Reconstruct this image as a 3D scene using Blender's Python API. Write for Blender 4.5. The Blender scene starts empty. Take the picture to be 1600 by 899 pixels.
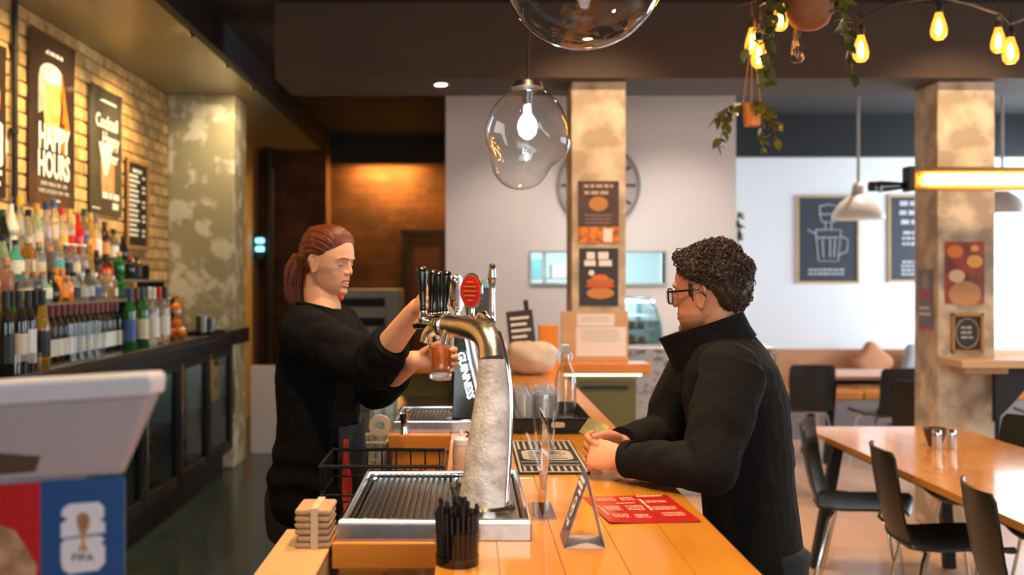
import bpy, bmesh, math, random
import numpy as np
from mathutils import Vector, Matrix, Euler
random.seed(7); np.random.seed(7)
PI = math.pi
SC = bpy.context.scene
COL = SC.collection
# ------------------------------------------------------------------ camera
F, VX, VY, CH = 1600.0, 734.0, 437.0, 1.55      # focal length in pixels, vanishing point, eye height
cam_d = bpy.data.cameras.new('camera'); cam = bpy.data.objects.new('camera', cam_d); COL.objects.link(cam)
cam.location = (0, 0, CH); cam.rotation_euler = (PI/2, 0, 0)
cam_d.sensor_width = 36; cam_d.lens = 36.0
cam_d.shift_x = (800-VX)/1600; cam_d.shift_y = -(449.5-VY)/1600
cam_d.clip_start = 0.05
cam_d.dof.use_dof = True; cam_d.dof.focus_distance = 2.5; cam_d.dof.aperture_fstop = 2.8
SC.camera = cam
# ------------------------------------------------------------------ world, exposure
SC.view_settings.view_transform = 'Standard'; SC.view_settings.look = 'None'
SC.view_settings.gamma = 1.0; SC.view_settings.exposure = 0.68
SC.view_settings.use_curve_mapping = False
SC.cycles.use_denoising = True
SC.cycles.sample_clamp_indirect = 6.0
SC.cycles.max_bounces = 10; SC.cycles.transparent_max_bounces = 24
wd = bpy.data.worlds.new('overcast_sky'); SC.world = wd; wd.use_nodes = True
wd.node_tree.nodes['Background'].inputs[0].default_value = (0.80, 0.90, 1.0, 1)
wd.node_tree.nodes['Background'].inputs[1].default_value = 1.2
def area(name, loc, rot, sx, sy, power, col):
    l = bpy.data.lights.new(name, 'AREA'); l.shape = 'RECTANGLE'; l.size = sx; l.size_y = sy
    l.energy = power; l.color = col
    o = bpy.data.objects.new(name, l); COL.objects.link(o); o.location = loc; o.rotation_euler = rot
    return o
# daylight that falls in through the shop windows (behind the camera, in the right wall and beside the far tables)
area('daylight_shopfront', (1.6, -2.75, 1.75), (PI/2, 0, 0), 5.2, 1.9, 60, (0.90, 0.95, 1.0))
area('daylight_side_window', (6.25, 3.2, 1.75), (PI/2, 0, PI/2), 3.6, 1.7, 60, (0.86, 0.93, 1.0))
area('daylight_far_window', (6.25, 9.2, 1.75), (PI/2, 0, PI/2), 2.2, 1.9, 135, (0.74, 0.88, 1.0))

# ------------------------------------------------------------------ helpers
def P(px, py, d):
    return Vector(((px-VX)/F*d, d, CH-(py-VY)/F*d))
MATS = {}
def mat(name, col, rough=0.5, metal=0.0, noise=None, bump=None, trans=0.0, emis=None, coat=0.0, spec=None, ior=1.45, sheen=0.0, rand=0.0, stretch=None):
    if name in MATS: return MATS[name]
    m = bpy.data.materials.new(name); m.use_nodes = True; MATS[name] = m
    nt = m.node_tree; b = nt.nodes['Principled BSDF']
    def setv(k, v):
        if k in b.inputs: b.inputs[k].default_value = v
    setv('Base Color', (*col, 1)); setv('Roughness', rough); setv('Metallic', metal); setv('IOR', ior)
    setv('Transmission Weight', trans); setv('Coat Weight', coat); setv('Coat Roughness', 0.08); setv('Sheen Weight', sheen)
    if spec is not None: setv('Specular IOR Level', spec)
    if emis: setv('Emission Color', (*emis[0], 1)); setv('Emission Strength', emis[1])
    vec = None
    if noise or bump:
        tc = nt.nodes.new('ShaderNodeTexCoord'); mp = nt.nodes.new('ShaderNodeMapping')
        nt.links.new(tc.outputs['Object'], mp.inputs[0])
        if stretch: mp.inputs['Scale'].default_value = stretch
        vec = mp.outputs[0]
    out = None
    if noise:
        sc, col2, lo, hi = noise
        n = nt.nodes.new('ShaderNodeTexNoise'); n.inputs['Scale'].default_value = sc; n.inputs['Detail'].default_value = 6
        nt.links.new(vec, n.inputs['Vector'])
        r = nt.nodes.new('ShaderNodeValToRGB'); r.color_ramp.elements[0].position = lo; r.color_ramp.elements[1].position = hi
        r.color_ramp.elements[0].color = (*col, 1); r.color_ramp.elements[1].color = (*col2, 1)
        nt.links.new(n.outputs[0], r.inputs[0]); out = r.outputs[0]
    if rand:
        oi = nt.nodes.new('ShaderNodeObjectInfo'); mr = nt.nodes.new('ShaderNodeMapRange')
        mr.inputs[3].default_value = 1-rand; mr.inputs[4].default_value = 1+rand
        nt.links.new(oi.outputs['Random'], mr.inputs[0])
        hs = nt.nodes.new('ShaderNodeHueSaturation'); hs.inputs['Color'].default_value = (*col, 1)
        nt.links.new(mr.outputs[0], hs.inputs['Value'])
        if out: nt.links.new(out, hs.inputs['Color'])
        out = hs.outputs[0]
    if out: nt.links.new(out, b.inputs['Base Color'])
    if bump:
        n = nt.nodes.new('ShaderNodeTexNoise'); n.inputs['Scale'].default_value = bump[0]; n.inputs['Detail'].default_value = 4
        nt.links.new(vec, n.inputs['Vector'])
        bp = nt.nodes.new('ShaderNodeBump'); bp.inputs['Strength'].default_value = bump[1]; bp.inputs['Distance'].default_value = 0.01
        nt.links.new(n.outputs[0], bp.inputs['Height']); nt.links.new(bp.outputs[0], b.inputs['Normal'])
    return m
def glass(name, tint=(1, 1, 1), rough=0.0, refl=1.0, ior=1.5, glow=None, bright_mix=0.0):
    """thin clear glass: what is behind shows through, reflection by Fresnel"""
    if name in MATS: return MATS[name]
    m = bpy.data.materials.new(name); m.use_nodes = True; MATS[name] = m
    nt = m.node_tree; nt.nodes.remove(nt.nodes['Principled BSDF'])
    t = nt.nodes.new('ShaderNodeBsdfTransparent'); t.inputs[0].default_value = (*tint, 1)
    g = nt.nodes.new('ShaderNodeBsdfGlossy'); g.inputs['Roughness'].default_value = rough
    lw = nt.nodes.new('ShaderNodeLayerWeight'); pw = nt.nodes.new('ShaderNodeMath'); pw.operation = 'POWER'; pw.inputs[1].default_value = 4.0
    nt.links.new(lw.outputs['Facing'], pw.inputs[0])
    fr = nt.nodes.new('ShaderNodeMath'); fr.operation = 'MULTIPLY_ADD'; fr.inputs[1].default_value = 0.75; fr.inputs[2].default_value = 0.045
    nt.links.new(pw.outputs[0], fr.inputs[0])
    mx = nt.nodes.new('ShaderNodeMixShader')
    mm = nt.nodes.new('ShaderNodeMath'); mm.operation = 'MULTIPLY'; mm.inputs[1].default_value = refl; mm.use_clamp = True
    nt.links.new(fr.outputs[0], mm.inputs[0]); nt.links.new(mm.outputs[0], mx.inputs[0])
    if bright_mix:       # white mixed into the glass so it looks brightly lit
        df = nt.nodes.new('ShaderNodeBsdfTranslucent'); df.inputs[0].default_value = (0.9, 0.9, 0.9, 1)
        d2 = nt.nodes.new('ShaderNodeBsdfDiffuse'); d2.inputs[0].default_value = (0.9, 0.9, 0.9, 1)
        ms = nt.nodes.new('ShaderNodeMixShader'); nt.links.new(df.outputs[0], ms.inputs[1]); nt.links.new(d2.outputs[0], ms.inputs[2])
        mh = nt.nodes.new('ShaderNodeMixShader'); mh.inputs[0].default_value = bright_mix
        nt.links.new(t.outputs[0], mh.inputs[1]); nt.links.new(ms.outputs[0], mh.inputs[2]); t = mh
    nt.links.new(t.outputs[0], mx.inputs[1]); nt.links.new(g.outputs[0], mx.inputs[2])
    if glow:
        em = nt.nodes.new('ShaderNodeEmission'); em.inputs[0].default_value = (*glow[0], 1); em.inputs[1].default_value = glow[1]
        ad = nt.nodes.new('ShaderNodeAddShader'); nt.links.new(mx.outputs[0], ad.inputs[0]); nt.links.new(em.outputs[0], ad.inputs[1])
        nt.links.new(ad.outputs[0], nt.nodes['Material Output'].inputs[0]); return m
    nt.links.new(mx.outputs[0], nt.nodes['Material Output'].inputs[0])
    return m
def wood(name, c1, c2, scale=3.0, rough=0.35, axis='Y', coat=0.0, c3=None):
    if name in MATS: return MATS[name]
    st = {'X': (0.12, 1, 1), 'Y': (1, 0.12, 1), 'Z': (1, 1, 0.12)}[axis]
    m = mat(name, c1, rough, coat=coat, noise=(scale*6, c2, 0.32, 0.72), stretch=st, rand=0.07)
    return m
def brickmat(name, c1, c2, mortar, scale=1.0):
    m = bpy.data.materials.new(name); m.use_nodes = True; MATS[name] = m
    nt = m.node_tree; b = nt.nodes['Principled BSDF']; b.inputs['Roughness'].default_value = 0.9
    tc = nt.nodes.new('ShaderNodeTexCoord'); sp = nt.nodes.new('ShaderNodeSeparateXYZ'); cb = nt.nodes.new('ShaderNodeCombineXYZ')
    nt.links.new(tc.outputs['Object'], sp.inputs[0])
    ad = nt.nodes.new('ShaderNodeMath'); nt.links.new(sp.outputs[0], ad.inputs[0]); nt.links.new(sp.outputs[1], ad.inputs[1])
    nt.links.new(ad.outputs[0], cb.inputs[0]); nt.links.new(sp.outputs[2], cb.inputs[1])
    br = nt.nodes.new('ShaderNodeTexBrick'); br.inputs['Scale'].default_value = 1.0
    br.inputs['Brick Width'].default_value = 0.24; br.inputs['Row Height'].default_value = 0.086; br.inputs['Mortar Size'].default_value = 0.008
    br.inputs['Color1'].default_value = (*c1, 1); br.inputs['Color2'].default_value = (*c2, 1); br.inputs['Mortar'].default_value = (*mortar, 1)
    nt.links.new(cb.outputs[0], br.inputs['Vector'])
    n = nt.nodes.new('ShaderNodeTexNoise'); n.inputs['Scale'].default_value = 2.2; n.inputs['Detail'].default_value = 5
    nt.links.new(tc.outputs['Object'], n.inputs['Vector'])
    mx = nt.nodes.new('ShaderNodeMixRGB'); mx.blend_type = 'MULTIPLY'; mx.inputs[0].default_value = 0.8
    rp = nt.nodes.new('ShaderNodeValToRGB'); rp.color_ramp.elements[0].color = (0.35, 0.3, 0.28, 1); rp.color_ramp.elements[0].position = 0.3; rp.color_ramp.elements[1].position = 0.65
    nt.links.new(n.outputs[0], rp.inputs[0]); nt.links.new(br.outputs[0], mx.inputs[1]); nt.links.new(rp.outputs[0], mx.inputs[2])
    nt.links.new(mx.outputs[0], b.inputs['Base Color'])
    bp = nt.nodes.new('ShaderNodeBump'); bp.inputs['Strength'].default_value = 0.6; bp.inputs['Distance'].default_value = 0.01; bp.invert = True
    nt.links.new(br.outputs['Fac'], bp.inputs['Height']); nt.links.new(bp.outputs[0], b.inputs['Normal'])
    return m

class MB:
    def __init__(s): s.v = []; s.f = []
    def add(s, vs, fs, mtx=None):
        o = len(s.v)
        s.v += [tuple(mtx @ Vector(v)) if mtx else tuple(v) for v in vs]
        s.f += [tuple(i+o for i in f) for f in fs]; return s
    def box(s, x0, x1, y0, y1, z0, z1, mtx=None):
        vs = [(x, y, z) for z in (z0, z1) for y in (y0, y1) for x in (x0, x1)]
        return s.add(vs, [(0, 2, 3, 1), (4, 5, 7, 6), (0, 1, 5, 4), (2, 6, 7, 3), (0, 4, 6, 2), (1, 3, 7, 5)], mtx)
    def lathe(s, prof, n=20, c=(0, 0, 0), mtx=None, sx=1.0, sy=1.0, rot=0.0, closed=False):
        vs = []; fs = []; k = len(prof)
        for (r, z) in prof:
            for i in range(n):
                a = 2*PI*i/n+rot; vs.append((c[0]+r*math.cos(a)*sx, c[1]+r*math.sin(a)*sy, c[2]+z))
        for j in range(k-1 if not closed else k):
            j2 = (j+1) % k
            for i in range(n):
                i2 = (i+1) % n; fs.append((j*n+i, j*n+i2, j2*n+i2, j2*n+i))
        if not closed:
            if prof[0][0] > 1e-5: fs.append(tuple(range(n-1, -1, -1)))
            if prof[-1][0] > 1e-5: fs.append(tuple((k-1)*n+i for i in range(n)))
        return s.add(vs, fs, mtx)
    def tube(s, pts, r, n=8, closed=False, cap=True, mtx=None, flat=1.0, upv=None):
        pts = [Vector(p) for p in pts]; k = len(pts)
        rr = r if isinstance(r, (list, tuple)) else [r]*k
        vs = []; fs = []; pn = None
        for j in range(k):
            if closed: t = pts[(j+1) % k]-pts[j-1]
            else: t = pts[min(j+1, k-1)]-pts[max(j-1, 0)]
            if t.length < 1e-9: t = Vector((0, 0, 1))
            t.normalize()
            if pn is None:
                up = Vector(upv) if upv else (Vector((0, 0, 1)) if abs(t.z) < 0.9 else Vector((1, 0, 0)))
                nn = (up-t*up.dot(t)).normalized()
            else:
                nn = pn-t*pn.dot(t)
                nn = nn.normalized() if nn.length > 1e-6 else Vector((1, 0, 0))
            pn = nn; bb = t.cross(nn)
            for i in range(n):
                a = 2*PI*i/n; vs.append(pts[j]+(nn*math.cos(a)*flat+bb*math.sin(a))*rr[j])
        for j in range(k if closed else k-1):
            j2 = (j+1) % k
            for i in range(n):
                i2 = (i+1) % n; fs.append((j*n+i, j*n+i2, j2*n+i2, j2*n+i))
        if cap and not closed:
            fs.append(tuple(range(n-1, -1, -1))); fs.append(tuple((k-1)*n+i for i in range(n)))
        return s.add(vs, fs, mtx)
    def ball(s, c, r, n=14, m=9, mtx=None):
        if not isinstance(r, (list, tuple)): r = (r, r, r)
        vs = [(c[0], c[1], c[2]-r[2])]; fs = []
        for j in range(1, m):
            b = -PI/2+PI*j/m
            for i in range(n):
                a = 2*PI*i/n; vs.append((c[0]+r[0]*math.cos(a)*math.cos(b), c[1]+r[1]*math.sin(a)*math.cos(b), c[2]+r[2]*math.sin(b)))
        vs.append((c[0], c[1], c[2]+r[2])); L = len(vs)-1
        for i in range(n):
            fs.append((0, 1+(i+1) % n, 1+i)); fs.append((L, L-n+i, L-n+(i+1) % n))
        for j in range(m-2):
            for i in range(n):
                a = 1+j*n; fs.append((a+i, a+(i+1) % n, a+n+(i+1) % n, a+n+i))
        return s.add(vs, fs, mtx)
    def prism(s, poly, z0, z1, mtx=None):
        n = len(poly); vs = [(x, y, z0) for x, y in poly]+[(x, y, z1) for x, y in poly]
        fs = [tuple(range(n-1, -1, -1)), tuple(range(n, 2*n))]+[(i, (i+1) % n, n+(i+1) % n, n+i) for i in range(n)]
        return s.add(vs, fs, mtx)
    def loft(s, rings, cap=True):
        n = len(rings[0]); vs = [p for r in rings for p in r]; fs = []
        for j in range(len(rings)-1):
            for i in range(n):
                i2 = (i+1) % n; fs.append((j*n+i, j*n+i2, (j+1)*n+i2, (j+1)*n+i))
        if cap: fs.append(tuple(range(n-1, -1, -1))); fs.append(tuple((len(rings)-1)*n+i for i in range(n)))
        return s.add(vs, fs)
    def grid(s, pts):      # pts[j][i]
        h = len(pts); w = len(pts[0]); vs = [p for r in pts for p in r]
        return s.add(vs, [(j*w+i, j*w+i+1, (j+1)*w+i+1, (j+1)*w+i) for j in range(h-1) for i in range(w-1)])
    def mesh(s, name, bevel=0.0, ang=None, smooth=True, solid=0.0, fix=True):
        if ang is None: ang = 14 if bevel else 35
        me = bpy.data.meshes.new(name); me.from_pydata(s.v, [], s.f); me.update()
        bm = bmesh.new(); bm.from_mesh(me)
        bmesh.ops.remove_doubles(bm, verts=bm.verts, dist=1e-6)
        if solid: 
            bmesh.ops.recalc_face_normals(bm, faces=bm.faces)
            bmesh.ops.solidify(bm, geom=bm.faces[:], thickness=solid)
        if bevel: bmesh.ops.bevel(bm, geom=[e for e in bm.edges if e.is_manifold and e.calc_face_angle(0) > 0.6], offset=bevel, segments=2, affect='EDGES', profile=0.5, clamp_overlap=True)
        if fix: bmesh.ops.recalc_face_normals(bm, faces=bm.faces)
        bm.to_mesh(me); bm.free()
        if smooth:
            me.shade_smooth(); me.set_sharp_from_angle(angle=math.radians(ang))
        return me
    def build(s, name, m, parent=None, **k):
        return link(name, s.mesh(name, **k), m, parent)
def link(name, me, m, parent=None):
    o = bpy.data.objects.new(name, me); COL.objects.link(o)
    if m is not None:
        me.materials.clear()
        for q in (m if isinstance(m, (list, tuple)) else [m]): me.materials.append(q)
    if parent is not None: o.parent = parent
    return o
def tag(o, label, cat, group=None):
    o['label'] = label; o['category'] = cat
    if group: o['group'] = group
    return o
def thing(name, label, cat, loc=(0, 0, 0), rotz=0.0, group=None, mtx=None):
    o = bpy.data.objects.new(name, None); COL.objects.link(o); o.empty_display_size = 0.05
    if mtx is not None: o.matrix_world = mtx
    else: o.location = loc; o.rotation_euler = (0, 0, rotz)
    return tag(o, label, cat, group)
def struct(name, mb, m, parent=None, **k):
    o = mb.build(name, m, parent, **k)
    if parent is None: o['kind'] = 'structure'
    return o
def dup(root, loc=None, rotz=None, label=None, group=None):
    r = root.copy(); COL.objects.link(r)
    if loc is not None: r.location = loc
    if rotz is not None: r.rotation_euler = (0, 0, rotz)
    if label: r['label'] = label
    if group: r['group'] = group
    for ch in list(root.children):
        c = ch.copy(); COL.objects.link(c); c.parent = r
        for g in ch.children:
            e = g.copy(); COL.objects.link(e); e.parent = c
    return r
def panel_mtx(origin, right, up):
    r = Vector(right).normalized(); u = Vector(up); u = (u-r*u.dot(r)).normalized(); n = r.cross(u)
    M = Matrix((r, u, n)).transposed().to_4x4(); M.translation = Vector(origin); return M
def poly(parent, name, pts, m, z=0.001, t=0.0006):
    return MB().prism(pts, z, z+t).build(name, m, parent, smooth=False)
def circ(cx, cy, r, n=20, ry=None):
    ry = ry or r
    return [(cx+r*math.cos(2*PI*i/n), cy+ry*math.sin(2*PI*i/n)) for i in range(n)]
def rrect(cx, cy, w, h, r, n=5):
    out = []
    for (sx, sy, a0) in ((1, 1, 0), (-1, 1, PI/2), (-1, -1, PI), (1, -1, 1.5*PI)):
        for i in range(n+1):
            a = a0+PI/2*i/n; out.append((cx+sx*(w/2-r)+r*math.cos(a), cy+sy*(h/2-r)+r*math.sin(a)))
    return out
_tx = {}
def txt(parent, s, x, y, size, m, z=0.0012, align='CENTER', bold=0.0, sx=1.0, rot=0.0, name='lettering'):
    key = (s, align, bold)
    if key not in _tx:
        c = bpy.data.curves.new('t', 'FONT'); c.body = s; c.size = 1.0; c.align_x = align; c.align_y = 'CENTER'; c.offset = bold; c.resolution_u = 3
        o = bpy.data.objects.new('t', c); COL.objects.link(o)
        dg = bpy.context.evaluated_depsgraph_get(); _tx[key] = bpy.data.meshes.new_from_object(o.evaluated_get(dg))
        bpy.data.objects.remove(o)
    me = _tx[key].copy(); me.transform(Matrix.Diagonal((size*sx, size, 1, 1))); 
    o = link(name, me, m, parent); o.location = (x, y, z); o.rotation_euler = (0, 0, rot)
    return o
def scrib(parent, cx, cy, w, h, rows, m=None, z=0.004, seed=1, name='printed_line', gap=1.9):
    """lines of print too small to read: one row of uneven word-sized strokes each"""
    rg = random.Random(seed+int(abs(cx)*1000)+int(abs(cy)*3000)+rows)
    for r in range(rows):
        mb = MB(); x = cx-w/2*rg.uniform(0.9, 1.0); xe = cx+w/2*rg.uniform(0.75, 1.0); y = cy-r*h*gap
        while x < xe-h*0.3:
            l = min(xe-x, h*rg.uniform(0.9, 2.6)); hh = h*rg.uniform(0.75, 1.0)
            mb.box(x, x+l, y-hh/2, y+hh/2, z, z+0.0005); x += l+h*0.45
        mb.build(name, m or m_ink, parent, smooth=False)
def smoothstep(a, b, x):
    t = np.clip((x-a)/(b-a), 0, 1); return t*t*(3-2*t)

# ------------------------------------------------------------------ materials
m_black = mat('black_paint', (0.012, 0.012, 0.013), 0.55)
m_blackgloss = mat('black_gloss', (0.008, 0.008, 0.009), 0.12, coat=0.5)
m_blackrub = mat('black_rubber', (0.012, 0.012, 0.012), 0.7)
m_ceil = mat('charcoal_ceiling', (0.022, 0.021, 0.020), 0.75, noise=(1.2, (0.032, 0.029, 0.026), 0.3, 0.7))
m_beam = mat('brown_black_beam', (0.050, 0.032, 0.021), 0.7, noise=(2.0, (0.066, 0.040, 0.024), 0.3, 0.7))
m_alc = mat('olive_plaster', (0.30, 0.26, 0.135), 0.3, noise=(1.0, (0.36, 0.31, 0.165), 0.35, 0.7))
m_white = mat('white_paint', (0.73, 0.68, 0.68), 0.7, noise=(1.0, (0.76, 0.71, 0.71), 0.3, 0.7))
m_white2 = mat('bright_white_paint', (0.80, 0.80, 0.80), 0.7)
m_chrome = mat('chrome', (0.78, 0.76, 0.73), 0.12, 1.0)
m_steel = mat('brushed_steel', (0.44, 0.41, 0.38), 0.28, 1.0, noise=(60, (0.36, 0.34, 0.31), 0.3, 0.7))
m_dsteel = mat('dark_steel', (0.20, 0.18, 0.16), 0.35, 1.0)
m_conc = mat('rough_concrete', (0.40, 0.32, 0.23), 0.85, noise=(5.5, (0.70, 0.58, 0.42), 0.42, 0.60), bump=(22, 0.35))
m_conc2 = mat('grey_concrete', (0.27, 0.25, 0.22), 0.85, noise=(4.5, (0.42, 0.36, 0.28), 0.38, 0.66), bump=(22, 0.35))
m_plaster = mat('mottled_plaster', (0.47, 0.42, 0.25), 0.8, noise=(6.5, (0.84, 0.78, 0.60), 0.50, 0.60), bump=(10, 0.25))
m_mortar = mat('mortar', (0.44, 0.31, 0.15), 0.95, bump=(40, 0.4))
m_brick = mat('yellow_brick', (0.50, 0.30, 0.10), 0.9, noise=(14, (0.68, 0.46, 0.19), 0.35, 0.7), bump=(40, 0.5), rand=0.28)
m_fbrick = brickmat('dark_red_brick', (0.16, 0.055, 0.030), (0.09, 0.035, 0.022), (0.07, 0.045, 0.035))
m_bar = wood('honey_bar_wood', (0.74, 0.32, 0.036), (0.55, 0.20, 0.02), 1.2, 0.16, 'Y', coat=0.5)
m_barend = wood('orange_bar_wood', (0.68, 0.23, 0.025), (0.58, 0.18, 0.018), 1.2, 0.3, 'X', coat=0.3)
m_table = wood('table_wood', (0.66, 0.30, 0.07), (0.56, 0.23, 0.045), 1.2, 0.18, 'Y', coat=0.6)
m_lwood = wood('light_wood', (0.62, 0.40, 0.20), (0.52, 0.31, 0.14), 1.6, 0.4, 'X')
m_floor = mat('timber_floor', (0.62, 0.38, 0.25), 0.3, noise=(3, (0.52, 0.30, 0.19), 0.3, 0.7), stretch=(1, 0.2, 1), coat=0.2)
m_floor2 = mat('dark_teal_floor', (0.040, 0.060, 0.060), 0.2, noise=(4, (0.06, 0.085, 0.083), 0.3, 0.7))
m_counter = mat('black_granite', (0.03, 0.03, 0.03), 0.18, noise=(80, (0.06, 0.055, 0.05), 0.4, 0.7))
m_glass = glass('clear_glass', (0.95, 0.96, 0.96), refl=1.7)
m_wglass = glass('window_glass', (0.96, 0.98, 0.98))
m_frglass = glass('dark_fridge_glass', (0.80, 0.86, 0.86), refl=0.55)
m_paper = mat('white_paper', (0.80, 0.78, 0.77), 0.7)
m_ink = mat('white_ink', (0.85, 0.85, 0.82), 0.6)
m_skin_w = mat('skin_woman', (0.68, 0.34, 0.20), 0.45, noise=(25, (0.72, 0.365, 0.22), 0.3, 0.7))
m_skin_m = mat('skin_man', (0.58, 0.26, 0.14), 0.45, noise=(25, (0.62, 0.28, 0.155), 0.3, 0.7))
for _m in (m_skin_w, m_skin_m):
    _b = _m.node_tree.nodes['Principled BSDF']; _b.inputs['Subsurface Weight'].default_value = 0.15
    _b.inputs['Subsurface Radius'].default_value = (0.012, 0.005, 0.003); _b.inputs['Subsurface Scale'].default_value = 0.6
# ================================================================== THE SETTING
LW, AX, ALC, CZ = -2.48, -1.63, 3.07, 3.23       # brick wall x, bulkhead edge x, alcove ceiling, main ceiling
struct('floor', MB().box(-0.30, 6.35, -2.85, 13.6, -0.12, 0.0), m_floor, smooth=False)
struct('floor_aisle', MB().box(LW-0.2, -0.30, -2.85, 13.6, -0.12, 0.0), m_floor2, smooth=False)
struct('ceiling', MB().box(AX, 6.35, -2.85, 13.6, CZ, CZ+0.12), m_ceil, smooth=False)
struct('ceiling_alcove', MB().box(LW-0.2, AX-0.02, -2.85, 13.6, ALC, CZ+0.12), m_alc, smooth=False)
struct('trim_1', MB().box(AX-0.026, AX+0.03, -2.85, 13.6, ALC-0.055, CZ), m_black, smooth=False)
struct('trim_2', MB().box(-1.18, 6.2, 6.2, 6.8, 2.77, CZ), m_beam, bevel=0.004)
wl = struct('wall_left', MB().box(LW-0.2, LW-0.012, -2.85, 13.6, 0, ALC), m_mortar, smooth=False)
bme = MB().box(0, 0.03, 0.005, 0.225, 0.005, 0.073).mesh('brick', bevel=0.006, smooth=False)
bme.materials.append(m_brick)
row = 0; z = 1.45; nb = 0
while z < ALC-0.05:
    y = 5.02+(0.115 if row % 2 else 0.0)
    while y < 8.42 and nb < 300:
        o = bpy.data.objects.new('brick', bme); COL.objects.link(o); o.parent = wl
        o.location = (LW-0.03+random.uniform(0, 0.007), y, z); o.rotation_euler = (0, 0, random.uniform(-0.012, 0.012)); nb += 1
        o.scale = (1, 1.04, 1.08 if z < ALC-0.15 else min(1.08, (ALC-z)/0.074))
        y += 0.24
    z += 0.0855; row += 1
# brick surface of the wall near the camera and below the shelves, too low to see between the bottles
rest = MB()
z = 0.08; row = 0
while z < ALC-0.08:
    y = 2.0+(0.115 if row % 2 else 0)
    while y < (5.0 if z > 1.44 else 8.4):
        rest.box(LW-0.02, LW+0.002, y+0.005, y+0.232, z+0.005, z+0.078); y += 0.24
    z += 0.0855; row += 1
ro = rest.build('brickwork', m_brick, wl, smooth=False); ro['kind'] = 'stuff'
# the pillar that closes the back bar
pl = thing('plaster_pillar', 'square pillar of mottled cream and olive plaster at the end of the back bar', 'pillar', (-2.205, 8.62, 0))
MB().box(-0.275, 0.275, -0.22, 0.22, 0, ALC).build('shaft', m_plaster, pl, bevel=0.01)
# far dark end of the bar
struct('wall_back', MB().box(AX-0.05, -0.2, 12.4, 12.6, 0, CZ), m_fbrick, smooth=False)
struct('wall_back_left', MB().box(LW, AX-0.05, 12.0, 12.6, 0, ALC), m_fbrick, smooth=False)
struct('trim_3', MB().box(AX+0.03, -0.2, 11.9, 12.05, 2.90, CZ), m_black, smooth=False)
struct('wall_low', MB().box(-1.95, -1.40, 9.1, 9.2, 0, 0.78), m_white, bevel=0.006)
dr = struct('door_1', MB().box(-0.76, -0.28, 12.365, 12.395, 0.0, 2.1), mat('dark_door', (0.06, 0.028, 0.018), 0.5))
for a in ((-0.82, -0.76, 0, 2.16), (-0.28, -0.22, 0, 2.16), (-0.82, -0.22, 2.1, 2.16)):
    MB().box(a[0], a[1], 12.33, 12.395, a[2], a[3]).build('door_frame', m_black, dr, bevel=0.005)
for z0, z1 in ((0.2, 0.95), (1.1, 1.95)):
    MB().box(-0.68, -0.36, 12.355, 12.366, z0, z1).build('door_panel', mat('door_panel_red', (0.09, 0.04, 0.025), 0.5), dr, bevel=0.008)
# partition in front of the kitchen, with the serving hatch
hx0, hx1, hz0, hz1 = 0.51, 1.62, 1.52, 1.775
wp = MB()
wp.box(-0.2, hx0, 8.5, 8.62, 0, CZ).box(hx1, 2.21, 8.5, 8.62, 0, CZ).box(hx0, hx1, 8.5, 8.62, 0, hz0).box(hx0, hx1, 8.5, 8.62, hz1, CZ)
struct('wall_partition', wp, m_white, smooth=False)
struct('wall_partition_left', MB().box(-0.2, -0.08, 8.62, 12.6, 0, CZ), m_white, smooth=False)
struct('wall_partition_right', MB().box(2.09, 2.21, 8.62, 10.6, 0, CZ), m_white, smooth=False)
w1 = struct('window_1', MB().box(hx0, hx1, 8.48, 8.64, hz0-0.012, hz0).box(hx0, hx1, 8.48, 8.64, hz1, hz1+0.012).box(hx0-0.012, hx0, 8.48, 8.64, hz0-0.012, hz1+0.012).box(hx1, hx1+0.012, 8.48, 8.64, hz0-0.012, hz1+0.012), m_steel)
struct('wall_kitchen', MB().box(-0.08, 2.09, 11.2, 11.3, 0, CZ), mat('kitchen_tile', (0.55, 0.78, 0.80), 0.4), smooth=False)
struct('ceiling_kitchen', MB().box(-0.08, 2.09, 8.62, 11.2, 2.4, 2.45), m_white2, smooth=False)
kl = thing('kitchen_light', 'cool white ceiling panel lighting the kitchen behind the serving hatch', 'light', (1.0, 10.0, 2.4))
MB().box(-0.6, 0.6, -0.3, 0.3, -0.03, 0).build('diffuser', mat('kitchen_emit', (1, 1, 1), emis=((0.80, 0.95, 1.0), 14)), kl)
MB().box(-0.63, 0.63, -0.33, -0.3, -0.035, 0).box(-0.63, 0.63, 0.3, 0.33, -0.035, 0).build('frame', m_white2, kl)
kr = thing('kitchen_rack', 'steel kitchen rack seen through the serving hatch', 'rack', (0.72, 10.6, 0))
for x in (-0.32, 0.05, 0.55): MB().box(x-0.02, x+0.02, -0.02, 0.02, 0, 2.1).build('post', m_steel, kr)
for z in (0.5, 1.0, 1.55): MB().box(-0.34, 0.57, -0.2, 0.2, z, z+0.02).build('shelf', m_steel, kr)
MB().box(-0.2, 0.02, -0.15, 0.15, 1.57, 1.76).build('carton', mat('kitchen_carton', (0.12, 0.30, 0.30), 0.6), kr)
MB().box(0.12, 0.5, -0.15, 0.15, 1.57, 1.70).build('carton', mat('kitchen_carton2', (0.45, 0.35, 0.32), 0.6), kr)
# bright room beyond the columns
wf = struct('wall_back_right', MB().box(2.21, 6.2, 10.5, 10.6, 0, 2.80), m_white2, smooth=False)
struct('trim_4', MB().box(2.21, 6.2, 10.38, 10.6, 2.80, CZ), m_black, smooth=False)
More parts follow.
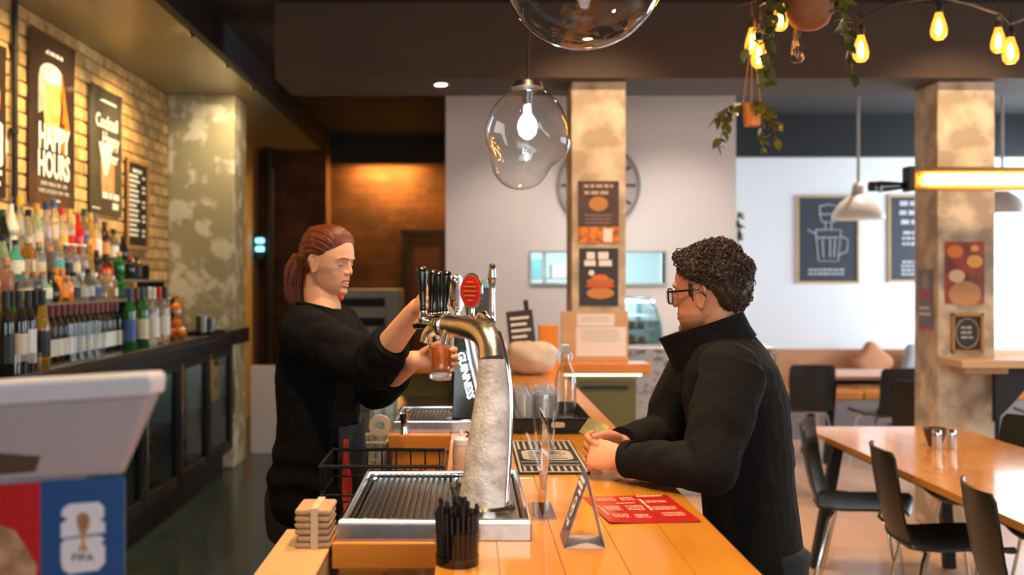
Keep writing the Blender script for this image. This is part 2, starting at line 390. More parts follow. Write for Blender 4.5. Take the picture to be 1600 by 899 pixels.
# right wall and shopfront with windows
def wall_with_holes(name, fixed, axis, a0, a1, z1, holes, m):
    mb = MB(); cur = a0
    def bx(u0, u1, w0, w1):
        if u1-u0 < 1e-4 or w1-w0 < 1e-4: return
        if axis == 'Y': mb.box(fixed, fixed+0.15, u0, u1, w0, w1)
        else: mb.box(u0, u1, fixed-0.15, fixed, w0, w1)
    for (h0, h1, b0, b1) in holes:
        bx(cur, h0, 0, z1); bx(h0, h1, 0, b0); bx(h0, h1, b1, z1); cur = h1
    bx(cur, a1, 0, z1)
    struct(name, mb, m, smooth=False)
wall_with_holes('wall_right', 6.2, 'Y', -2.85, 13.6, CZ, [(1.4, 5.0, 0.9, 2.6), (8.0, 10.3, 0.8, 2.75)], m_conc2)
wall_with_holes('wall_front', -2.65, 'X', LW-0.2, 6.35, CZ, [(-1.0, 4.2, 0.8, 2.7)], m_conc2)
def window(n, axis, fixed, a0, a1, b0, b1, k):
    mb = MB(); t = 0.03
    step = (a1-a0)/k
    for i in range(k+1):
        u = a0+i*step
        u0, u1 = max(a0, u-t), min(a1, u+t)
        if axis == 'Y': mb.box(fixed+0.04, fixed+0.10, u0, u1, b0, b1)
        else: mb.box(u0, u1, fixed-0.10, fixed-0.04, b0, b1)
    for w0, w1 in ((b0, b0+0.05), (b1-0.05, b1)):
        if axis == 'Y': mb.box(fixed+0.04, fixed+0.10, a0, a1, w0, w1)
        else: mb.box(a0, a1, fixed-0.10, fixed-0.04, w0, w1)
    w = struct('window_%d' % n, mb, m_black)
    for i in range(k):
        u = a0+i*step
        g = MB()
        if axis == 'Y': g.box(fixed+0.066, fixed+0.072, u+t, u+step-t, b0+0.05, b1-0.05)
        else: g.box(u+t, u+step-t, fixed-0.072, fixed-0.066, b0+0.05, b1-0.05)
        g.build('pane', m_wglass, w, smooth=False)
window(2, 'Y', 6.2, 1.4, 5.0, 0.9, 2.6, 3)
window(3, 'Y', 6.2, 8.0, 10.3, 0.8, 2.75, 2)
window(4, 'X', -2.65, -1.0, 4.2, 0.8, 2.7, 4)
# concrete columns
def column(x0, x1, label, m):
    c = thing('concrete_column', label, 'column', ((x0+x1)/2, 6.465, 0))
    w = (x1-x0)/2
    MB().box(-w, w, -0.165, 0.165, 0, 2.77).build('shaft', m, c, bevel=0.008)
    return c
column(0.626, 0.961, 'rough concrete column with two food posters, rising behind the green counter', m_conc)
column(2.878, 3.232, 'rough concrete column with a wooden drink ledge and heater bar', m_conc)

# ================================================================== LAMPS
def emit(name, col, s): return mat(name, col, 0.5, emis=(col, s))
# hidden spots added behind the bulkhead lip to brighten bottles, brick and pillar
spot_face = emit('added_wall_emit', (1.0, 0.66, 0.28), 12)
for i, y in enumerate((2.6, 3.5, 4.4, 5.3, 6.2, 7.1, 7.95)):
    s = thing('added_wall_spot', 'small added warm spot hidden behind the bulkhead lip above the back bar', 'spotlight', (AX-0.026, y, ALC), group='added spots over the back bar')
    MB().box(-0.03, 0.0, -0.03, 0.03, -0.012, 0.0).build('base', m_black, s)
    MB().lathe([(0.0, 0), (0.016, 0), (0.018, 0.03), (0.0, 0.03)], 14, mtx=Matrix.Translation((-0.006, 0, -0.028)) @ Matrix.Rotation(-PI/2-0.3, 4, 'Y')).build('can', m_black, s)
    MB().lathe([(0.0, 0.0305), (0.016, 0.0305)], 14, mtx=Matrix.Translation((-0.006, 0, -0.028)) @ Matrix.Rotation(-PI/2-0.3, 4, 'Y')).build('lamp', spot_face, s)
    l = bpy.data.lights.new('added_wall_spot', 'SPOT'); l.energy = 88; l.color = (1.0, 0.70, 0.32); l.spot_size = 1.75; l.spot_blend = 1.0; l.shadow_soft_size = 0.03
    lo = bpy.data.objects.new('spot_light', l); COL.objects.link(lo); lo.parent = s; lo.location = (-0.045, 0, -0.03); lo.rotation_euler = (0, 0.66, 0) if i < 6 else (0.75, 0.35, 0)
    if i == 6: l.energy = 34; l.color = (1.0, 0.80, 0.50)
# unseen ceiling spots added to brighten the bar, tables, columns and partition
for k, (x, y, e, aim) in enumerate(((0.20, 1.25, 1, 0), (0.25, 2.6, 1, 0), (0.25, 4.0, 1, 0), (2.3, 2.6, 1, 0), (2.3, 4.4, 1, 0), (-0.5, 1.9, 1, 0), (1.3, 5.2, 1, 0), (0.55, 7.45, 0.72, 0.6), (1.65, 7.45, 0.72, 0.6), (0.75, 5.45, 0.8, 1), (2.95, 5.45, 0.8, 1), (3.2, 8.0, 0.8, 0))):
    s = thing('added_ceiling_spot', 'added warm ceiling spot above ' + ('the service end of the bar', 'the beer tower', 'the glass tray', 'the near end of the long table', 'the far end of the long table', 'the bar aisle', 'the gap before the first column', 'the plywood notice panel side of the partition', 'the display cabinet side of the partition', 'the first column', 'the second column', 'the banquette tables')[k], 'downlight', (x, y, CZ))
    MB().lathe([(0.060, 0), (0.060, -0.008), (0.042, -0.008), (0.042, 0.0)], 20).build('ring', m_steel, s)
    MB().lathe([(0.0, -0.004), (0.041, -0.004)], 20).build('lamp', emit('added_ceiling_emit', (1.0, 0.72, 0.42), 20), s)
    l = bpy.data.lights.new('added_ceiling_spot', 'SPOT'); l.energy = 95*e; l.color = (1.0, 0.70, 0.40) if y < 7 else (1.0, 0.86, 0.74); l.spot_size = 1.7; l.spot_blend = 0.8; l.shadow_soft_size = 0.05
    lo = bpy.data.objects.new('spot_light', l); COL.objects.link(lo); lo.parent = s; lo.location = (0, 0, -0.02); lo.rotation_euler = (0.45*aim, 0, 0)
s = thing('recessed_downlight', 'single round downlight glowing white in the dark beam soffit', 'downlight', (-0.18, 6.38, 2.77))
MB().lathe([(0.055, 0), (0.055, -0.008), (0.036, -0.008), (0.036, 0.0)], 20).build('ring', m_steel, s)
MB().lathe([(0.0, -0.004), (0.035, -0.004)], 20).build('lamp', emit('cool_spot_emit', (1.0, 0.93, 0.8), 40), s)
# wall washer in the far bay
s = thing('wall_washer', 'warm linear lamp tucked under the black bulkhead on the far brick wall', 'lamp', (-0.98, 12.22, 2.95))
MB().box(-0.36, 0.36, -0.04, 0.04, 0, 0.04).build('housing', m_black, s)
MB().box(-0.34, 0.34, -0.03, 0.03, -0.006, 0).build('tube', emit('washer_emit', (1.0, 0.50, 0.10), 260), s)
for x in (-0.33, 0.33): MB().box(x-0.03, x+0.03, 0.04, 0.178, 0.01, 0.03).build('bracket', m_black, s)
# large hand-blown glass pendants
def blown(cx, cy, cz, R, sq, lumps, label, bulb_dz, cord_top, bulbE, stem=0.1):
    s = thing('glass_pendant', label, 'pendant lamp', (cx, cy, cz), group=None)
    rings = []; n = 40; K = 26
    for j in range(1, K):
        b = -PI/2+PI*j/K; ring = []
        for i in range(n):
            a = 2*PI*i/n; q = Vector((math.cos(a)*math.cos(b), math.sin(a)*math.cos(b), math.sin(b)))
            r = R
            if lumps:      # several soap-bubble lobes blown into one
                hit = []
                for (c_, rad) in lumps:
                    c_ = Vector(c_); bq = q.dot(c_); disc = bq*bq-c_.length_squared+rad*rad
                    if disc > 0: hit.append(max(0.001, bq+math.sqrt(disc)))
                r = sum(h_**14 for h_ in hit)**(1/14)
            ring.append((q.x*r, q.y*r, q.z*r*sq))
        rings.append(ring)
    MB().loft(rings).build('glass_shade', m_glass, s, ang=60)
    top = R*sq*0.99
    MB().lathe([(0.0, top+0.02), (0.045, top+0.015), (0.055, top-0.005), (0.02, top-0.012), (0.016, top-stem), (0.0, top-stem)], 20).build('cap', m_dsteel, s)
    MB().tube([(0, 0, top+0.02), (0.004, 0.002, top+0.15), (0, 0, cord_top-cz)], 0.004, 8).build('cord', m_black, s)
    bz = top-stem
    MB().lathe([(0.0, bz), (0.012, bz-0.004), (0.014, bz-0.03), (0.028, bz-0.05), (0.034, bz-0.075), (0.028, bz-0.1), (0.012, bz-0.115), (0, bz-0.118)], 20).build('bulb', glass('bulb_glass', (1, 1, 1), glow=((0.85, 0.94, 1.0), 1.2)), s)
    MB().lathe([(0.0, bz-0.03), (0.010, bz-0.045), (0.014, bz-0.07), (0.010, bz-0.095), (0, bz-0.1)], 12).build('filament', emit('cool_bulb_emit', (0.86, 0.95, 1.0), bulbE), s)
    return s
c1 = P(824, 218, 3.4)
blown(c1.x, c1.y, c1.z, 0.178, 1.0, [((0.0, 0, 0.045), 0.128), ((-0.022, -0.01, -0.070), 0.100), ((0.055, -0.02, -0.005), 0.088), ((-0.05, 0.0, 0.01), 0.088), ((0.0, 0.04, -0.02), 0.10)],
      'lumpy clear blown glass pendant with a lit bulb, hanging lower over the bar', 0, CZ, 170, stem=0.06)
c2 = P(913, -52, 2.15)
blown(c2.x, c2.y, c2.z, 0.172, 1.0, [], 'large clear round glass globe pendant hung above the bar', 0, CZ, 60, stem=0.06)
# white enamel pendant over the far tables
def enamel(cx, cy, zb, w, label, lit=True):
    s = thing('dome_pendant', label, 'pendant lamp', (cx, cy, zb))
    R = w/2; h = w*0.72
    MB().lathe([(R, 0), (R*0.99, h*0.1), (R*0.88, h*0.28), (R*0.68, h*0.46), (R*0.42, h*0.6), (R*0.26, h*0.68), (R*0.24, h*0.84), (R*0.2, h*0.96), (R*0.06, h)], 32).build('shade', mat('enamel_white', (0.80, 0.72, 0.64), 0.35), s, solid=0.004, ang=60)
    MB().lathe([(0, h*0.2), (0.03, h*0.22), (0.038, h*0.36), (0.02, h*0.52), (0.0, h*0.55)], 14).build('bulb', emit('enamel_bulb', (1.0, 0.66, 0.30), 25), s)
    MB().tube([(0, 0, h*0.98), (0, 0, CZ-zb)], 0.012, 8).build('stem', mat('white_stem', (0.5, 0.45, 0.42), 0.5), s)
    return s
c3 = P(1341, 343, 7.8)
enamel(c3.x, c3.y, c3.z, 0.39, 'white dome pendant lamp hanging before the chalkboards')
c4 = P(1566, 334, 8.6)
enamel(c4.x, c4.y, c4.z, 0.39, 'white dome pendant lamp half hidden behind the ledge column')
# festoon: cord across the ceiling with vintage bulbs
SB = [(1219, 24, 4.1, 1), (1345, 73, 4.1, 1), (1467, 38, 4.0, 1), (1560, 60, 4.35, 1), (1579, 76, 4.1, 1), (1176, 61, 4.2, 1), (1186, 82, 4.0, 1), (1245, 75, 4.2, 0)]
bulb_emit = emit('amber_filament_emit', (1.0, 0.52, 0.14), 110)
amber = glass('amber_bulb_glass', (1.0, 0.62, 0.22), glow=((1.0, 0.36, 0.04), 0.9))
clearb = glass('clear_bulb_glass', (0.9, 0.88, 0.85))
proto = None
for (px, py, d, on) in SB:
    c = P(px, py, d)
    lab = 'teardrop filament bulb glowing amber on the festoon string' if on else 'unlit clear teardrop bulb hanging below the terracotta planter'
    s = thing('festoon_bulb', lab, 'light bulb', c, group='lit festoon bulbs' if on else None)
    MB().lathe([(0.0, -0.062), (0.016, -0.060), (0.029, -0.045), (0.032, -0.026), (0.027, 0.0), (0.018, 0.028), (0.013, 0.045)], 18).build('glass_bulb', amber if on else clearb, s)
    MB().lathe([(0.013, 0.045), (0.015, 0.05), (0.015, 0.075), (0.008, 0.09), (0, 0.09)], 14).build('socket', m_black, s)
    if on:
        MB().lathe([(0.0, -0.044), (0.008, -0.040), (0.0115, -0.02), (0.008, 0.010), (0.0, 0.024)], 12).build('filament', bulb_emit, s)
    else:
        MB().tube([(0, 0, 0.04), (0.008, 0, -0.02), (0, 0, -0.04), (-0.008, 0, -0.02), (0, 0, 0.04)], 0.0015, 5).build('filament', m_dsteel, s)
    MB().tube([(0, 0, 0.088), (0.002, 0.002, 0.3), (0, 0, CZ-c.z)], 0.003, 6).build('drop_wire', m_black, s)
cp = [P(1150, 10, 4.2), P(1219, -12, 4.1), P(1300, -6, 4.1), P(1345, 28, 4.1), P(1400, 4, 4.05), P(1467, -4, 4.0), P(1520, 8, 4.1), P(1560, 22, 4.3), P(1579, 40, 4.1), P(1650, 10, 4.1)]
fc = MB().tube(cp, 0.005, 8).build('festoon_cable', m_black); tag(fc, 'black festoon cable looping below the ceiling on the right', 'cable')
# radiant heater bar on the right column
h = thing('radiant_heater', 'glowing orange radiant heater bar fixed to the ledge column', 'heater', P(1530, 281, 6.0))
hw = 0.38
MB().box(-hw, hw, 0.0, 0.06, 0.045, 0.075).box(-hw, hw, 0.04, 0.08, -0.06, 0.075).box(-hw, hw, 0.0, 0.06, -0.062, -0.05).build('reflector', mat('heater_reflector', (0.75, 0.48, 0.20), 0.25, 1.0), h)
MB().box(-hw-0.035, -hw, -0.01, 0.09, -0.065, 0.08).build('end_cap', m_black, h, bevel=0.004)
MB().box(hw, hw+0.035, -0.01, 0.09, -0.065, 0.08).build('end_cap', m_black, h, bevel=0.004)
MB().tube([(-hw*0.78, 0.015, 0.005), (hw*0.78, 0.015, 0.005)], 0.030, 12).build('element', emit('heater_emit', (1.0, 0.45, 0.08), 45), h)
gl = MB()
for i in range(40):
    x = -hw+0.01+i*(2*hw-0.02)/39
    gl.tube([(x, -0.006, 0.06), (x, -0.016, 0.0), (x, -0.006, -0.055)], 0.0015, 4)
gl.build('grille', mat('heater_grille', (0.6, 0.35, 0.12), 0.3, 1.0), h)
MB().tube([(-hw-0.02, 0.06, 0.0), (-hw+0.05, 0.20, -0.01), (-hw+0.09, 0.32, -0.01)], 0.02, 10).build('mount_arm', m_black, h)
MB().tube([(-hw-0.02, 0.05, -0.03), (-hw-0.12, 0.03, -0.035), (-hw-0.2, 0.01, -0.04)], [0.018, 0.028, 0.034], 12).lathe([(0.0, -0.03), (0.045, -0.028), (0.05, 0.0), (0.045, 0.028), (0, 0.03)], 16, (-hw-0.22, 0.01, -0.04), sy=0.8).build('pivot_knob', m_blackgloss, h)
# blue-white wall lights in the dark bay
s = thing('wall_sconce', 'small wall sconce with two pale blue glowing ends in the dark bay', 'sconce', P(405, 384, 11.75))
MB().box(-0.05, 0.05, 0.0, 0.25, -0.16, 0.12).build('plate', m_black, s)
for dz in (-0.04, 0.055):
    MB().lathe([(0.0, -0.03), (0.05, -0.025), (0.05, 0.025), (0, 0.03)], 14, (0.02, -0.06, dz)).build('lamp', emit('sconce_emit', (0.25, 0.75, 0.95), 1.6), s)
# ================================================================== BACK BAR
CT, CF = 1.14, -1.90            # counter height and front edge
bc = thing('back_bar_counter', 'long black stone counter top of the back bar under the bottles', 'counter', (-2.19, 5.5, CT))
MB().box(-0.275, 0.29, -3.5, 2.86, -0.05, 0.0).build('slab', m_counter, bc, bevel=0.006)
MB().box(-0.275, 0.27, -3.5, 2.86, -0.12, -0.05).build('apron', m_black, bc)
# the counter turns flush beside the pillar
MB().box(0.265, 0.29, 2.86, 3.34, -0.12, 0.0).build('end_piece', m_counter, bc, bevel=0.004)
m_frin = mat('fridge_inside', (0.32, 0.36, 0.36), 0.5)
fy = 2.2; fk = 0
FR = []
for k in range(8):
    y0 = 2.36+k*0.752; y1 = y0+0.746
    if y1 > 8.9: break
    names = ['nearest the shop window end', 'second from the terminal', 'below the stacked tumblers', 'below the row of matching wine bottles', 'below the green bottle', 'below the jar of oranges', 'below the tray of steel cups', 'at the plaster pillar end']
    f = thing('bar_fridge', 'black glass-door bar fridge under the back counter, ' + names[k], 'fridge', (-2.19, y0, 0))
    w = y1-y0
    b = MB()
    b.box(-0.27, -0.25, 0, w, 0.16, 1.018).box(-0.25, 0.21, 0, 0.02, 0.16, 1.018).box(-0.25, 0.21, w-0.02, w, 0.16, 1.018).box(-0.25, 0.21, 0.02, w-0.02, 0.16, 0.2).box(-0.25, 0.21, 0.02, w-0.02, 0.98, 1.018)
    b.build('body', m_black, f)
    MB().box(-0.249, -0.245, 0.021, w-0.021, 0.201, 0.979).build('back_liner', m_frin, f)
    MB().box(-0.245, 0.20, 0.0205, 0.0225, 0.201, 0.979).build('side_liner', m_frin, f)
    MB().box(-0.245, 0.20, w-0.0225, w-0.0205, 0.201, 0.979).build('side_liner', m_frin, f)
    MB().box(0.15, 0.19, 0.05, w-0.05, 0.968, 0.979).build('added_fridge_lamp', emit('added_fridge_emit', (0.85, 0.95, 1.0), 2.2), f)  # lamp added to brighten the fridge interior and the yellow sign
    MB().box(-0.24, 0.20, 0.024, w-0.024, 0.58, 0.59).build('shelf', m_dsteel, f)
    MB().box(-0.25, 0.17, 0.0, w, 0.0, 0.16).build('plinth', m_black, f)
    d = MB().box(0.212, 0.252, 0.0, 0.075, 0.17, 1.012).box(0.212, 0.252, w-0.075, w, 0.17, 1.012).box(0.212, 0.252, 0.075, w-0.075, 0.17, 0.245).box(0.212, 0.252, 0.075, w-0.075, 0.94, 1.012).build('door', m_black, f, bevel=0.004)
    MB().box(0.228, 0.234, 0.075, w-0.075, 0.245, 0.94).build('pane', m_frglass, d, smooth=False)
    MB().tube([(0.252, w-0.04, 0.45), (0.275, w-0.04, 0.46), (0.275, w-0.04, 0.74), (0.252, w-0.04, 0.75)], 0.007, 8).build('handle', m_dsteel, d)
    FR.append((f, y0, w))
ys = thing('reflected_caution_sign', 'folded yellow caution sign set behind fridge glass in place of its reflection', 'sign', (-2.02, 8.10, 0.592))  # solid sign stands in for a reflection in the fridge door
MB().prism(rrect(0, 0.17, 0.2, 0.34, 0.04), -0.012, 0.012, panel_mtx((0, 0, 0), (0, 1, 0), (0, 0, 1))).build('board', mat('caution_yellow', (0.9, 0.42, 0.02), 0.4), ys, bevel=0.004)
MB().prism([(-0.05, 0.10), (0.05, 0.10), (0, 0.19)], 0.012, 0.0135, panel_mtx((0, 0, 0), (0, 1, 0), (0, 0, 1))).build('warning_triangle', m_black, ys, smooth=False)
MB().prism(rrect(0, 0.29, 0.08, 0.03, 0.012), 0.012, 0.0135, panel_mtx((0, 0, 0), (0, 1, 0), (0, 0, 1))).build('hand_slot', m_black, ys, smooth=False)
eb = thing('menu_easel', 'dark brown framed board leaning on the near end of the back counter', 'board', (-1.985, 4.12, CT+0.012))
Me_ = Matrix.Rotation(-0.13, 4, 'Y') @ Matrix.Rotation(-0.2, 4, 'X')
MB().box(-0.055, 0.055, -0.006, 0.006, 0.01, 0.40, Me_).build('board', m_black, eb, bevel=0.002)
for x in (-0.06, 0.045): MB().box(x, x+0.016, -0.010, 0.010, 0.0, 0.41, Me_).build('frame_bar', mat('easel_brown', (0.12, 0.07, 0.045), 0.5), eb, bevel=0.002)
stk = MB().prism([(-0.03, -0.03), (0.03, -0.03), (0.008, 0.035)], 0, 0.001, panel_mtx((CF-0.019, 4.45, CT-0.082), (0, 1, 0), (0, 0, 1))).build('sticker', mat('sticker_yellow', (0.8, 0.38, 0.02), 0.5), smooth=False); tag(stk, 'small yellow triangular sticker on the counter apron of the back bar', 'sticker')
# stepped bottle shelf
st = thing('bottle_riser', 'stepped dark bottle shelf standing against the yellow brick wall', 'shelf', (-2.46, 4.6, CT))
SX = [(-2.235, -2.125, 1.43), (-2.345, -2.235, 1.55), (-2.46, -2.345, 1.67)]
m_shelf = mat('grey_shelf', (0.16, 0.14, 0.13), 0.4)
for (x0, x1, zz) in SX:
    MB().box(x0+2.46, x1+2.46, 0, 2.9, zz-CT-0.018, zz-CT).build('step', m_shelf, st, bevel=0.003)
for yy in (0.0, 0.98, 1.95, 2.87):
    MB().box(0.03, 0.115, yy, yy+0.03, 0, 1.67-CT-0.018).box(0.115, 0.225, yy, yy+0.03, 0, 1.55-CT-0.018).box(0.225, 0.30, yy, yy+0.03, 0, 1.43-CT-0.018).build('support', m_black, st)
# ---- bottles
def prof(kind, H, R):
    rn = 0.0135
    if kind == 'wine': return [(0, 0.004), (R*0.88, 0.0), (R, 0.006), (R, H*0.62), (R*0.92, H*0.67), (R*0.6, H*0.735), (rn*1.05, H*0.79), (rn, H*0.97), (rn*1.15, H*0.972), (rn*1.15, H*0.99)]
    if kind == 'hock': return [(0, 0.004), (R*0.88, 0.0), (R, 0.006), (R, H*0.45), (R*0.85, H*0.58), (R*0.55, H*0.74), (rn, H*0.86), (rn, H*0.99)]
    if kind == 'spirit': return [(0, 0.004), (R*0.9, 0.0), (R, 0.006), (R, H*0.60), (R*0.95, H*0.66), (R*0.7, H*0.715), (rn*1.1, H*0.76), (rn*1.1, H*0.985)]
    if kind == 'square': return [(0, 0.004), (R*0.95, 0.0), (R*1.1, 0.006), (R*1.1, H*0.66), (R*0.95, H*0.73), (rn*1.2, H*0.78), (rn*1.2, H*0.985)]
    if kind == 'squat': return [(0, 0.004), (R*1.05, 0.0), (R*1.2, 0.02), (R*1.2, H*0.42), (R*1.0, H*0.56), (R*0.5, H*0.68), (rn*1.2, H*0.74), (rn*1.2, H*0.985)]
    if kind == 'taper': return [(0, 0.004), (R*0.95, 0.0), (R*1.02, 0.01), (R*0.9, H*0.3), (R*0.62, H*0.58), (rn*1.2, H*0.78), (rn*1.1, H*0.985)]
    if kind == 'bell': return [(0, 0.004), (R*0.8, 0.0), (R*0.9, 0.01), (R*0.88, H*0.34), (R*0.75, H*0.40), (R*1.12, H*0.46), (R*1.1, H*0.54), (R*0.62, H*0.70), (R*0.5, H*0.80), (rn*1.1, H*0.86), (rn, H*0.985)]
GM = {}
def gm(nm):
    if nm in GM: return GM[nm]
    T = {'clear': ((0.90, 0.93, 0.92), 0.9, 0.05), 'smoke': ((0.35, 0.33, 0.32), 0.8, 0.05), 'dark': ((0.012, 0.014, 0.012), 0.0, 0.08), 'brown': ((0.05, 0.018, 0.008), 0.0, 0.1),
         'amber': ((0.75, 0.33, 0.06), 0.75, 0.05), 'gold': ((0.80, 0.50, 0.08), 0.7, 0.05), 'green': ((0.01, 0.17, 0.03), 0.3, 0.08), 'turquoise': ((0.08, 0.50, 0.48), 0.35, 0.1), 'pink': ((0.85, 0.45, 0.36), 0.75, 0.05),
         'red': ((0.55, 0.012, 0.008), 0.0, 0.15), 'white': ((0.75, 0.76, 0.72), 0.0, 0.2), 'orange': ((0.85, 0.27, 0.01), 0.1, 0.2), 'palegreen': ((0.55, 0.72, 0.50), 0.7, 0.06), 'lilac': ((0.70, 0.62, 0.72), 0.8, 0.05), 'aqua': ((0.45, 0.75, 0.78), 0.6, 0.06)}
    c, t, r = T[nm]; GM[nm] = mat('bottle_'+nm, c, r, trans=t, coat=0.3); return GM[nm]
CM = {}
def cm(nm):
    if nm in CM: return CM[nm]
    T = {'black': (0.012, 0.012, 0.012), 'navy': (0.025, 0.045, 0.16), 'blue': (0.05, 0.10, 0.32), 'red': (0.6, 0.02, 0.015), 'yellow': (0.80, 0.45, 0.03), 'gold': (0.62, 0.42, 0.12), 'white': (0.8, 0.8, 0.78), 'cork': (0.52, 0.25, 0.12), 'copper': (0.6, 0.26, 0.12), 'teal': (0.02, 0.24, 0.23),
         'green': (0.01, 0.08, 0.04), 'purple': (0.22, 0.15, 0.30), 'orange': (0.85, 0.30, 0.01), 'brown': (0.08, 0.035, 0.02), 'burgundy': (0.14, 0.03, 0.035), 'cream': (0.70, 0.62, 0.46), 'amber': (0.66, 0.30, 0.06), 'grey': (0.4, 0.4, 0.4), 'silver': (0.6, 0.6, 0.6)}
    CM[nm] = mat('colour_'+nm, T[nm], 0.4, metal=0.6 if nm in ('silver', 'copper') else 0); return CM[nm]
BOT = {}
def bottle(kind, gl, cap, lab, x, y, z, H, R, label, group=None, capf=0.14, labz=(0.14, 0.48), band=None):
    R = round(R, 3); H = round(H*50)/50
    key = (kind, gl, cap, lab, H, R, capf, labz, band)
    if key in BOT:
        return dup(BOT[key], (x, y, z), random.uniform(-0.3, 0.3), label, group)
    t = thing('bottle', label, 'bottle', (x, y, z), 0, group)
    p = prof(kind, H, R); n = 4 if kind == 'square' else 18
    MB().lathe(p, n, rot=PI/4 if n == 4 else 0).build('glass_body', gm(gl), t, bevel=0.004 if n == 4 else 0, ang=50)
    cr = 0.0165
    if cap == 'pourer':
        MB().tube([(0, 0, H*0.97), (0, 0, H*1.0)], 0.014, 10).tube([(0, 0, H*1.0), (0.004, 0, H*1.06), (0.014, 0, H*1.12)], [0.006, 0.005, 0.003], 8).build('pour_spout', m_dsteel, t)
    elif cap == 'knob':
        MB().lathe([(0.015, H*0.93), (0.015, H*0.965), (0.022, H*0.97), (0.025, H*1.0), (0.018, H*1.03), (0, H*1.035)], 14).build('stopper', cm('white'), t)
    else:
        MB().lathe([(cr, H*(1-capf)), (cr*1.02, H*0.995), (cr*0.9, H*1.002), (0, H*1.002)], 14).build('cap', cm(cap), t)
    if band: MB().lathe([(cr*1.06, H*(1-capf-0.07)), (cr*1.06, H*(1-capf))], 14).build('neck_band', cm(band), t)
    if lab:
        rb = max(q[0] for q in p)
        # label wraps the side that faces the room
        if kind == 'square':
            s = rb*0.7072+0.001; MB().box(s-0.0008, s+0.0006, -s*0.8, s*0.8, H*labz[0], H*labz[1]).box(-s*0.8, s*0.8, -s-0.0006, -s+0.0008, H*labz[0], H*labz[1]).build('label', cm(lab), t)
        else:
            def rad(zz):
                for a, b in zip(p, p[1:]):
                    if a[1] <= zz <= b[1] and b[1] > a[1]: return a[0]+(b[0]-a[0])*(zz-a[1])/(b[1]-a[1])
                return rb
            g = []
            for j in range(5):
                zz = H*(labz[0]+(labz[1]-labz[0])*j/4); rr = rad(zz)+0.0008
                g.append([(rr*math.cos(a), rr*math.sin(a), zz) for a in np.linspace(-2.3, 1.1, 14)])
            MB().grid(g).build('label', cm(lab), t, solid=0.0004)
    BOT[key] = t
    return t
ROW = {0: (-2.045, CT), 1: (-2.18, 1.43), 2: (-2.29, 1.55), 3: (-2.40, 1.67)}
TN = {0: 'on the back counter', 1: 'on the lowest bottle step', 2: 'on the middle bottle step', 3: 'on the top bottle step'}
def put(row, px, top, kind, gl, cap, lab, desc, R=0.036, **k):
    x, z = ROW[row]; x = k.pop('x', x)
    d = -x*F/(VX-px); H = CH+(VY-top)*d/F-z
    if cap in ('pourer',): H /= 1.1
    return bottle(kind, gl, cap, lab, x, d, z, max(0.14, min(0.36, H)), R, desc+' '+TN[row], **k)
B3 = [(4, 328, 'hock', 'dark', 'green', None, 'dark slim bottle with a green foil neck'), (17, 312, 'bell', 'white', 'pourer', None, 'white porcelain waisted bottle with a metal pourer'), (31, 311, 'spirit', 'clear', 'yellow', None, 'clear bottle with a long yellow cap'), (44, 325, 'square', 'clear', 'black', 'grey', 'square clear bottle with black cap and grey label'),
      (57, 317, 'spirit', 'palegreen', 'amber', 'cream', 'pale green bottle with a wide amber cap'), (72, 314, 'spirit', 'lilac', 'navy', None, 'lilac tinted bottle with a navy cap'), (84, 312, 'spirit', 'clear', 'blue', None, 'clear bottle with a blue cap'), (96, 327, 'spirit', 'clear', 'red', 'yellow', 'clear bottle with red cap and yellow label'),
      (108, 329, 'spirit', 'clear', 'yellow', 'red', 'clear bottle with yellow cap and red label'), (122, 337, 'wine', 'red', 'red', None, 'all-red glossy bottle'), (131, 324, 'spirit', 'smoke', 'green', 'blue', 'smoky bottle with green cap and blue label'), (141, 333, 'hock', 'gold', 'gold', 'orange', 'golden slim bottle with gold foil and orange label'),
      (150, 338, 'spirit', 'clear', 'purple', 'white', 'clear bottle with purple cap and white label'), (163, 347, 'wine', 'brown', 'brown', 'amber', 'brown bottle with amber label'), (177, 360, 'spirit', 'smoke', 'black', 'white', 'smoky bottle with black cap and white label'), (192, 371, 'hock', 'dark', 'black', None, 'slim all-black bottle')]
for (px, tp, kd, g, c, l, ds) in B3: put(3, px, tp, kd, g, c, l, ds)
B2 = [(4, 368, 'hock', 'palegreen', 'black', None, 'pale green long-necked bottle with black cap'), (24, 374, 'squat', 'turquoise', 'black', 'white', 'turquoise bottle with a white label'), (45, 372, 'square', 'amber', 'cream', 'cream', 'square amber bottle with a cream cap'), (61, 376, 'spirit', 'clear', 'cork', 'cream', 'clear bottle with a cork over a teal band'), (77, 384, 'taper', 'smoke', 'copper', None, 'smoky tapered bottle with a copper stopper'),
      (90, 376, 'spirit', 'clear', 'cork', 'aqua', 'clear bottle with tall cork and turquoise label'), (103, 384, 'spirit', 'smoke', 'knob', 'black', 'smoky bottle with white knob stopper and black label'), (116, 384, 'spirit', 'clear', 'knob', 'cream', 'clear bottle with white knob stopper and cream label'), (129, 384, 'spirit', 'lilac', 'knob', None, 'lilac bottle with a white knob stopper'), (139, 374, 'taper', 'gold', 'gold', None, 'golden tapered bottle with long gold foil'),
      (151, 390, 'wine', 'dark', 'brown', 'brown', 'dark wine-shaped bottle with brown foil'), (166, 398, 'squat', 'brown', 'black', 'red', 'squat brown bottle with a red label'), (186, 392, 'wine', 'green', 'gold', None, 'big bright green bottle with gold foil'), (203, 400, 'wine', 'dark', 'red', None, 'dark bottle with a red foil neck'), (214, 402, 'wine', 'brown', 'black', 'black', 'brown bottle with black foil and label')]
CM['aqua'] = mat('colour_aqua', (0.10, 0.45, 0.50), 0.5)
for (px, tp, kd, g, c, l, ds) in B2: put(2, px, tp, kd, g, c, l, ds, band='teal' if 'teal band' in ds else None)
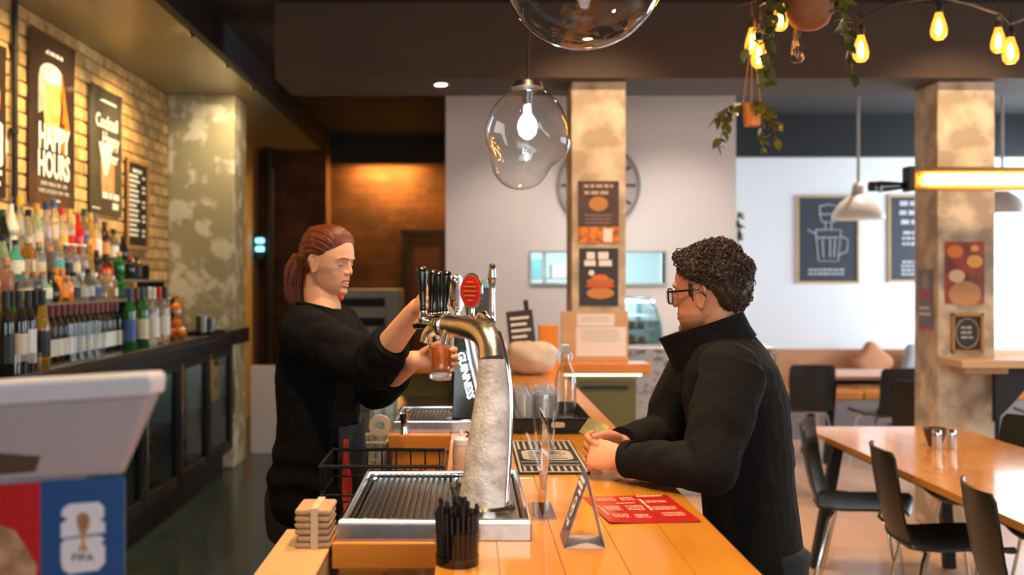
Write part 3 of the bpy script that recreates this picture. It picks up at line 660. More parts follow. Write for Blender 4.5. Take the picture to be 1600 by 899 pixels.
B1 = [(10, 402, 'square', 'pink', 'copper', None, 'square pink bottle with a copper cap'), (40, 423, 'spirit', 'clear', 'cork', 'cream', 'clear bottle with cork and turquoise neck band'), (55, 424, 'spirit', 'smoke', 'cork', 'black', 'smoky bottle with cork and black label'), (68, 422, 'squat', 'aqua', 'cork', 'white', 'aqua squat bottle with cork and white label'), (80, 427, 'squat', 'dark', 'black', None, 'squat round black bottle'),
      (87, 417, 'square', 'orange', 'orange', None, 'square orange bottle with orange cap'), (97, 418, 'spirit', 'amber', 'orange', 'orange', 'amber bottle with orange cap and label'), (105, 430, 'spirit', 'orange', 'amber', None, 'bright orange slim bottle'), (115, 428, 'spirit', 'clear', 'black', 'black', 'clear bottle with black cap and black label'), (127, 424, 'squat', 'clear', 'silver', 'grey', 'squat clear bottle with silver cap'),
      (138, 420, 'hock', 'smoke', 'black', 'grey', 'smoky slim bottle with grey label'), (148, 428, 'spirit', 'clear', 'white', 'blue', 'clear bottle with white cap and blue label'), (160, 420, 'taper', 'clear', 'red', None, 'clear tapered bottle with red cap'), (168, 424, 'spirit', 'gold', 'yellow', None, 'golden bottle with yellow cap'), (175, 432, 'square', 'clear', 'silver', 'white', 'square clear bottle with white label'), (188, 430, 'wine', 'green', 'green', 'green', 'dark green bottle with a green label')]
for (px, tp, kd, g, c, l, ds) in B1: put(1, px, tp, kd, g, c, l, ds, band='aqua' if 'neck band' in ds else None)
# counter row
for i in range(14):
    y = 5.02+i*0.0775
    bottle('wine', 'dark', 'burgundy', 'white', -2.085, y, CT, 0.275, 0.035, 'dark wine bottle with burgundy foil and white label in the long matching row', group='matching wine bottles in a row', capf=0.2, labz=(0.10, 0.40))
B0 = [(9, 440, 'wine', 'dark', 'black', 'black', 'dark wine bottle with black foil and matt black label', -1.985), (30, 444, 'wine', 'dark', 'black', 'cream', 'dark wine bottle with black foil and cream label', -1.985), (44, 446, 'wine', 'dark', 'black', 'white', 'dark wine bottle with black foil and tall white label', -1.985), (66, 447, 'hock', 'gold', 'black', 'black', 'golden wine bottle with black foil and black label', -2.00), (18, 444, 'hock', 'green', 'black', 'green', 'green wine bottle with black foil', -2.085), (55, 449, 'wine', 'dark', 'black', 'red', 'dark wine bottle with black foil and red-edged label', -2.085),
      (203, 425, 'wine', 'green', 'navy', 'blue', 'green bottle with navy foil and blue label', -1.99), (214, 430, 'wine', 'dark', 'burgundy', 'cream', 'dark bottle with burgundy foil and cream label', -2.08), (223, 434, 'spirit', 'green', 'green', 'cream', 'green bottle with green cap and cream label', -1.99), (233, 437, 'spirit', 'clear', 'silver', 'white', 'clear bottle with silver cap and white label', -2.08), (240, 424, 'wine', 'clear', 'cream', 'white', 'clear wine bottle with cream foil and white label', -1.99), (249, 428, 'spirit', 'clear', 'red', 'white', 'clear bottle with red cap and white label', -2.08), (257, 427, 'spirit', 'clear', 'black', 'white', 'clear bottle with black cap and white label', -1.99)]
for (px, tp, kd, g, c, l, ds, x) in B0: put(0, px, tp, kd, g, c, l, ds, x=x, labz=(0.10, 0.52) if 'tall' in ds else (0.14, 0.48), capf=0.2)
# clear glasses in front of the row
GT = {}
def tumbler(x, y, z, r0, r1, h, label, group=None, name='tumbler', cat='glass'):
    key = (r0, r1, h)
    if key in GT: return dup(GT[key], (x, y, z), 0, label, group)
    t = MB().lathe([(0, 0), (r0, 0), (r1, h), (r1-0.0025, h), (r0-0.003, 0.012), (0, 0.012)], 24).build(name, m_glass, None, ang=40)
    tag(t, label, cat, group); t.location = (x, y, z); GT[key] = t; return t
for i, px in enumerate((118, 131, 144, 156)):
    x = -1.955; d = -x*F/(VX-px); tumbler(x, d, CT, 0.024, 0.036, 0.19, 'tall empty clear glass standing before the matching wine bottles', 'tall clear glasses on the back counter', 'highball_glass')
for i in range(3): tumbler(-1.945, 4.42+i*0.075, CT, 0.030, 0.033, 0.085, 'short clear tumbler on the back counter beside the black-labelled wine', 'short tumblers on the back counter')
# jar of oranges
j = thing('glass_jar', 'round glass jar with a wide mouth filled with oranges', 'jar', (-2.02, 7.03, CT))
MB().lathe([(0, 0), (0.05, 0.0), (0.078, 0.03), (0.082, 0.08), (0.06, 0.14), (0.045, 0.165), (0.058, 0.23), (0.062, 0.29), (0.059, 0.29), (0.055, 0.23), (0.042, 0.165), (0.057, 0.14), (0.079, 0.08), (0.075, 0.03), (0.048, 0.006), (0, 0.006)], 26).build('glass_body', glass('jar_glass', (1.0, 0.93, 0.8)), j, ang=50)
m_or = mat('orange_peel', (0.90, 0.27, 0.01), 0.4, bump=(150, 0.2))
for k, (dx, dy, dz) in enumerate([(-0.036, 0.0, 0.046), (0.036, 0.005, 0.046), (0.0, 0.012, 0.108), (0.0, 0.0, 0.215)]):
    o = MB().ball((0, 0, 0), 0.036, 16, 10).build('orange', m_or); o.location = (-2.02+dx, 7.03+dy, CT+dz)
    tag(o, 'whole orange inside the round glass jar', 'orange', 'oranges in the jar')
tr = MB().box(-0.09, 0.09, -0.22, 0.22, 0, 0.006).box(-0.09, -0.084, -0.22, 0.22, 0.006, 0.02).box(0.084, 0.09, -0.22, 0.22, 0.006, 0.02).box(-0.084, 0.084, -0.22, -0.214, 0.006, 0.02).box(-0.084, 0.084, 0.214, 0.22, 0.006, 0.02).build('serving_tray', m_blackgloss)
tr.location = (-2.0, 7.78, CT); tag(tr, 'small black tray with steel cups before the plaster pillar', 'tray')
for (y, h, r, ds) in ((7.64, 0.135, 0.045, 'taller brushed steel cup'), (7.92, 0.11, 0.038, 'shorter brushed steel cup')):
    o = MB().lathe([(0, 0), (r*0.85, 0), (r, h), (r-0.003, h), (r*0.85-0.003, 0.006), (0, 0.006)], 24).build('steel_cup', m_steel, ang=40); o.location = (-2.0, y, CT+0.006)
    tag(o, ds+' on the black tray by the pillar', 'cup')
# ---- things on the brick wall
def on_wall(y0, y1, z0, z1): return panel_mtx((LW+0.012, (y0+y1)/2, (z0+z1)/2), (0, 1, 0), (0, 0, 1))
def sheet(parent, w, h, m, curl=0.015, name='sheet'):
    g = []
    for jj in range(13):
        v = -h/2+h*jj/12; r = []
        for i in range(9):
            u = -w/2+w*i/8; r.append((u, v, curl*((abs(u)/(w/2))**4*0.6+max(0, v/(h/2))**6*0.8)*(1 if u < 0 else 0.6)))
        g.append(r)
    return MB().grid(g).build(name, m, parent, solid=0.0008)
m_pbrown = mat('poster_brown', (0.050, 0.032, 0.026), 0.25, noise=(3, (0.035, 0.022, 0.018), 0.3, 0.7), coat=0.3)
m_amb = mat('print_amber', (0.75, 0.30, 0.05), 0.3, noise=(9, (0.90, 0.62, 0.30), 0.35, 0.7)); m_foam = mat('print_foam', (0.85, 0.82, 0.74), 0.3); m_org = mat('print_orange', (0.62, 0.13, 0.02), 0.3, noise=(14, (0.85, 0.30, 0.04), 0.35, 0.7))
p = thing('wall_poster', 'dark brown HAPPY HOURS poster with a tall beer on the yellow brick wall', 'poster', mtx=on_wall(5.71, 6.38, 1.985, 2.975))
w, hh = 0.67, 0.99
sheet(p, w, hh, m_pbrown)
poly(p, 'printed_beer', [(-0.09, -0.08), (0.10, -0.08), (0.15, 0.26), (-0.15, 0.26)], m_amb, 0.001)
poly(p, 'printed_foam', circ(0.0, 0.28, 0.16, 20, 0.06), m_foam, 0.0018)
poly(p, 'painted_glare', [(-0.31, -0.02), (-0.12, 0.05), (-0.05, 0.25), (-0.16, 0.36), (-0.30, 0.30)], mat('glare_pale', (0.62, 0.60, 0.52), 0.3, noise=(6, (0.35, 0.32, 0.25), 0.3, 0.7)), 0.0014)  # pale shape painted on as glare across the poster
for (cx, cy, r) in ((-0.22, -0.10, 0.10), (-0.24, 0.02, 0.07), (0.22, 0.02, 0.09), (0.20, -0.08, 0.10)): poly(p, 'printed_snack', circ(cx, cy, r*0.75, 16, r), m_org, 0.0012)
poly(p, 'printed_bottle', [(0.13, 0.30), (0.15, 0.31), (0.27, -0.04), (0.20, -0.08)], m_org, 0.0022)
txt(p, 'HAPPY', 0.03, -0.105, 0.20, m_ink, 0.004, bold=0.035, sx=0.74); txt(p, 'HOURS', 0.03, -0.265, 0.20, m_ink, 0.004, bold=0.035, sx=0.70)
txt(p, 'EVERY FRIDAY 5PM - 7PM', 0.03, -0.372, 0.034, m_ink, 0.004); txt(p, 'EVERY SATURDAY 5PM - 7PM', 0.03, -0.415, 0.034, m_ink, 0.004)
scrib(p, 0.05, 0.40, 0.30, 0.03, 1); scrib(p, 0.06, -0.462, 0.14, 0.014, 1)
p = thing('wall_poster', 'dark green-brown Cocktail Happy Hour poster beside the framed menu board', 'poster', mtx=on_wall(6.62, 7.24, 1.985, 2.835))
sheet(p, 0.62, 0.85, mat('poster_olive', (0.045, 0.038, 0.025), 0.25, coat=0.3))
poly(p, 'painted_corner_gloss', [(-0.31, 0.10), (-0.16, 0.15), (-0.14, 0.36), (-0.22, 0.42), (-0.31, 0.41)], mat('gloss_pale', (0.55, 0.58, 0.55), 0.2, noise=(5, (0.25, 0.25, 0.2), 0.3, 0.7)), 0.001)  # pale patch coloured in as gloss on the poster corner
poly(p, 'printed_hand', [(-0.06, -0.27), (0.18, -0.27), (0.21, -0.12), (0.12, -0.02), (-0.08, -0.06)], mat('print_skin', (0.70, 0.38, 0.20), 0.3, noise=(8, (0.5, 0.2, 0.06), 0.3, 0.7)), 0.001)
poly(p, 'printed_glass', [(-0.02, -0.15), (0.04, -0.15), (0.14, 0.06), (-0.12, 0.06)], m_foam, 0.0016)
txt(p, 'Cocktail', 0.03, 0.20, 0.125, m_ink, 0.004, bold=0.02); txt(p, 'Happy', 0.10, 0.09, 0.125, m_ink, 0.004, bold=0.02); txt(p, 'Hour', 0.12, -0.03, 0.11, m_ink, 0.004, bold=0.02)
scrib(p, 0.10, -0.29, 0.34, 0.05, 1); scrib(p, 0.20, -0.355, 0.14, 0.05, 1); scrib(p, 0.05, 0.345, 0.34, 0.02, 1); scrib(p, -0.17, -0.385, 0.16, 0.012, 1)
p = thing('wall_poster', 'brown poster edge with white lettering beside the vertical wall conduit', 'poster', mtx=on_wall(4.86, 5.44, 1.98, 2.78))
sheet(p, 0.58, 0.80, m_pbrown, 0.008)
poly(p, 'printed_plate', circ(0.10, 0.14, 0.16, 20, 0.20), m_foam, 0.001); poly(p, 'printed_food', circ(0.12, 0.12, 0.11, 16, 0.13), m_org, 0.0016)
poly(p, 'printed_roundel', circ(0.21, -0.12, 0.10, 20, 0.12), m_ink, 0.0022); scrib(p, 0.10, -0.27, 0.30, 0.03, 3)
p = thing('menu_board', 'narrow framed black menu board of white lines on the brick wall', 'menu board', mtx=on_wall(7.33, 7.83, 1.77, 2.43))
m_frame = wood('frame_wood', (0.42, 0.22, 0.07), (0.34, 0.16, 0.05), 3, 0.5, 'Y')
MB().box(-0.25, 0.25, -0.33, 0.33, 0, 0.008).build('board', mat('chalk_black', (0.012, 0.016, 0.013), 0.6), p)
for a in ((-0.25, -0.215, -0.33, 0.33), (0.215, 0.25, -0.33, 0.33), (-0.215, 0.215, -0.33, -0.30), (-0.215, 0.215, 0.30, 0.33)): MB().box(a[0], a[1], a[2], a[3], 0.0, 0.022).build('frame_bar', m_frame, p, bevel=0.003)
scrib(p, 0.0, 0.25, 0.22, 0.03, 1, z=0.0085)
for i in range(13):
    wd = (0.20, 0.24, 0.17, 0.22)[i % 4]; yy = 0.20-i*0.036
    poly(p, 'chalk_line', [(-0.19, yy), (-0.19+wd, yy), (-0.19+wd, yy+0.018), (-0.19, yy+0.018)], m_ink, 0.0082)
    if i % 3 != 1: poly(p, 'chalk_price', [(0.11, yy), (0.18, yy), (0.18, yy+0.018), (0.11, yy+0.018)], m_ink, 0.0082)
cd = thing('conduit', 'thin dark vertical conduit with clips on the yellow brick wall', 'pipe', (LW+0.028, 5.52, 0))
MB().tube([(0, 0, 1.69), (0, 0, ALC)], 0.016, 12).build('pipe', m_black, cd)
for zz in (1.9, 2.35, 2.8): MB().box(-0.02, 0.006, -0.03, 0.03, zz-0.012, zz+0.012).lathe([(0.02, zz-0.014), (0.02, zz+0.014)], 12).build('clip', m_black, cd)
# pipe in the dark bay
dp = thing('drain_pipe', 'thick black vertical pipe in the dark brick bay', 'pipe', (-2.32, 11.85, 0))
MB().lathe([(0.06, 0), (0.06, ALC)], 16).build('pipe', m_black, dp)
for zz in (0.6, 1.9): MB().lathe([(0.06, zz-0.03), (0.068, zz-0.03), (0.068, zz+0.03), (0.06, zz+0.03)], 16).build('collar', m_black, dp)
# stainless appliance behind the woman
ap = thing('glass_washer', 'grey steel glass washer with black slots behind the woman', 'appliance', (-0.92, 9.4, 0))
MB().box(-0.40, 0.28, 0, 0.6, 0.08, 1.46).build('body', mat('washer_grey', (0.24, 0.22, 0.19), 0.4, 0.3), ap, bevel=0.01)
MB().box(-0.36, 0.14, -0.012, 0.0, 1.30, 1.38).build('control_slot', m_blackgloss, ap, bevel=0.003)
MB().box(-0.36, 0.14, -0.012, 0.0, 1.12, 1.20).build('door_slot', m_blackgloss, ap, bevel=0.003)
MB().box(-0.36, 0.24, -0.02, 0.0, 0.35, 1.06).build('door', mat('washer_door', (0.27, 0.25, 0.21), 0.35, 0.4), ap, bevel=0.006)
for (x, y) in ((-0.36, 0.04), (0.24, 0.04), (-0.36, 0.56), (0.24, 0.56)): MB().lathe([(0.02, 0), (0.02, 0.08)], 10, (x, y, 0)).build('foot', m_black, ap)

# bottles kept in the fridges
for k, (f, y0, w) in enumerate(FR):
    if k < 3: continue
    for i in range(5):
        bottle('wine', ('green', 'dark', 'brown', 'amber', 'clear')[(i+k) % 5], ('gold', 'silver', 'red', 'black', 'white')[(i*2+k) % 5], ('white', 'cream', 'red', 'blue', 'green')[(i*3+k) % 5], -2.19+0.08+0.02*(i % 2), y0+0.13+i*0.125, 0.201, 0.26, 0.033, 'small bottle chilling behind the glass of a bar fridge', group='bottles in the bar fridges')
# ================================================================== THE BAR
BT = 1.05
bar = thing('bar_counter', 'long honey coloured timber bar counter running away from the viewer', 'counter', (0.0, 0, 0))
bw = (0.495+0.06)/5
for i in range(5):
    x0 = -0.06+i*bw; cuts = [0.95, 2.02+0.37*((i*3) % 5)*0.5, 3.9+0.3*((i*2) % 5)*0.6, 6.05]
    for a, b in zip(cuts, cuts[1:]):
        MB().box(x0+0.0004, x0+bw-0.0004, a+0.0004, b-0.0004, 1.0, BT).build('board', m_bar, bar, bevel=0.0008)
MB().box(-0.05, 0.40, 0.97, 6.04, 0.02, 0.999).build('body', mat('bar_body_dark', (0.035, 0.028, 0.024), 0.5), bar)
for i in range(11):
    y0 = 0.98+i*0.46; MB().box(0.40, 0.418, y0, y0+0.452, 0.10, 0.995).build('front_panel', mat('bar_panel', (0.10, 0.055, 0.03), 0.45), bar, bevel=0.004)
for (y0, y1) in ((1.942, 2.55), (3.285, 3.80)):
    MB().box(-0.262, -0.061, y0, y1, 1.0, BT).build('tap_platform', m_barend, bar, bevel=0.003)
    MB().box(-0.25, -0.061, y0+0.008, y1, 0.862, 0.999).build('platform_front', m_barend, bar, bevel=0.003)
for (x0, y0, y1) in ((-0.42, 1.5, 2.84), (-0.31, 2.84, 3.25), (-0.42, 3.25, 6.04)):
    MB().box(x0, -0.052, y0, y1, 0.82, 0.86).build('work_shelf', m_dsteel, bar, bevel=0.003)
    MB().box(x0+0.02, x0+0.05, y0+0.005, y1-0.005, 0.0, 0.819).build('shelf_panel', m_black, bar)
# near counter that carries the terminal
nc = thing('service_counter', 'dark service counter under the white terminal', 'counter', (-0.75, 1.2, 0))
MB().box(-0.6, 0.66, -0.28, 0.20, 1.0, BT).build('top', m_barend, nc, bevel=0.004)
MB().box(-0.56, 0.62, -0.24, 0.16, 0, 1.0).build('body', m_black, nc)
# return counter with the green front
rc = thing('return_counter', 'green fronted counter end with an orange timber top', 'counter', (0.5, 6.06, 0))
MB().box(-0.9, 0.575, 0.0, 0.235, 0.99, BT).build('top', m_barend, rc, bevel=0.005)
m_green = mat('olive_green_front', (0.13, 0.125, 0.045), 0.5)
MB().box(-0.9, 0.49, 0.03, 0.20, 0.0, 0.985).build('front', m_green, rc, bevel=0.004)
MB().box(0.16, 0.44, 0.024, 0.03, 0.90, 0.915).build('recess_line', m_black, rc)
MB().box(-0.2, 0.52, 0.012, 0.022, 0.978, 0.988).build('led_strip', emit('led_strip_emit', (0.95, 0.95, 0.60), 2.2), rc)
# ---- drip trays
def drip_tray(x0, y0, w, dp, label, nb, gx0, gx1):
    t = thing('drip_tray', label, 'drip tray', (x0, y0, BT))
    r = 0.016; h = 0.032
    MB().box(0, w, 0, 0.004, 0, h).box(0, w, dp-0.004, dp, 0, h).box(0, 0.004, 0.004, dp-0.004, 0, h).box(w-0.004, w, 0.004, dp-0.004, 0, h).box(0.004, w-0.004, 0.004, dp-0.004, 0, 0.012).build('pan', m_steel, t, bevel=0.0015)
    MB().tube([(r*0.5, r*0.5, h), (w-r*0.5, r*0.5, h), (w-r*0.5, dp-r*0.5, h), (r*0.5, dp-r*0.5, h)], r*0.55, 8, closed=True).build('rim', m_chrome, t)
    MB().box(gx1+0.004, w-0.016, 0.016, dp-0.016, 0.012, 0.026).build('deck', m_steel, t, bevel=0.002)
    bwid = (gx1-gx0)/nb
    MB().box(gx0-0.012, gx0-0.003, 0.02, dp-0.02, 0.012, 0.027).box(gx1-0.004, gx1+0.003, 0.02, dp-0.02, 0.012, 0.027).build('grille_frame', m_chrome, t, bevel=0.001)
    bme = MB().box(0, bwid*0.52, 0.024, dp-0.024, 0.019, 0.026).mesh('grille_bar', bevel=0.001); bme.materials.append(m_steel)
    for i in range(nb):
        o = bpy.data.objects.new('grille_bar', bme); COL.objects.link(o); o.parent = t; o.location = (gx0+i*bwid+bwid*0.2, 0, 0)
    return t
drip_tray(-0.253, 1.956, 0.37, 0.515, 'near stainless drip tray with slotted grille carrying the frosted tap tower', 14, 0.035, 0.222)
drip_tray(-0.25, 3.345, 0.37, 0.40, 'far stainless drip tray with slotted grille carrying the black stout tower', 14, 0.035, 0.222)
# ---- frosted tower
tw = thing('beer_tower', 'curved chrome beer tower with frosted column and a row of tap handles', 'beer tap', (0.03, 2.12, BT+0.026))
O = Vector((0.03, 2.12, BT+0.026))
def L(px, py, d): return P(px, py, d)-O
def cat(pts, k=4):
    pts = [Vector(p) for p in pts]; out = []
    for i in range(len(pts)-1):
        p0 = pts[max(i-1, 0)]; p1 = pts[i]; p2 = pts[i+1]; p3 = pts[min(i+2, len(pts)-1)]
        for j in range(k):
            t = j/k; out.append(0.5*((2*p1)+(p2-p0)*t+(2*p0-5*p1+4*p2-p3)*t*t+(3*p1-p0-3*p2+p3)*t**3))
    out.append(pts[-1]); return out
def lerpn(r, k=4):
    out = []
    for a, b in zip(r, r[1:]): out += [a+(b-a)*j/k for j in range(k)]
    return out+[r[-1]]
m_frost = mat('frosted_metal', (0.50, 0.46, 0.44), 0.55, 0.35, noise=(26, (0.80, 0.77, 0.76), 0.40, 0.62), bump=(140, 0.35))
MB().lathe([(0, 0), (0.064, 0), (0.064, 0.006), (0.058, 0.012), (0, 0.012)], 32).build('flange', m_chrome, tw, bevel=0.0)
cpth = [Vector((0, 0, 0.008)), L(758, 770, 2.12), L(762, 720, 2.12), L(767, 660, 2.125), L(771, 600, 2.13), L(771, 562, 2.135)]
MB().tube(cat(cpth), lerpn([0.053, 0.051, 0.047, 0.041, 0.034, 0.0315]), 28).build('column', m_frost, tw, ang=60)
npth = [L(771, 563, 2.135), L(768, 540, 2.15), L(757, 522, 2.18), L(738, 513, 2.23), L(715, 510, 2.30), L(698, 508, 2.36)]
MB().tube(cat(npth), lerpn([0.0318, 0.030, 0.0285, 0.0265, 0.0255, 0.025]), 24).build('neck', mat('tower_chrome', (0.80, 0.72, 0.64), 0.24, 1.0, bump=(60, 0.06)), tw, ang=60)
rg = MB()
for q in (0.30, 0.62, 0.9):
    c = L(702, 508.5, 2.345).lerp(L(690, 507, 2.385), q); ax = (L(690, 507, 2.385)-L(702, 508.5, 2.345)).normalized()*0.003
    rg.tube([c-ax, c+ax], 0.0275, 24)
rg.build('coupling_ring', m_chrome, tw)
MB().tube(cat([L(692, 507, 2.38), L(675, 505, 2.43), L(660, 504, 2.46), L(649, 509, 2.48)]), lerpn([0.0245, 0.022, 0.016, 0.009]), 18).build('manifold_end', m_chrome, tw, ang=60)
for (pts, rr) in (([L(690, 508, 2.38), L(677, 514, 2.385), L(668, 523, 2.39), L(663, 536, 2.39)], [0.017, 0.016, 0.0135, 0.0115]), ([L(712, 512, 2.31), L(704, 517, 2.31), L(698, 525, 2.31), L(695, 538, 2.31)], [0.014, 0.0135, 0.011, 0.0095])):
    MB().tube(cat(pts), lerpn(rr), 16).build('spout', m_chrome, tw, ang=60)
def handle_black(px, d, yt, yb, name='tap_handle'):
    b = L(px[0], yb, d); t = L(px[1], yt, d); s = F/d
    h = (t-b); k = h.length; pr = [(0, 0.0065), (0.06, 0.0085), (0.10, 0.0075), (0.16, 0.0070), (0.5, 0.0100), (0.82, 0.0128), (0.90, 0.0130), (0.96, 0.0105), (1.0, 0.004)]
    hd = MB().tube([b+h*q for q, _ in pr], [r for _, r in pr], 18).build(name, m_blackgloss, tw, ang=60)
    MB().tube([b+Vector((0, 0, -0.028)), b+Vector((0, 0, -0.018)), b+Vector((0, 0, -0.012)), b], [0.008, 0.013, 0.010, 0.009], 16).build('collar', m_chrome, hd, ang=60)
handle_black((661, 659), 2.42, 416, 486)
handle_black((674, 677), 2.45, 421, 489)
handle_black((686, 685), 2.42, 424, 488)
handle_black((695, 698), 2.37, 423, 487)
def medallion(cx, cy, d, hw, hh, yaw, m, label):
    c = L(cx, cy, d); M = Matrix.Translation(c) @ Matrix.Rotation(yaw, 4, 'Z')
    back = MB(); back.lathe([(0, -0.006), (0.9, -0.006), (1.0, 0.0), (0.95, 0.005), (0, 0.007)], 28, mtx=M @ Matrix.Rotation(PI/2, 4, 'X') @ Matrix.Diagonal((hw, hh, 1, 1)))
    o = back.build('tap_badge', m_chrome, tw, ang=50)
    MB().lathe([(0, 0.0), (0.86, 0.0), (0.84, 0.003), (0, 0.005)], 28, mtx=M @ Matrix.Translation((0, -0.005, 0)) @ Matrix.Rotation(PI/2, 4, 'X') @ Matrix.Diagonal((hw, hh, 1, 1))).build('badge_face', m, o, ang=50)
    MB().tube([c+Vector((0, 0.004, -hh*0.9)), c+Vector((0, 0.003, -hh-0.012)), c+Vector((0, 0, -hh-0.03))], [0.007, 0.006, 0.009], 14).build('stem', m_chrome, o)
    return M, o
medallion(714, 459, 2.32, 0.030, 0.044, 1.15, m_chrome, 'chrome')
MM, mo = medallion(737, 455, 2.26, 0.027, 0.040, -0.35, mat('badge_red', (0.55, 0.010, 0.008), 0.25, coat=0.5), 'red')
m_goldp = mat('badge_gold', (0.8, 0.45, 0.12), 0.3, 0.7)
for i in range(5):
    wv = (0.016, 0.026, 0.030, 0.026, 0.014)[i]; zz = 0.020-i*0.010
    MB().box(-wv/2, wv/2, -0.0112, -0.0104, zz-0.0014, zz+0.0014, MM).build('badge_print', m_goldp, mo, smooth=False)
hb = L(769, 500, 2.17); ht = L(769, 412, 2.17); q = ht-hb
MB().tube([hb+q*t for t in (0, 0.08, 0.1, 0.5, 0.62, 0.70, 0.72, 0.80, 0.9, 0.97, 1.0)], [0.0075, 0.0075, 0.0068, 0.0062, 0.0070, 0.0085, 0.0095, 0.0092, 0.0078, 0.0070, 0.003], 14).build('tap_handle', m_chrome, tw, ang=50)
MB().tube(cat([L(748, 500, 2.2), L(754, 492, 2.19), L(762, 497, 2.17), L(769, 506, 2.165)]), 0.009, 12).build('linkage', m_chrome, tw, ang=60)
MB().tube(cat([L(790, 800, 2.09), L(796, 700, 2.10), L(797, 620, 2.11), L(790, 560, 2.12), L(779, 520, 2.14)]), 0.006, 10).build('side_tube', m_chrome, tw, ang=60)
# ---- stout tower
gt = thing('stout_tower', 'slim black leaning stout tower with glowing GUINNESS lettering', 'beer tap', (-0.02, 3.45, BT+0.026))
z1 = 0.345
rings = []
for (z, x0, x1, dy) in ((0, -0.040, 0.062, 0.05), (0.06, -0.038, 0.050, 0.046), (0.2, -0.034, 0.018, 0.04), (z1-0.02, -0.030, -0.008, 0.032), (z1, -0.028, -0.012, 0.026)):
    rings.append([(x0, -dy, z), (x1, -dy, z), (x1, dy, z), (x0, dy, z)])
MB().loft(rings).build('body', m_blackgloss, gt, bevel=0.004)
MB().tube([(0.062, -0.05, 0.004), (0.050, -0.046, 0.06), (0.020, -0.04, 0.2), (-0.004, -0.033, z1-0.02)], 0.006, 10).build('chrome_edge', m_chrome, gt)
MB().tube([(0.085, -0.02, 0.004), (0.070, -0.02, 0.08), (0.036, -0.02, 0.2), (0.012, -0.02, z1)], 0.008, 10).build('chrome_pipe', m_chrome, gt)
ng = txt(gt, 'GUINNESS', 0, 0, 0.034, emit('lettering_glow', (0.72, 0.90, 1.0), 1.6), 0, bold=0.02)
dirv = Vector((0.050-0.018, 0, 0.06-0.2)).normalized(); nrm = Vector((0, -1, 0)); upv = nrm.cross(dirv)
Mx = Matrix((dirv, upv, nrm)).transposed().to_4x4(); Mx.translation = Vector((0.006, -0.0475, 0.155)); ng.matrix_local = Mx
MB().lathe([(0.07, 0), (0.07, 0.006), (0, 0.006)], 24, (0.01, 0, 0)).build('flange', m_chrome, gt)
MB().tube([(-0.03, 0, z1-0.03), (-0.07, -0.01, z1-0.035), (-0.09, -0.01, z1-0.07)], [0.012, 0.011, 0.009], 12).build('spout', m_chrome, gt)
MB().tube([(-0.022, -0.01, z1), (-0.022, -0.01, z1+0.04), (-0.022, -0.01, z1+0.10)], [0.006, 0.009, 0.011], 12).build('tap_handle', m_blackgloss, gt)
# ---- screen on the bar
ps = thing('till_screen', 'dark till screen on a stand beyond the beer tower', 'screen', (0.10, 4.6, BT))
MB().box(-0.065, 0.065, -0.06, 0.06, 0, 0.012).build('base', m_black, ps, bevel=0.003)
MB().tube([(0, 0.02, 0.01), (0, 0.02, 0.30)], 0.014, 10).build('post', m_black, ps)
MB().box(-0.075, 0.05, -0.012, 0.012, 0.28, 0.46, Matrix.Rotation(-0.12, 4, 'Y')).build('panel', mat('screen_back', (0.035, 0.035, 0.03), 0.3), ps, bevel=0.006)
MB().box(-0.06, 0.04, -0.006, 0.018, 0.46, 0.50, Matrix.Rotation(-0.12, 4, 'Y')).build('teal_reflection', mat('reflection_teal', (0.20, 0.45, 0.50), 0.2), ps, bevel=0.006)  # teal block stands in for the reflection above the screen
# ---- glass tray
gtx, gty = 0.135, 3.31
m_rack = glass('rack_glass', (0.96, 0.97, 0.98), rough=0.04, refl=1.8, bright_mix=0.13)
bt = thing('glass_tray', 'black plastic tray with hand holes holding upturned glasses and a bottle', 'tray', (gtx, gty, BT))
MB().box(0, 0.258, 0, 0.45, 0, 0.008).box(0, 0.006, 0, 0.45, 0.008, 0.052).box(0.252, 0.258, 0, 0.45, 0.008, 0.052).box(0.006, 0.252, 0, 0.006, 0.008, 0.052).box(0.006, 0.252, 0.444, 0.45, 0.008, 0.052).build('tray_body', m_blackrub, bt, bevel=0.002)
MB().prism(rrect(0.15, 0.03, 0.045, 0.018, 0.008), -0.0006, 0.0006, panel_mtx((0, -0.0008, 0), (1, 0, 0), (0, 0, 1))).build('hand_hole', mat('pale_slot', (0.55, 0.48, 0.42), 0.5), bt)
for i in range(2):
    for jx in range(4):
        tumbler(gtx+0.045+i*0.078, gty+0.06+jx*0.09, BT+0.008, 0.036, 0.030, 0.115+0.0, 'upturned clear drinking glass standing in the black tray', 'upturned glasses in the tray', 'drinking_glass').data.materials[0] = m_rack
wb = thing('water_bottle', 'clear glass water bottle with a clip stopper in the black tray', 'bottle', (0.333, 3.56, BT+0.008))
MB().lathe([(0, 0), (0.034, 0), (0.037, 0.006), (0.037, 0.14), (0.030, 0.17), (0.016, 0.20), (0.0135, 0.245), (0.0115, 0.245), (0.014, 0.2), (0.028, 0.168), (0.0345, 0.14), (0.0345, 0.01), (0, 0.008)], 24).build('glass_body', m_glass, wb, ang=50)
MB().lathe([(0.0145, 0.235), (0.0165, 0.24), (0.0165, 0.262), (0.011, 0.268), (0, 0.268)], 16).build('stopper', mat('stopper_clear', (0.7, 0.7, 0.68), 0.15, trans=0.4), wb)
MB().tube([(-0.016, 0, 0.24), (-0.024, 0, 0.225), (-0.020, 0, 0.205)], 0.0015, 6).tube([(0.016, 0, 0.24), (0.024, 0, 0.225), (0.020, 0, 0.205)], 0.0015, 6).build('wire_clip', m_chrome, wb)
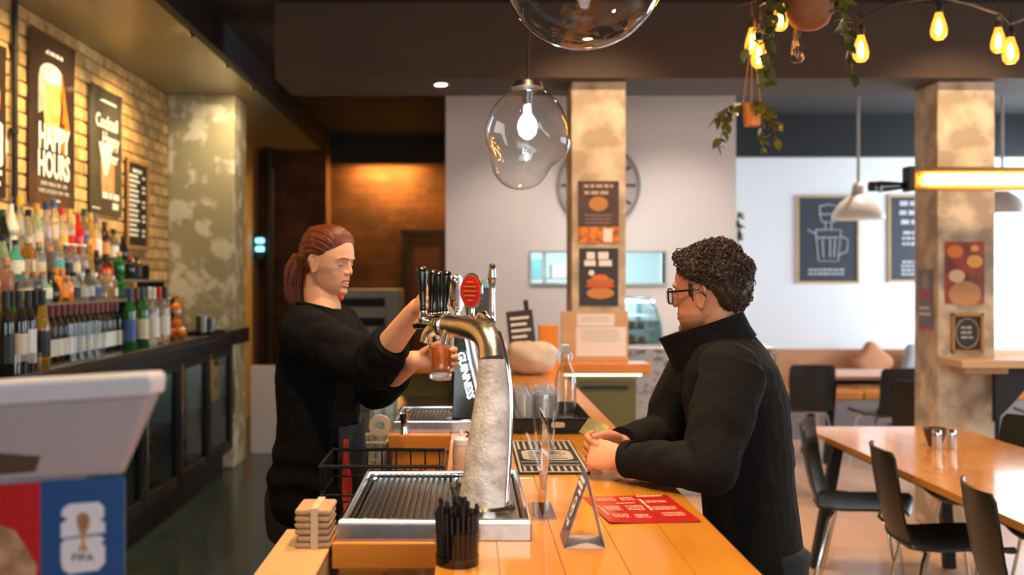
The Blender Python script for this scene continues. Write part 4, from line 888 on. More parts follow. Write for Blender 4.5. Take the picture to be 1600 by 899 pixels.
# ---- bar mat
bm_ = thing('bar_mat', 'black rubber bar mat printed with white stripes and lettering', 'mat', (0.125, 2.62, BT))
m_matp = mat('mat_print', (0.42, 0.38, 0.34), 0.6)
MB().box(0, 0.185, 0, 0.52, 0, 0.006).build('mat', m_blackrub, bm_, bevel=0.002)
MB().box(0.004, 0.18, 0.004, 0.012, 0.006, 0.0068).box(0.004, 0.18, 0.508, 0.516, 0.006, 0.0068).box(0.004, 0.010, 0.012, 0.508, 0.006, 0.0068).box(0.174, 0.18, 0.012, 0.508, 0.006, 0.0068).build('printed_border', m_matp, bm_, smooth=False)
for i in range(9):
    MB().box(0.016+i*0.0175, 0.0225+i*0.0175, 0.02, 0.085, 0.006, 0.0066).build('printed_stripe', m_matp, bm_, smooth=False)
    MB().box(0.016+i*0.0175, 0.0225+i*0.0175, 0.36, 0.50, 0.006, 0.0066).build('printed_stripe', m_matp, bm_, smooth=False)
MB().box(0.014, 0.17, 0.10, 0.107, 0.006, 0.0066).box(0.014, 0.17, 0.15, 0.157, 0.006, 0.0066).build('printed_line', m_matp, bm_, smooth=False)
MB().prism(rrect(0.092, 0.26, 0.14, 0.16, 0.03), 0.006, 0.0066).build('printed_patch', m_matp, bm_, smooth=False)
for i in range(4): MB().box(0.04, 0.145-0.01*(i % 2), 0.20+i*0.034, 0.21+i*0.034, 0.0066, 0.0070).build('printed_line', m_black, bm_, smooth=False)
# pint glass and acrylic stand
o = MB().lathe([(0, 0), (0.024, 0), (0.027, 0.008), (0.029, 0.07), (0.036, 0.13), (0.034, 0.17), (0.031, 0.17), (0.0335, 0.13), (0.0265, 0.07), (0.0245, 0.012), (0, 0.010)], 26).build('pint_glass', m_glass, ang=50)
o.location = (0.212, 2.90, BT+0.0072); tag(o, 'empty clear pint glass with a curved lip on the bar mat', 'glass')
m_acr = glass('acrylic', (0.93, 0.90, 0.90), refl=2.2)
ac = thing('acrylic_stand', 'tall bent clear acrylic leaflet stand on the bar beside the drip tray', 'stand', (0.150, 2.12, BT))
def bent(pts, y0, y1, t): 
    rg2 = []
    for (x, z) in pts: rg2.append([(x, y0, z), (x+t, y0, z), (x+t, y1, z), (x, y1, z)])
    return MB().loft(rg2)
bent([(0.002, 0.0), (0.004, 0.05), (0.010, 0.12), (0.012, 0.18), (0.004, 0.215)], 0.0, 0.16, 0.004).build('front_sheet', m_acr, ac)
bent([(-0.004, 0.10), (-0.03, 0.17), (-0.072, 0.28)], 0.02, 0.03, 0.005).build('back_strip', m_acr, ac)
MB().box(-0.02, 0.03, 0.0, 0.16, 0.0, 0.004).build('foot', m_acr, ac)
MB().tube([(-0.002, 0.025, 0.10), (0.004, 0.025, 0.06)], 0.004, 8).build('joint', m_acr, ac)
# ---- tent card
tc = thing('tent_card', 'folded blue tent card with a white emblem standing on the bar', 'card', (0.176, 1.90, BT))
m_tent = mat('tent_blue', (0.045, 0.05, 0.16), 0.25, coat=0.3); m_tentw = mat('tent_white', (0.86, 0.80, 0.77), 0.5)
rx, rz, dy = 0.045, 0.132, 0.095
def sheet3(a, b, t, nm, m, y0=0.0, y1=dy):
    a = Vector((a[0], 0, a[1])); b = Vector((b[0], 0, b[1])); n = (b-a).cross(Vector((0, 1, 0))).normalized()*t
    vs = []
    for y in (y0, y1):
        for p_ in (a, b, b+n, a+n): vs.append((p_.x, y, p_.z))
    return MB().add(vs, [(3, 2, 1, 0), (4, 5, 6, 7), (0, 1, 5, 4), (1, 2, 6, 5), (2, 3, 7, 6), (3, 0, 4, 7)]).build(nm, m, tc, smooth=False)
sheet3((0, 0.001), (rx, rz), 0.0008, 'front_flap', m_tent)
sheet3((0.077, 0.001), (rx, rz), 0.0008, 'back_flap', m_tentw)
sheet3((0.001, 0.0006), (0.077, 0.0006), 0.0006, 'base_flap', m_tentw)
dn = Vector((rx, 0, rz)).normalized(); right = Vector((0, -1, 0)); 
tp = thing('t', 'x', 'x'); bpy.data.objects.remove(tp)
Mt = panel_mtx(Vector((0, 0, 0.0)), (0, -1, 0), (rx, 0, rz))
def tpoly(name, pts, m, z=0.0022):
    o = MB().prism([(x, y) for x, y in pts], z, z+0.0003).build(name, m, tc, smooth=False); o.matrix_local = Mt; return o
def tline(x0, x1, y, h): tpoly('printed_word', [(x0, y), (x1, y), (x1, y+h), (x0, y+h)], m_ink)
tline(-0.078, -0.014, 0.122, 0.007); tline(-0.078, -0.014, 0.111, 0.007); tline(-0.05, -0.014, 0.100, 0.007)
ri = rrect(-0.045, 0.072, 0.030, 0.040, 0.014)
tpoly('printed_ring', ri, m_ink); tpoly('printed_ring_core', rrect(-0.045, 0.081, 0.016, 0.012, 0.005), m_tent, 0.0026); tpoly('printed_ring_core', rrect(-0.045, 0.063, 0.016, 0.012, 0.005), m_tent, 0.0026)
tline(-0.055, -0.035, 0.034, 0.010); tline(-0.068, -0.06, 0.040, 0.006)
# ---- red menu sheet
rm = thing('menu_sheet', 'red printed menu sheet with white text lying on the bar', 'menu', mtx=Matrix.Translation((0, 0, BT)))
c4 = [Vector((0.258, 2.345)), Vector((0.456, 2.375)), Vector((0.476, 2.105)), Vector((0.285, 2.09))]
g = []
for jj in range(7):
    r = []
    for i in range(9):
        u, v = i/8, jj/6; pt = (c4[3].lerp(c4[2], u)).lerp(c4[0].lerp(c4[1], u), v)
        r.append((pt.x, pt.y, 0.0008+0.004*(1-u)**4*(1-v)**2+0.003*u**6*(1-v)**3))
    g.append(r)
MB().grid(g).build('sheet', mat('menu_red', (0.42, 0.012, 0.010), 0.3, coat=0.2), rm, solid=-0.0005)
def mline(u0, u1, v, h, seed):
    rgm = random.Random(seed); mb = MB(); u = u0
    while u < u1-0.01:
        l = min(u1-u, rgm.uniform(0.02, 0.06)); q = []
        for (uu, vv) in ((u, v), (u+l, v), (u+l, v+h), (u, v+h)):
            pt = (c4[3].lerp(c4[2], uu)).lerp(c4[0].lerp(c4[1], uu), vv); q.append((pt.x, pt.y, 0.0024+0.004*(1-uu)**4*(1-vv)**2+0.003*uu**6*(1-vv)**3))
        mb.add(q, [(0, 1, 2, 3)]); u += l+0.012
    mb.build('printed_line', mat('menu_print', (0.85, 0.55, 0.42), 0.5), rm, smooth=False)
sd = 0
for (u0, u1, v0, n, h) in ((0.12, 0.34, 0.90, 3, 0.018), (0.40, 0.56, 0.90, 3, 0.018), (0.62, 0.92, 0.92, 1, 0.045), (0.30, 0.52, 0.68, 1, 0.03), (0.12, 0.30, 0.58, 4, 0.018), (0.36, 0.56, 0.58, 4, 0.018), (0.12, 0.3, 0.28, 3, 0.018), (0.36, 0.52, 0.26, 3, 0.018), (0.66, 0.9, 0.74, 2, 0.018), (0.66, 0.92, 0.52, 3, 0.018), (0.68, 0.92, 0.30, 3, 0.018), (0.06, 0.09, 0.6, 8, 0.03), (0.60, 0.64, 0.8, 9, 0.035)):
    for k in range(n): sd += 1; mline(u0, u1, v0-k*0.048, h, sd)
# ---- straws in a cup
cx, cy = -0.022, 1.80
cup = thing('straw_cup', 'clear cup packed with short black straws in front of the drip tray', 'cup', (cx, cy, BT))
MB().lathe([(0, 0), (0.0375, 0), (0.042, 0.060), (0.041, 0.060), (0.0365, 0.004), (0, 0.004)], 28).build('cup_wall', glass('cup_plastic', (0.9, 0.9, 0.9), refl=0.5), cup, ang=40)
MB().lathe([(0.038, 0.0), (0.0388, 0.016), (0.038, 0.016), (0.037, 0.001)], 28, closed=True).build('cup_base_ring', m_blackgloss, cup)
sm = MB().lathe([(0.0036, 0), (0.0036, 0.086), (0.0028, 0.086), (0.0028, 0.0)], 9, closed=True).mesh('straw', ang=50); sm.materials.append(mat('straw_black', (0.010, 0.010, 0.011), 0.25))
pos = []
for (n, r) in ((1, 0), (6, 0.0085), (12, 0.0170), (18, 0.0250), (23, 0.0318)):
    for i in range(n): pos.append((r, 2*PI*i/n+r*20))
for k, (r, a) in enumerate(pos):
    o = bpy.data.objects.new('straw', sm); COL.objects.link(o)
    x, y = r*math.cos(a), r*math.sin(a); tl = 0.045*r/0.0255
    o.location = (cx+x, cy+y, BT+0.005+random.choice((0, 0, 0, 0.004, 0.012, 0.02)))
    o.rotation_euler = (-tl*math.sin(a), tl*math.cos(a), 0)
    tag(o, 'short black straw standing in the packed clear cup', 'straw', 'straws in the cup')
gl_ = MB().lathe([(0, 0), (0.028, 0), (0.035, 0.19), (0.0332, 0.19), (0.0262, 0.006), (0, 0.006)], 26).build('highball_glass', m_glass, ang=40)
gl_.location = (-0.112, 1.74, 0.86); tag(gl_, 'empty clear glass on the low shelf in front of the tap platform', 'glass')
# ---- low shelf things
cr = thing('wooden_crate', 'small light wooden crate left of the near drip tray', 'crate', (-0.322, 1.90, 0.86))
for z0 in (0.004, 0.062, 0.118):
    for (x0, x1, y0, y1) in ((-0.052, 0.052, -0.20, -0.19), (-0.052, 0.052, 0.19, 0.20), (-0.052, -0.042, -0.19, 0.19), (0.042, 0.052, -0.19, 0.19)):
        MB().box(x0, x1, y0, y1, z0, z0+0.05).build('slat', m_lwood, cr, bevel=0.002)
MB().box(-0.054, 0.054, -0.205, 0.205, 0.169, 0.177).build('lid', m_lwood, cr, bevel=0.002)
bn = thing('napkin_bundle', 'bundle of folded brown napkins tied with tape on the light crate', 'napkins', (-0.297, 2.0, 1.037))
m_nap = mat('kraft_napkin', (0.46, 0.31, 0.18), 0.9, noise=(30, (0.36, 0.22, 0.12), 0.3, 0.7), bump=(50, 0.5))
for k in range(6): MB().box(-0.036+random.uniform(-0.002, 0.002), 0.032+random.uniform(-0.003, 0.002), -0.05, 0.05, k*0.0125, k*0.0125+0.0118).build('napkin', m_nap, bn, bevel=0.005)
MB().box(-0.006, 0.008, -0.053, 0.053, -0.0, 0.0775).build('tape', mat('kraft_tape', (0.55, 0.42, 0.28), 0.6), bn, bevel=0.001)
wbk = thing('wire_basket', 'black wire basket on the low shelf behind the near drip tray', 'basket', (-0.223, 2.70, 0.862))
def rect3(z, sx, sy): return [(-sx, -sy, z), (sx, -sy, z), (sx, sy, z), (-sx, sy, z)]
m_wire = mat('black_wire', (0.010, 0.010, 0.010), 0.35)
MB().tube(rect3(0.218, 0.155, 0.13), 0.005, 8, closed=True).build('top_rim', m_wire, wbk)
for z in (0.145, 0.075): MB().tube(rect3(z, 0.152, 0.127), 0.0028, 6, closed=True).build('side_wire', m_wire, wbk)
MB().tube(rect3(0.004, 0.148, 0.123), 0.004, 6, closed=True).build('bottom_rim', m_wire, wbk)
for i in range(7):
    y = -0.12+i*0.04
    MB().tube([(-0.155, y, 0.218), (-0.148, y, 0.004), (0.148, y, 0.004), (0.155, y, 0.218)], 0.0024, 6).build('rib_wire', m_wire, wbk)
for i in range(8):
    x = -0.14+i*0.04
    MB().tube([(x, 0.13, 0.218), (x, 0.123, 0.004), (x, -0.123, 0.004), (x, -0.13, 0.218)], 0.0024, 6).build('rib_wire', m_wire, wbk)
gb = thing('plastic_basket', 'small pale grey slotted plastic basket beside the far tap platform', 'basket', (-0.325, 3.42, 0.862))
m_gp = mat('pale_grey_plastic', (0.42, 0.38, 0.31), 0.5)
MB().box(-0.05, 0.05, -0.09, 0.09, 0, 0.006).build('floor_panel', m_gp, gb)
MB().tube(rect3(0.155, 0.054, 0.094), 0.006, 8, closed=True).build('rim', m_gp, gb)
for i in range(6): 
    x = -0.046+i*0.0184
    for y in (-0.093, 0.088): MB().box(x-0.0045, x+0.0045, y, y+0.005, 0.006, 0.155).build('upright', m_gp, gb)
for i in range(9):
    y = -0.084+i*0.021
    for x in (-0.053, 0.048): MB().box(x, x+0.005, y-0.005, y+0.005, 0.006, 0.155).build('upright', m_gp, gb)
for z in (0.05, 0.10): MB().tube(rect3(z, 0.051, 0.091), 0.004, 6, closed=True).build('band', m_gp, gb)
o = MB().lathe([(0.016, -0.009), (0.036, -0.009), (0.036, 0.009), (0.016, 0.009)], 24, closed=True, mtx=Matrix.Rotation(PI/2, 4, 'X')).build('tape_roll', mat('tape_beige', (0.60, 0.48, 0.34), 0.5)); o.location = (-0.30, 3.42, 0.862+0.20)
tag(o, 'round beige roll of tape resting on the grey plastic basket', 'tape')
cl = MB(); g = []
for jj in range(10):
    g.append([(-0.05+0.1*i/12, 0.012*math.sin(i*1.3+jj*0.25)+0.004*jj/9, 0.30*jj/9) for i in range(13)])
cl.grid(g); o = cl.build('bar_cloth', mat('pale_blue_cloth', (0.35, 0.46, 0.52), 0.9, bump=(60, 0.4)), solid=0.003); o.location = (-0.305, 3.62, 0.862); tag(o, 'pale blue bar cloth bunched beside the far drip tray', 'cloth')
jg = thing('jigger', 'steel double-ended jigger on the far tap platform', 'jigger', (-0.213, 3.318, BT))
MB().lathe([(0.0, 0.004), (0.013, 0.0), (0.0145, 0.001), (0.0095, 0.026), (0.0095, 0.03), (0.0165, 0.066), (0.0152, 0.066), (0.0085, 0.032), (0, 0.031)], 22).build('cups', m_chrome, jg, ang=40)
MB().lathe([(0.0098, 0.024), (0.0108, 0.026), (0.0108, 0.030), (0.0098, 0.032)], 20).build('waist_ring', m_dsteel, jg)
sq = thing('squeeze_bottle', 'small white squeeze bottle with nozzle behind the near drip tray', 'bottle', (-0.022, 2.70, BT))
m_sq = mat('milky_plastic', (0.75, 0.62, 0.48), 0.4, trans=0.2)
MB().lathe([(0, 0), (0.021, 0), (0.023, 0.005), (0.023, 0.055), (0.019, 0.066), (0, 0.066)], 22).build('body', m_sq, sq, ang=40)
MB().lathe([(0.021, 0.064), (0.021, 0.078), (0.014, 0.083), (0.006, 0.087), (0.0035, 0.105), (0, 0.105)], 18).build('nozzle_cap', m_paper, sq, ang=40)
MB().tube([(0.012, 0, 0.082), (0.020, 0, 0.092), (0.012, 0, 0.1)], 0.0025, 6).build('tether', m_black, sq)
kn = thing('bottle_opener', 'coiled steel waiter tool lying on the near tray deck', 'opener', (-0.012, 2.30, BT+0.026))
MB().tube(cat([(-0.02, -0.04, 0.006), (-0.028, 0.0, 0.006), (-0.01, 0.045, 0.006), (0.02, 0.05, 0.006), (0.028, 0.02, 0.010), (0.012, -0.01, 0.012), (-0.012, 0.0, 0.014), (-0.016, 0.03, 0.014)]), 0.005, 8).build('spiral', m_dsteel, kn)
MB().tube([(0.0, -0.05, 0.005), (0.022, 0.01, 0.005)], 0.005, 8).build('arm', m_chrome, kn)
# ---- things at the far end of the bar
sk = MB()
rings = []
for j in range(1, 13):
    b = -PI/2+PI*j/13; ring = []
    for i in range(24):
        a = 2*PI*i/24; r = 1+0.06*math.sin(3*a+j)+0.05*math.sin(5*a-j*0.7)
        ring.append((0.135*r*math.cos(a)*abs(math.cos(b))**0.6, 0.10*r*math.sin(a)*abs(math.cos(b))**0.6, 0.088+0.087*math.sin(b)+0.012*math.cos(a*2)*math.cos(b)*(math.sin(b) > 0)))
    rings.append(ring)
o = sk.loft(rings).build('bread_sack', mat('beige_sack', (0.48, 0.38, 0.30), 0.6, noise=(8, (0.62, 0.54, 0.46), 0.3, 0.7), bump=(14, 0.5)), ang=80); o.location = (0.325, 5.40, BT); tag(o, 'slumped pale beige sack lying on the far end of the bar', 'sack')
cs = thing('chalk_sign', 'small dark counter sign with white lines behind the sack', 'sign', (0.31, 5.72, BT))
Mc = Matrix.Rotation(-0.10, 4, 'Y') @ Matrix.Rotation(-0.15, 4, 'X')
MB().box(-0.075, 0.075, -0.008, 0.008, 0.0, 0.33, Mc).build('board', mat('brown_slate', (0.045, 0.03, 0.024), 0.5), cs, bevel=0.003)
for i in range(6):
    zz = 0.28-i*0.035; MB().box(-0.055, (0.05, 0.035, 0.055, 0.03, 0.045, 0.05)[i], -0.0092, -0.0082, zz, zz+0.014, Mc).build('chalk_line', m_ink, cs, smooth=False)
MB().box(-0.08, 0.08, -0.03, 0.06, 0, 0.01).build('foot', m_black, cs)
MB().box(0.03, 0.055, -0.01, 0.01, 0.33, 0.385, Mc).build('clip', m_black, cs)
o = MB().box(-0.055, 0.055, -0.04, 0.04, 0, 0.24).build('snack_box', mat('orange_card', (0.85, 0.28, 0.02), 0.5), bevel=0.004); o.location = (0.45, 5.86, BT); tag(o, 'orange cardboard snack box at the far end of the bar', 'box')
cb = thing('notice_board', 'plywood panel in front of the column covered with white notices', 'board', (0.765, 6.262, BT))
MB().box(-0.205, 0.205, 0.0, 0.025, 0, 0.305).build('panel', m_lwood, cb, bevel=0.003)
for (x0, x1, z0, z1, nm) in ((-0.115, 0.19, 0.03, 0.21, 'wide white notice on the plywood panel'), (-0.11, 0.12, 0.215, 0.29, 'small white notice above the wide one on the plywood panel')):
    o = thing('paper_notice', nm, 'notice', mtx=panel_mtx((0.765+(x0+x1)/2, 6.2612, BT+(z0+z1)/2), (1, 0, 0), (0, 0, 1)))
    MB().box(-(x1-x0)/2, (x1-x0)/2, -(z1-z0)/2, (z1-z0)/2, 0.0, 0.0008).build('sheet', m_paper, o)
    scrib(o, 0, (z1-z0)/2-0.02, (x1-x0)*0.8, 0.006, 7 if z1-z0 > 0.1 else 3, mat('pale_print', (0.55, 0.52, 0.50), 0.6), 0.0009)
# ---- the terminal with the football promotion
T0 = Vector((-0.46, 1.2, 0)); tm = thing('card_terminal', 'white wedge-shaped terminal with a red and blue football promotion card', 'terminal', (-0.46, 1.22, BT), 0.0)
m_tw = mat('terminal_white', (0.50, 0.50, 0.54), 0.35); m_tg = mat('terminal_grey', (0.30, 0.31, 0.34), 0.4)
# head: side profile (y, z) swept in x, narrower at the bottom
def quadloft(secs): return MB().loft([[Vector(p) for p in s_] for s_ in secs])
zt = 0.378; xr = 0.096
hd = quadloft([[(-0.26, -0.05, zt-0.034), (xr, -0.05, zt-0.011), (xr, 0.002, zt-0.013), (-0.26, 0.002, zt-0.036)], [(-0.26, -0.055, zt-0.012), (xr+0.002, -0.055, zt+0.010), (xr+0.002, 0.004, zt+0.008), (-0.26, 0.004, zt-0.014)], [(-0.26, -0.05, zt-0.004), (xr-0.002, -0.05, zt+0.016), (xr-0.002, 0.002, zt+0.014), (-0.26, 0.002, zt-0.006)]])
hd.build('screen_rim', m_tw, tm, bevel=0.006)
quadloft([[(-0.26, -0.002, 0.252), (0.046, -0.002, 0.268), (0.046, 0.010, 0.268), (-0.26, 0.010, 0.252)], [(-0.26, -0.048, zt-0.034), (xr-0.004, -0.048, zt-0.012), (xr-0.004, -0.002, zt-0.014), (-0.26, -0.002, zt-0.036)]]).build('screen_back', m_tg, tm, bevel=0.004)
quadloft([[(-0.26, -0.008, 0.256), (-0.055, -0.008, 0.272), (-0.055, 0.0, 0.272), (-0.26, 0.0, 0.256)], [(-0.26, -0.03, 0.318), (-0.025, -0.03, 0.328), (-0.025, -0.01, 0.328), (-0.26, -0.01, 0.318)]]).build('cable_bay', mat('bay_brown', (0.055, 0.042, 0.035), 0.5), tm)
MB().box(-0.26, 0.046, 0.002, 0.014, 0.0, 0.262).box(-0.26, 0.0, 0.014, 0.115, 0.0, 0.02).build('stand', m_tg, tm, bevel=0.004)
# promotion card leaning on the stand
pc = thing('promotion_card', 'red and blue football promotion card with 26 trophy emblem on the terminal', 'card', mtx=panel_mtx((-0.56, 1.217, BT), (1, 0.0, 0.0), (0, 0, 1)))
m_pb = mat('promo_blue', (0.008, 0.060, 0.20), 0.4); m_pr = mat('promo_red', (0.42, 0.004, 0.006), 0.4); m_pw = mat('promo_white', (0.62, 0.62, 0.66), 0.5); m_pg = mat('promo_gold', (0.30, 0.13, 0.045), 0.4, noise=(40, (0.55, 0.30, 0.12), 0.35, 0.7))
def skew(pts): return [(x, y+0.075*x) for x, y in pts]
bx0 = 0.050; bx1 = 0.150
poly(pc, 'blue_panel', skew([(bx0, 0.0), (bx1, 0.0), (bx1, 0.256), (bx0, 0.256)]), m_pb, 0.0, 0.0012)
poly(pc, 'red_panel', skew([(-0.16, 0.0), (bx0, 0.0), (bx0, 0.256), (-0.16, 0.256)]), m_pr, 0.0, 0.0012)
ex, ey = 0.101, 0.190
up_ = [(ex-0.026, ey+0.006), (ex-0.026, ey+0.024), (ex-0.018, ey+0.037), (ex+0.018, ey+0.037), (ex+0.026, ey+0.030), (ex+0.026, ey+0.018), (ex+0.020, ey+0.015), (ex+0.026, ey+0.012), (ex+0.026, ey+0.0), (ex-0.026, ey-0.003), (ex-0.026, ey+0.012), (ex-0.020, ey+0.018)]
up_ = [(ex-0.026, ey-0.003), (ex+0.026, ey+0.0), (ex+0.026, ey+0.012), (ex+0.020, ey+0.015), (ex+0.025, ey+0.019), (ex+0.025, ey+0.030), (ex+0.019, ey+0.037), (ex-0.016, ey+0.037), (ex-0.024, ey+0.032), (ex-0.026, ey+0.024), (ex-0.018, ey+0.020), (ex-0.026, ey+0.014)]
lo_ = [(ex-0.026, ey-0.010), (ex-0.022, ey-0.005), (ex+0.020, ey-0.003), (ex+0.026, ey-0.008), (ex+0.021, ey-0.012), (ex+0.026, ey-0.016), (ex+0.026, ey-0.036), (ex+0.018, ey-0.044), (ex-0.016, ey-0.046), (ex-0.024, ey-0.040), (ex-0.026, ey-0.030)]
poly(pc, 'emblem_numeral', skew(up_), m_pw, 0.0014); poly(pc, 'emblem_numeral', skew(lo_), m_pw, 0.0014)
tro = [(-0.0055, -0.020), (0.0065, -0.020), (0.005, -0.016), (0.002, -0.010), (0.0035, 0.0), (0.0075, 0.010), (0.0085, 0.018), (0.006, 0.024), (0, 0.026), (-0.006, 0.024), (-0.0075, 0.018), (-0.006, 0.010), (-0.003, 0.0), (-0.0015, -0.010), (-0.0045, -0.016)]
poly(pc, 'emblem_trophy', skew([(ex+x, ey+y) for x, y in tro]), m_pg, 0.0022)
txt(pc, 'FIFA', ex, ey-0.028+0.075*ex, 0.012, m_black, 0.0024, bold=0.02, sx=1.2)
poly(pc, 'printed_trophy', skew([(-0.10, 0.0), (0.015, 0.0), (0.034, 0.10), (0.047, 0.155), (0.036, 0.175), (0.020, 0.20), (-0.01, 0.213), (-0.05, 0.21), (-0.09, 0.18), (-0.11, 0.12)]), mat('trophy_print', (0.22, 0.09, 0.03), 0.4, noise=(28, (0.52, 0.34, 0.20), 0.35, 0.65)), 0.0014)
scrib(pc, ex, 0.130, 0.05, 0.006, 1, m_pw, 0.0015)
# ================================================================== PEOPLE
from mathutils import noise as NZ
def V(*a): return Vector(a)
def fuse(mb, voxel, name, it=4, fac=0.5, disp=None):
    me = mb.mesh(name+'_raw'); o = bpy.data.objects.new(name+'_raw', me); COL.objects.link(o)
    r = o.modifiers.new('r', 'REMESH'); r.mode = 'VOXEL'; r.voxel_size = voxel; r.adaptivity = 0
    s = o.modifiers.new('s', 'SMOOTH'); s.factor = fac; s.iterations = it
    dg = bpy.context.evaluated_depsgraph_get(); out = bpy.data.meshes.new_from_object(o.evaluated_get(dg)); out.name = name
    bpy.data.objects.remove(o); bpy.data.meshes.remove(me)
    if disp:
        n = len(out.vertices); co = np.empty(n*3); out.vertices.foreach_get('co', co); co = co.reshape(-1, 3)
        no = np.empty(n*3); out.vertex_normals.foreach_get('vector', no); no = no.reshape(-1, 3)
        co += no*disp(co)[:, None]; out.vertices.foreach_set('co', co.ravel()); out.update()
    out.shade_smooth(); return out
def vnoise(co, s, seed=0.0):
    return np.array([NZ.noise(Vector((p[0]*s+seed, p[1]*s, p[2]*s))) for p in co])
def seg_dist(co, a, b):
    a = np.array(a); b = np.array(b); ab = b-a; t = np.clip(((co-a)@ab)/(ab@ab), 0, 1); return np.linalg.norm(co-(a+t[:, None]*ab), axis=1), t
def oval(c, u, v, n=24, e=2.3):
    c, u, v = Vector(c), Vector(u), Vector(v); out = []
    for i in range(n):
        a = 2*PI*i/n; ca, sa = math.cos(a), math.sin(a)
        out.append(c+u*math.copysign(abs(ca)**(2/e), ca)+v*math.copysign(abs(sa)**(2/e), sa))
    return out
def limb(mb, pts, rr, n=18, k=5):
    q = cat(pts, k); r = lerpn(rr, k)
    mb.tube(q, r, n)
    mb.ball(q[0], r[0], 16, 10); mb.ball(q[-1], r[-1], 16, 10)
def head_frame(O, yaw_dir, pitch, s, roll=0.0):
    f = Vector(yaw_dir).normalized(); l = Vector((0, 0, 1)).cross(f); u = Vector((0, 0, 1))
    f2 = f*math.cos(pitch)-u*math.sin(pitch); u2 = u*math.cos(pitch)+f*math.sin(pitch)
    l2 = l*math.cos(roll)+u2*math.sin(roll); u3 = u2*math.cos(roll)-l*math.sin(roll)
    M = Matrix((f2*s, l2*s, u3*s)).transposed().to_4x4(); M.translation = Vector(O); return M
HS = [(0.117, 0.000, -0.008, 0.006), (0.112, 0.030, -0.040, 0.032), (0.100, 0.056, -0.066, 0.053), (0.080, 0.077, -0.083, 0.065), (0.055, 0.088, -0.092, 0.071), (0.030, 0.091, -0.095, 0.073), (0.008, 0.087, -0.094, 0.072), (-0.012, 0.086, -0.088, 0.070), (-0.032, 0.086, -0.076, 0.066), (-0.052, 0.086, -0.056, 0.060), (-0.070, 0.084, -0.028, 0.054), (-0.085, 0.080, -0.002, 0.045), (-0.097, 0.074, 0.020, 0.033), (-0.104, 0.064, 0.034, 0.018)]
def head_mesh(mb, M, male):
    rings = []
    for (z, xf, xb, w) in HS:
        if male and z < -0.05: w *= 1.10
        if not male and z < -0.02: w *= 0.93
        ring = []
        for i in range(32):
            a = 2*PI*i/32; c, s = math.cos(a), math.sin(a)
            e = 2.25
            cc = math.copysign(abs(c)**(2/e), c); ss = math.copysign(abs(s)**(2/e), s)
            mid = (xf+xb)*0.5*0.35; x = mid+(xf-mid)*cc if c > 0 else mid+(mid-xb)*cc
            ring.append(M @ Vector((x, w*ss, z)))
        rings.append(ring)
    mb.loft(rings)
    def T(pts, rr, n=10): mb.tube([M @ Vector(p) for p in pts], [r*M.to_scale().x for r in rr], n)
    def S(c, r): mb.ball((0, 0, 0), tuple(q*1.0 for q in r) if isinstance(r, tuple) else r, 14, 9, M @ Matrix.Translation(c))
    if male:
        T([(0.082, 0, 0.022), (0.090, 0, 0.008), (0.096, 0, -0.008), (0.100, 0, -0.020), (0.096, 0, -0.030)], [0.006, 0.0075, 0.0085, 0.0098, 0.007], 12); S((0.0975, 0, -0.0210), 0.0105)
    else:
        T([(0.081, 0, 0.022), (0.0885, 0, 0.008), (0.0935, 0, -0.007), (0.0975, 0, -0.018), (0.093, 0, -0.027)], [0.005, 0.0062, 0.0072, 0.0086, 0.006], 12); S((0.0955, 0, -0.0188), 0.0088)
    for sgn in (1, -1):
        S((0.090, sgn*0.0105, -0.0240), (0.0095, 0.0066, 0.0066))
        S((0.047, sgn*0.031, -0.026), (0.0270, 0.0225, 0.032))
        T([(0.0885, 0.004*sgn, 0.024), (0.0865, 0.026*sgn, 0.028), (0.070, 0.050*sgn, 0.023)], [0.006, 0.0075, 0.005] if male else [0.004, 0.0052, 0.0035])
        # ear: disc, rim and lobe
        Me = M @ Matrix.Translation((-0.008, sgn*0.0725, -0.004)) @ Matrix.Rotation(sgn*-0.42, 4, 'Z') @ Matrix.Rotation(-0.18, 4, 'Y')
        mb.ball((0, 0, 0), (0.016, 0.0045, 0.028), 14, 9, Me)
        mb.tube([Me @ Vector((0.016*math.cos(t)*(1.05 if math.sin(t) > 0 else 0.8), sgn*0.004, 0.030*math.sin(t)+0.001)) for t in np.linspace(-1.9, 1.15+PI*0.55, 16)], 0.0042*M.to_scale().x, 8)
        mb.ball((-0.002, sgn*0.001, -0.027), (0.0085, 0.0048, 0.0085), 10, 7, Me)
        mb.ball((0.011, sgn*0.003, -0.006), (0.005, 0.004, 0.008), 10, 7, Me)
    S((0.074, 0, -0.088), (0.018, 0.019, 0.015))
    return
def lips(mb, M, op):
    s = M.to_scale().x
    for (z, r, w) in ((-0.0505, 0.0042, 0.021), (-0.0615-op, 0.0050, 0.018)):
        pts = [M @ Vector((0.0895-0.010*(t*t), w*t, z+0.003*(1-abs(t))*(1 if z > -0.055 else -0.4)+0.0015*abs(t))) for t in np.linspace(-1, 1, 11)]
        mb.tube(pts, [r*s*(0.35+0.65*math.sqrt(max(0, 1-t*t))) for t in np.linspace(-1, 1, 11)], 8)
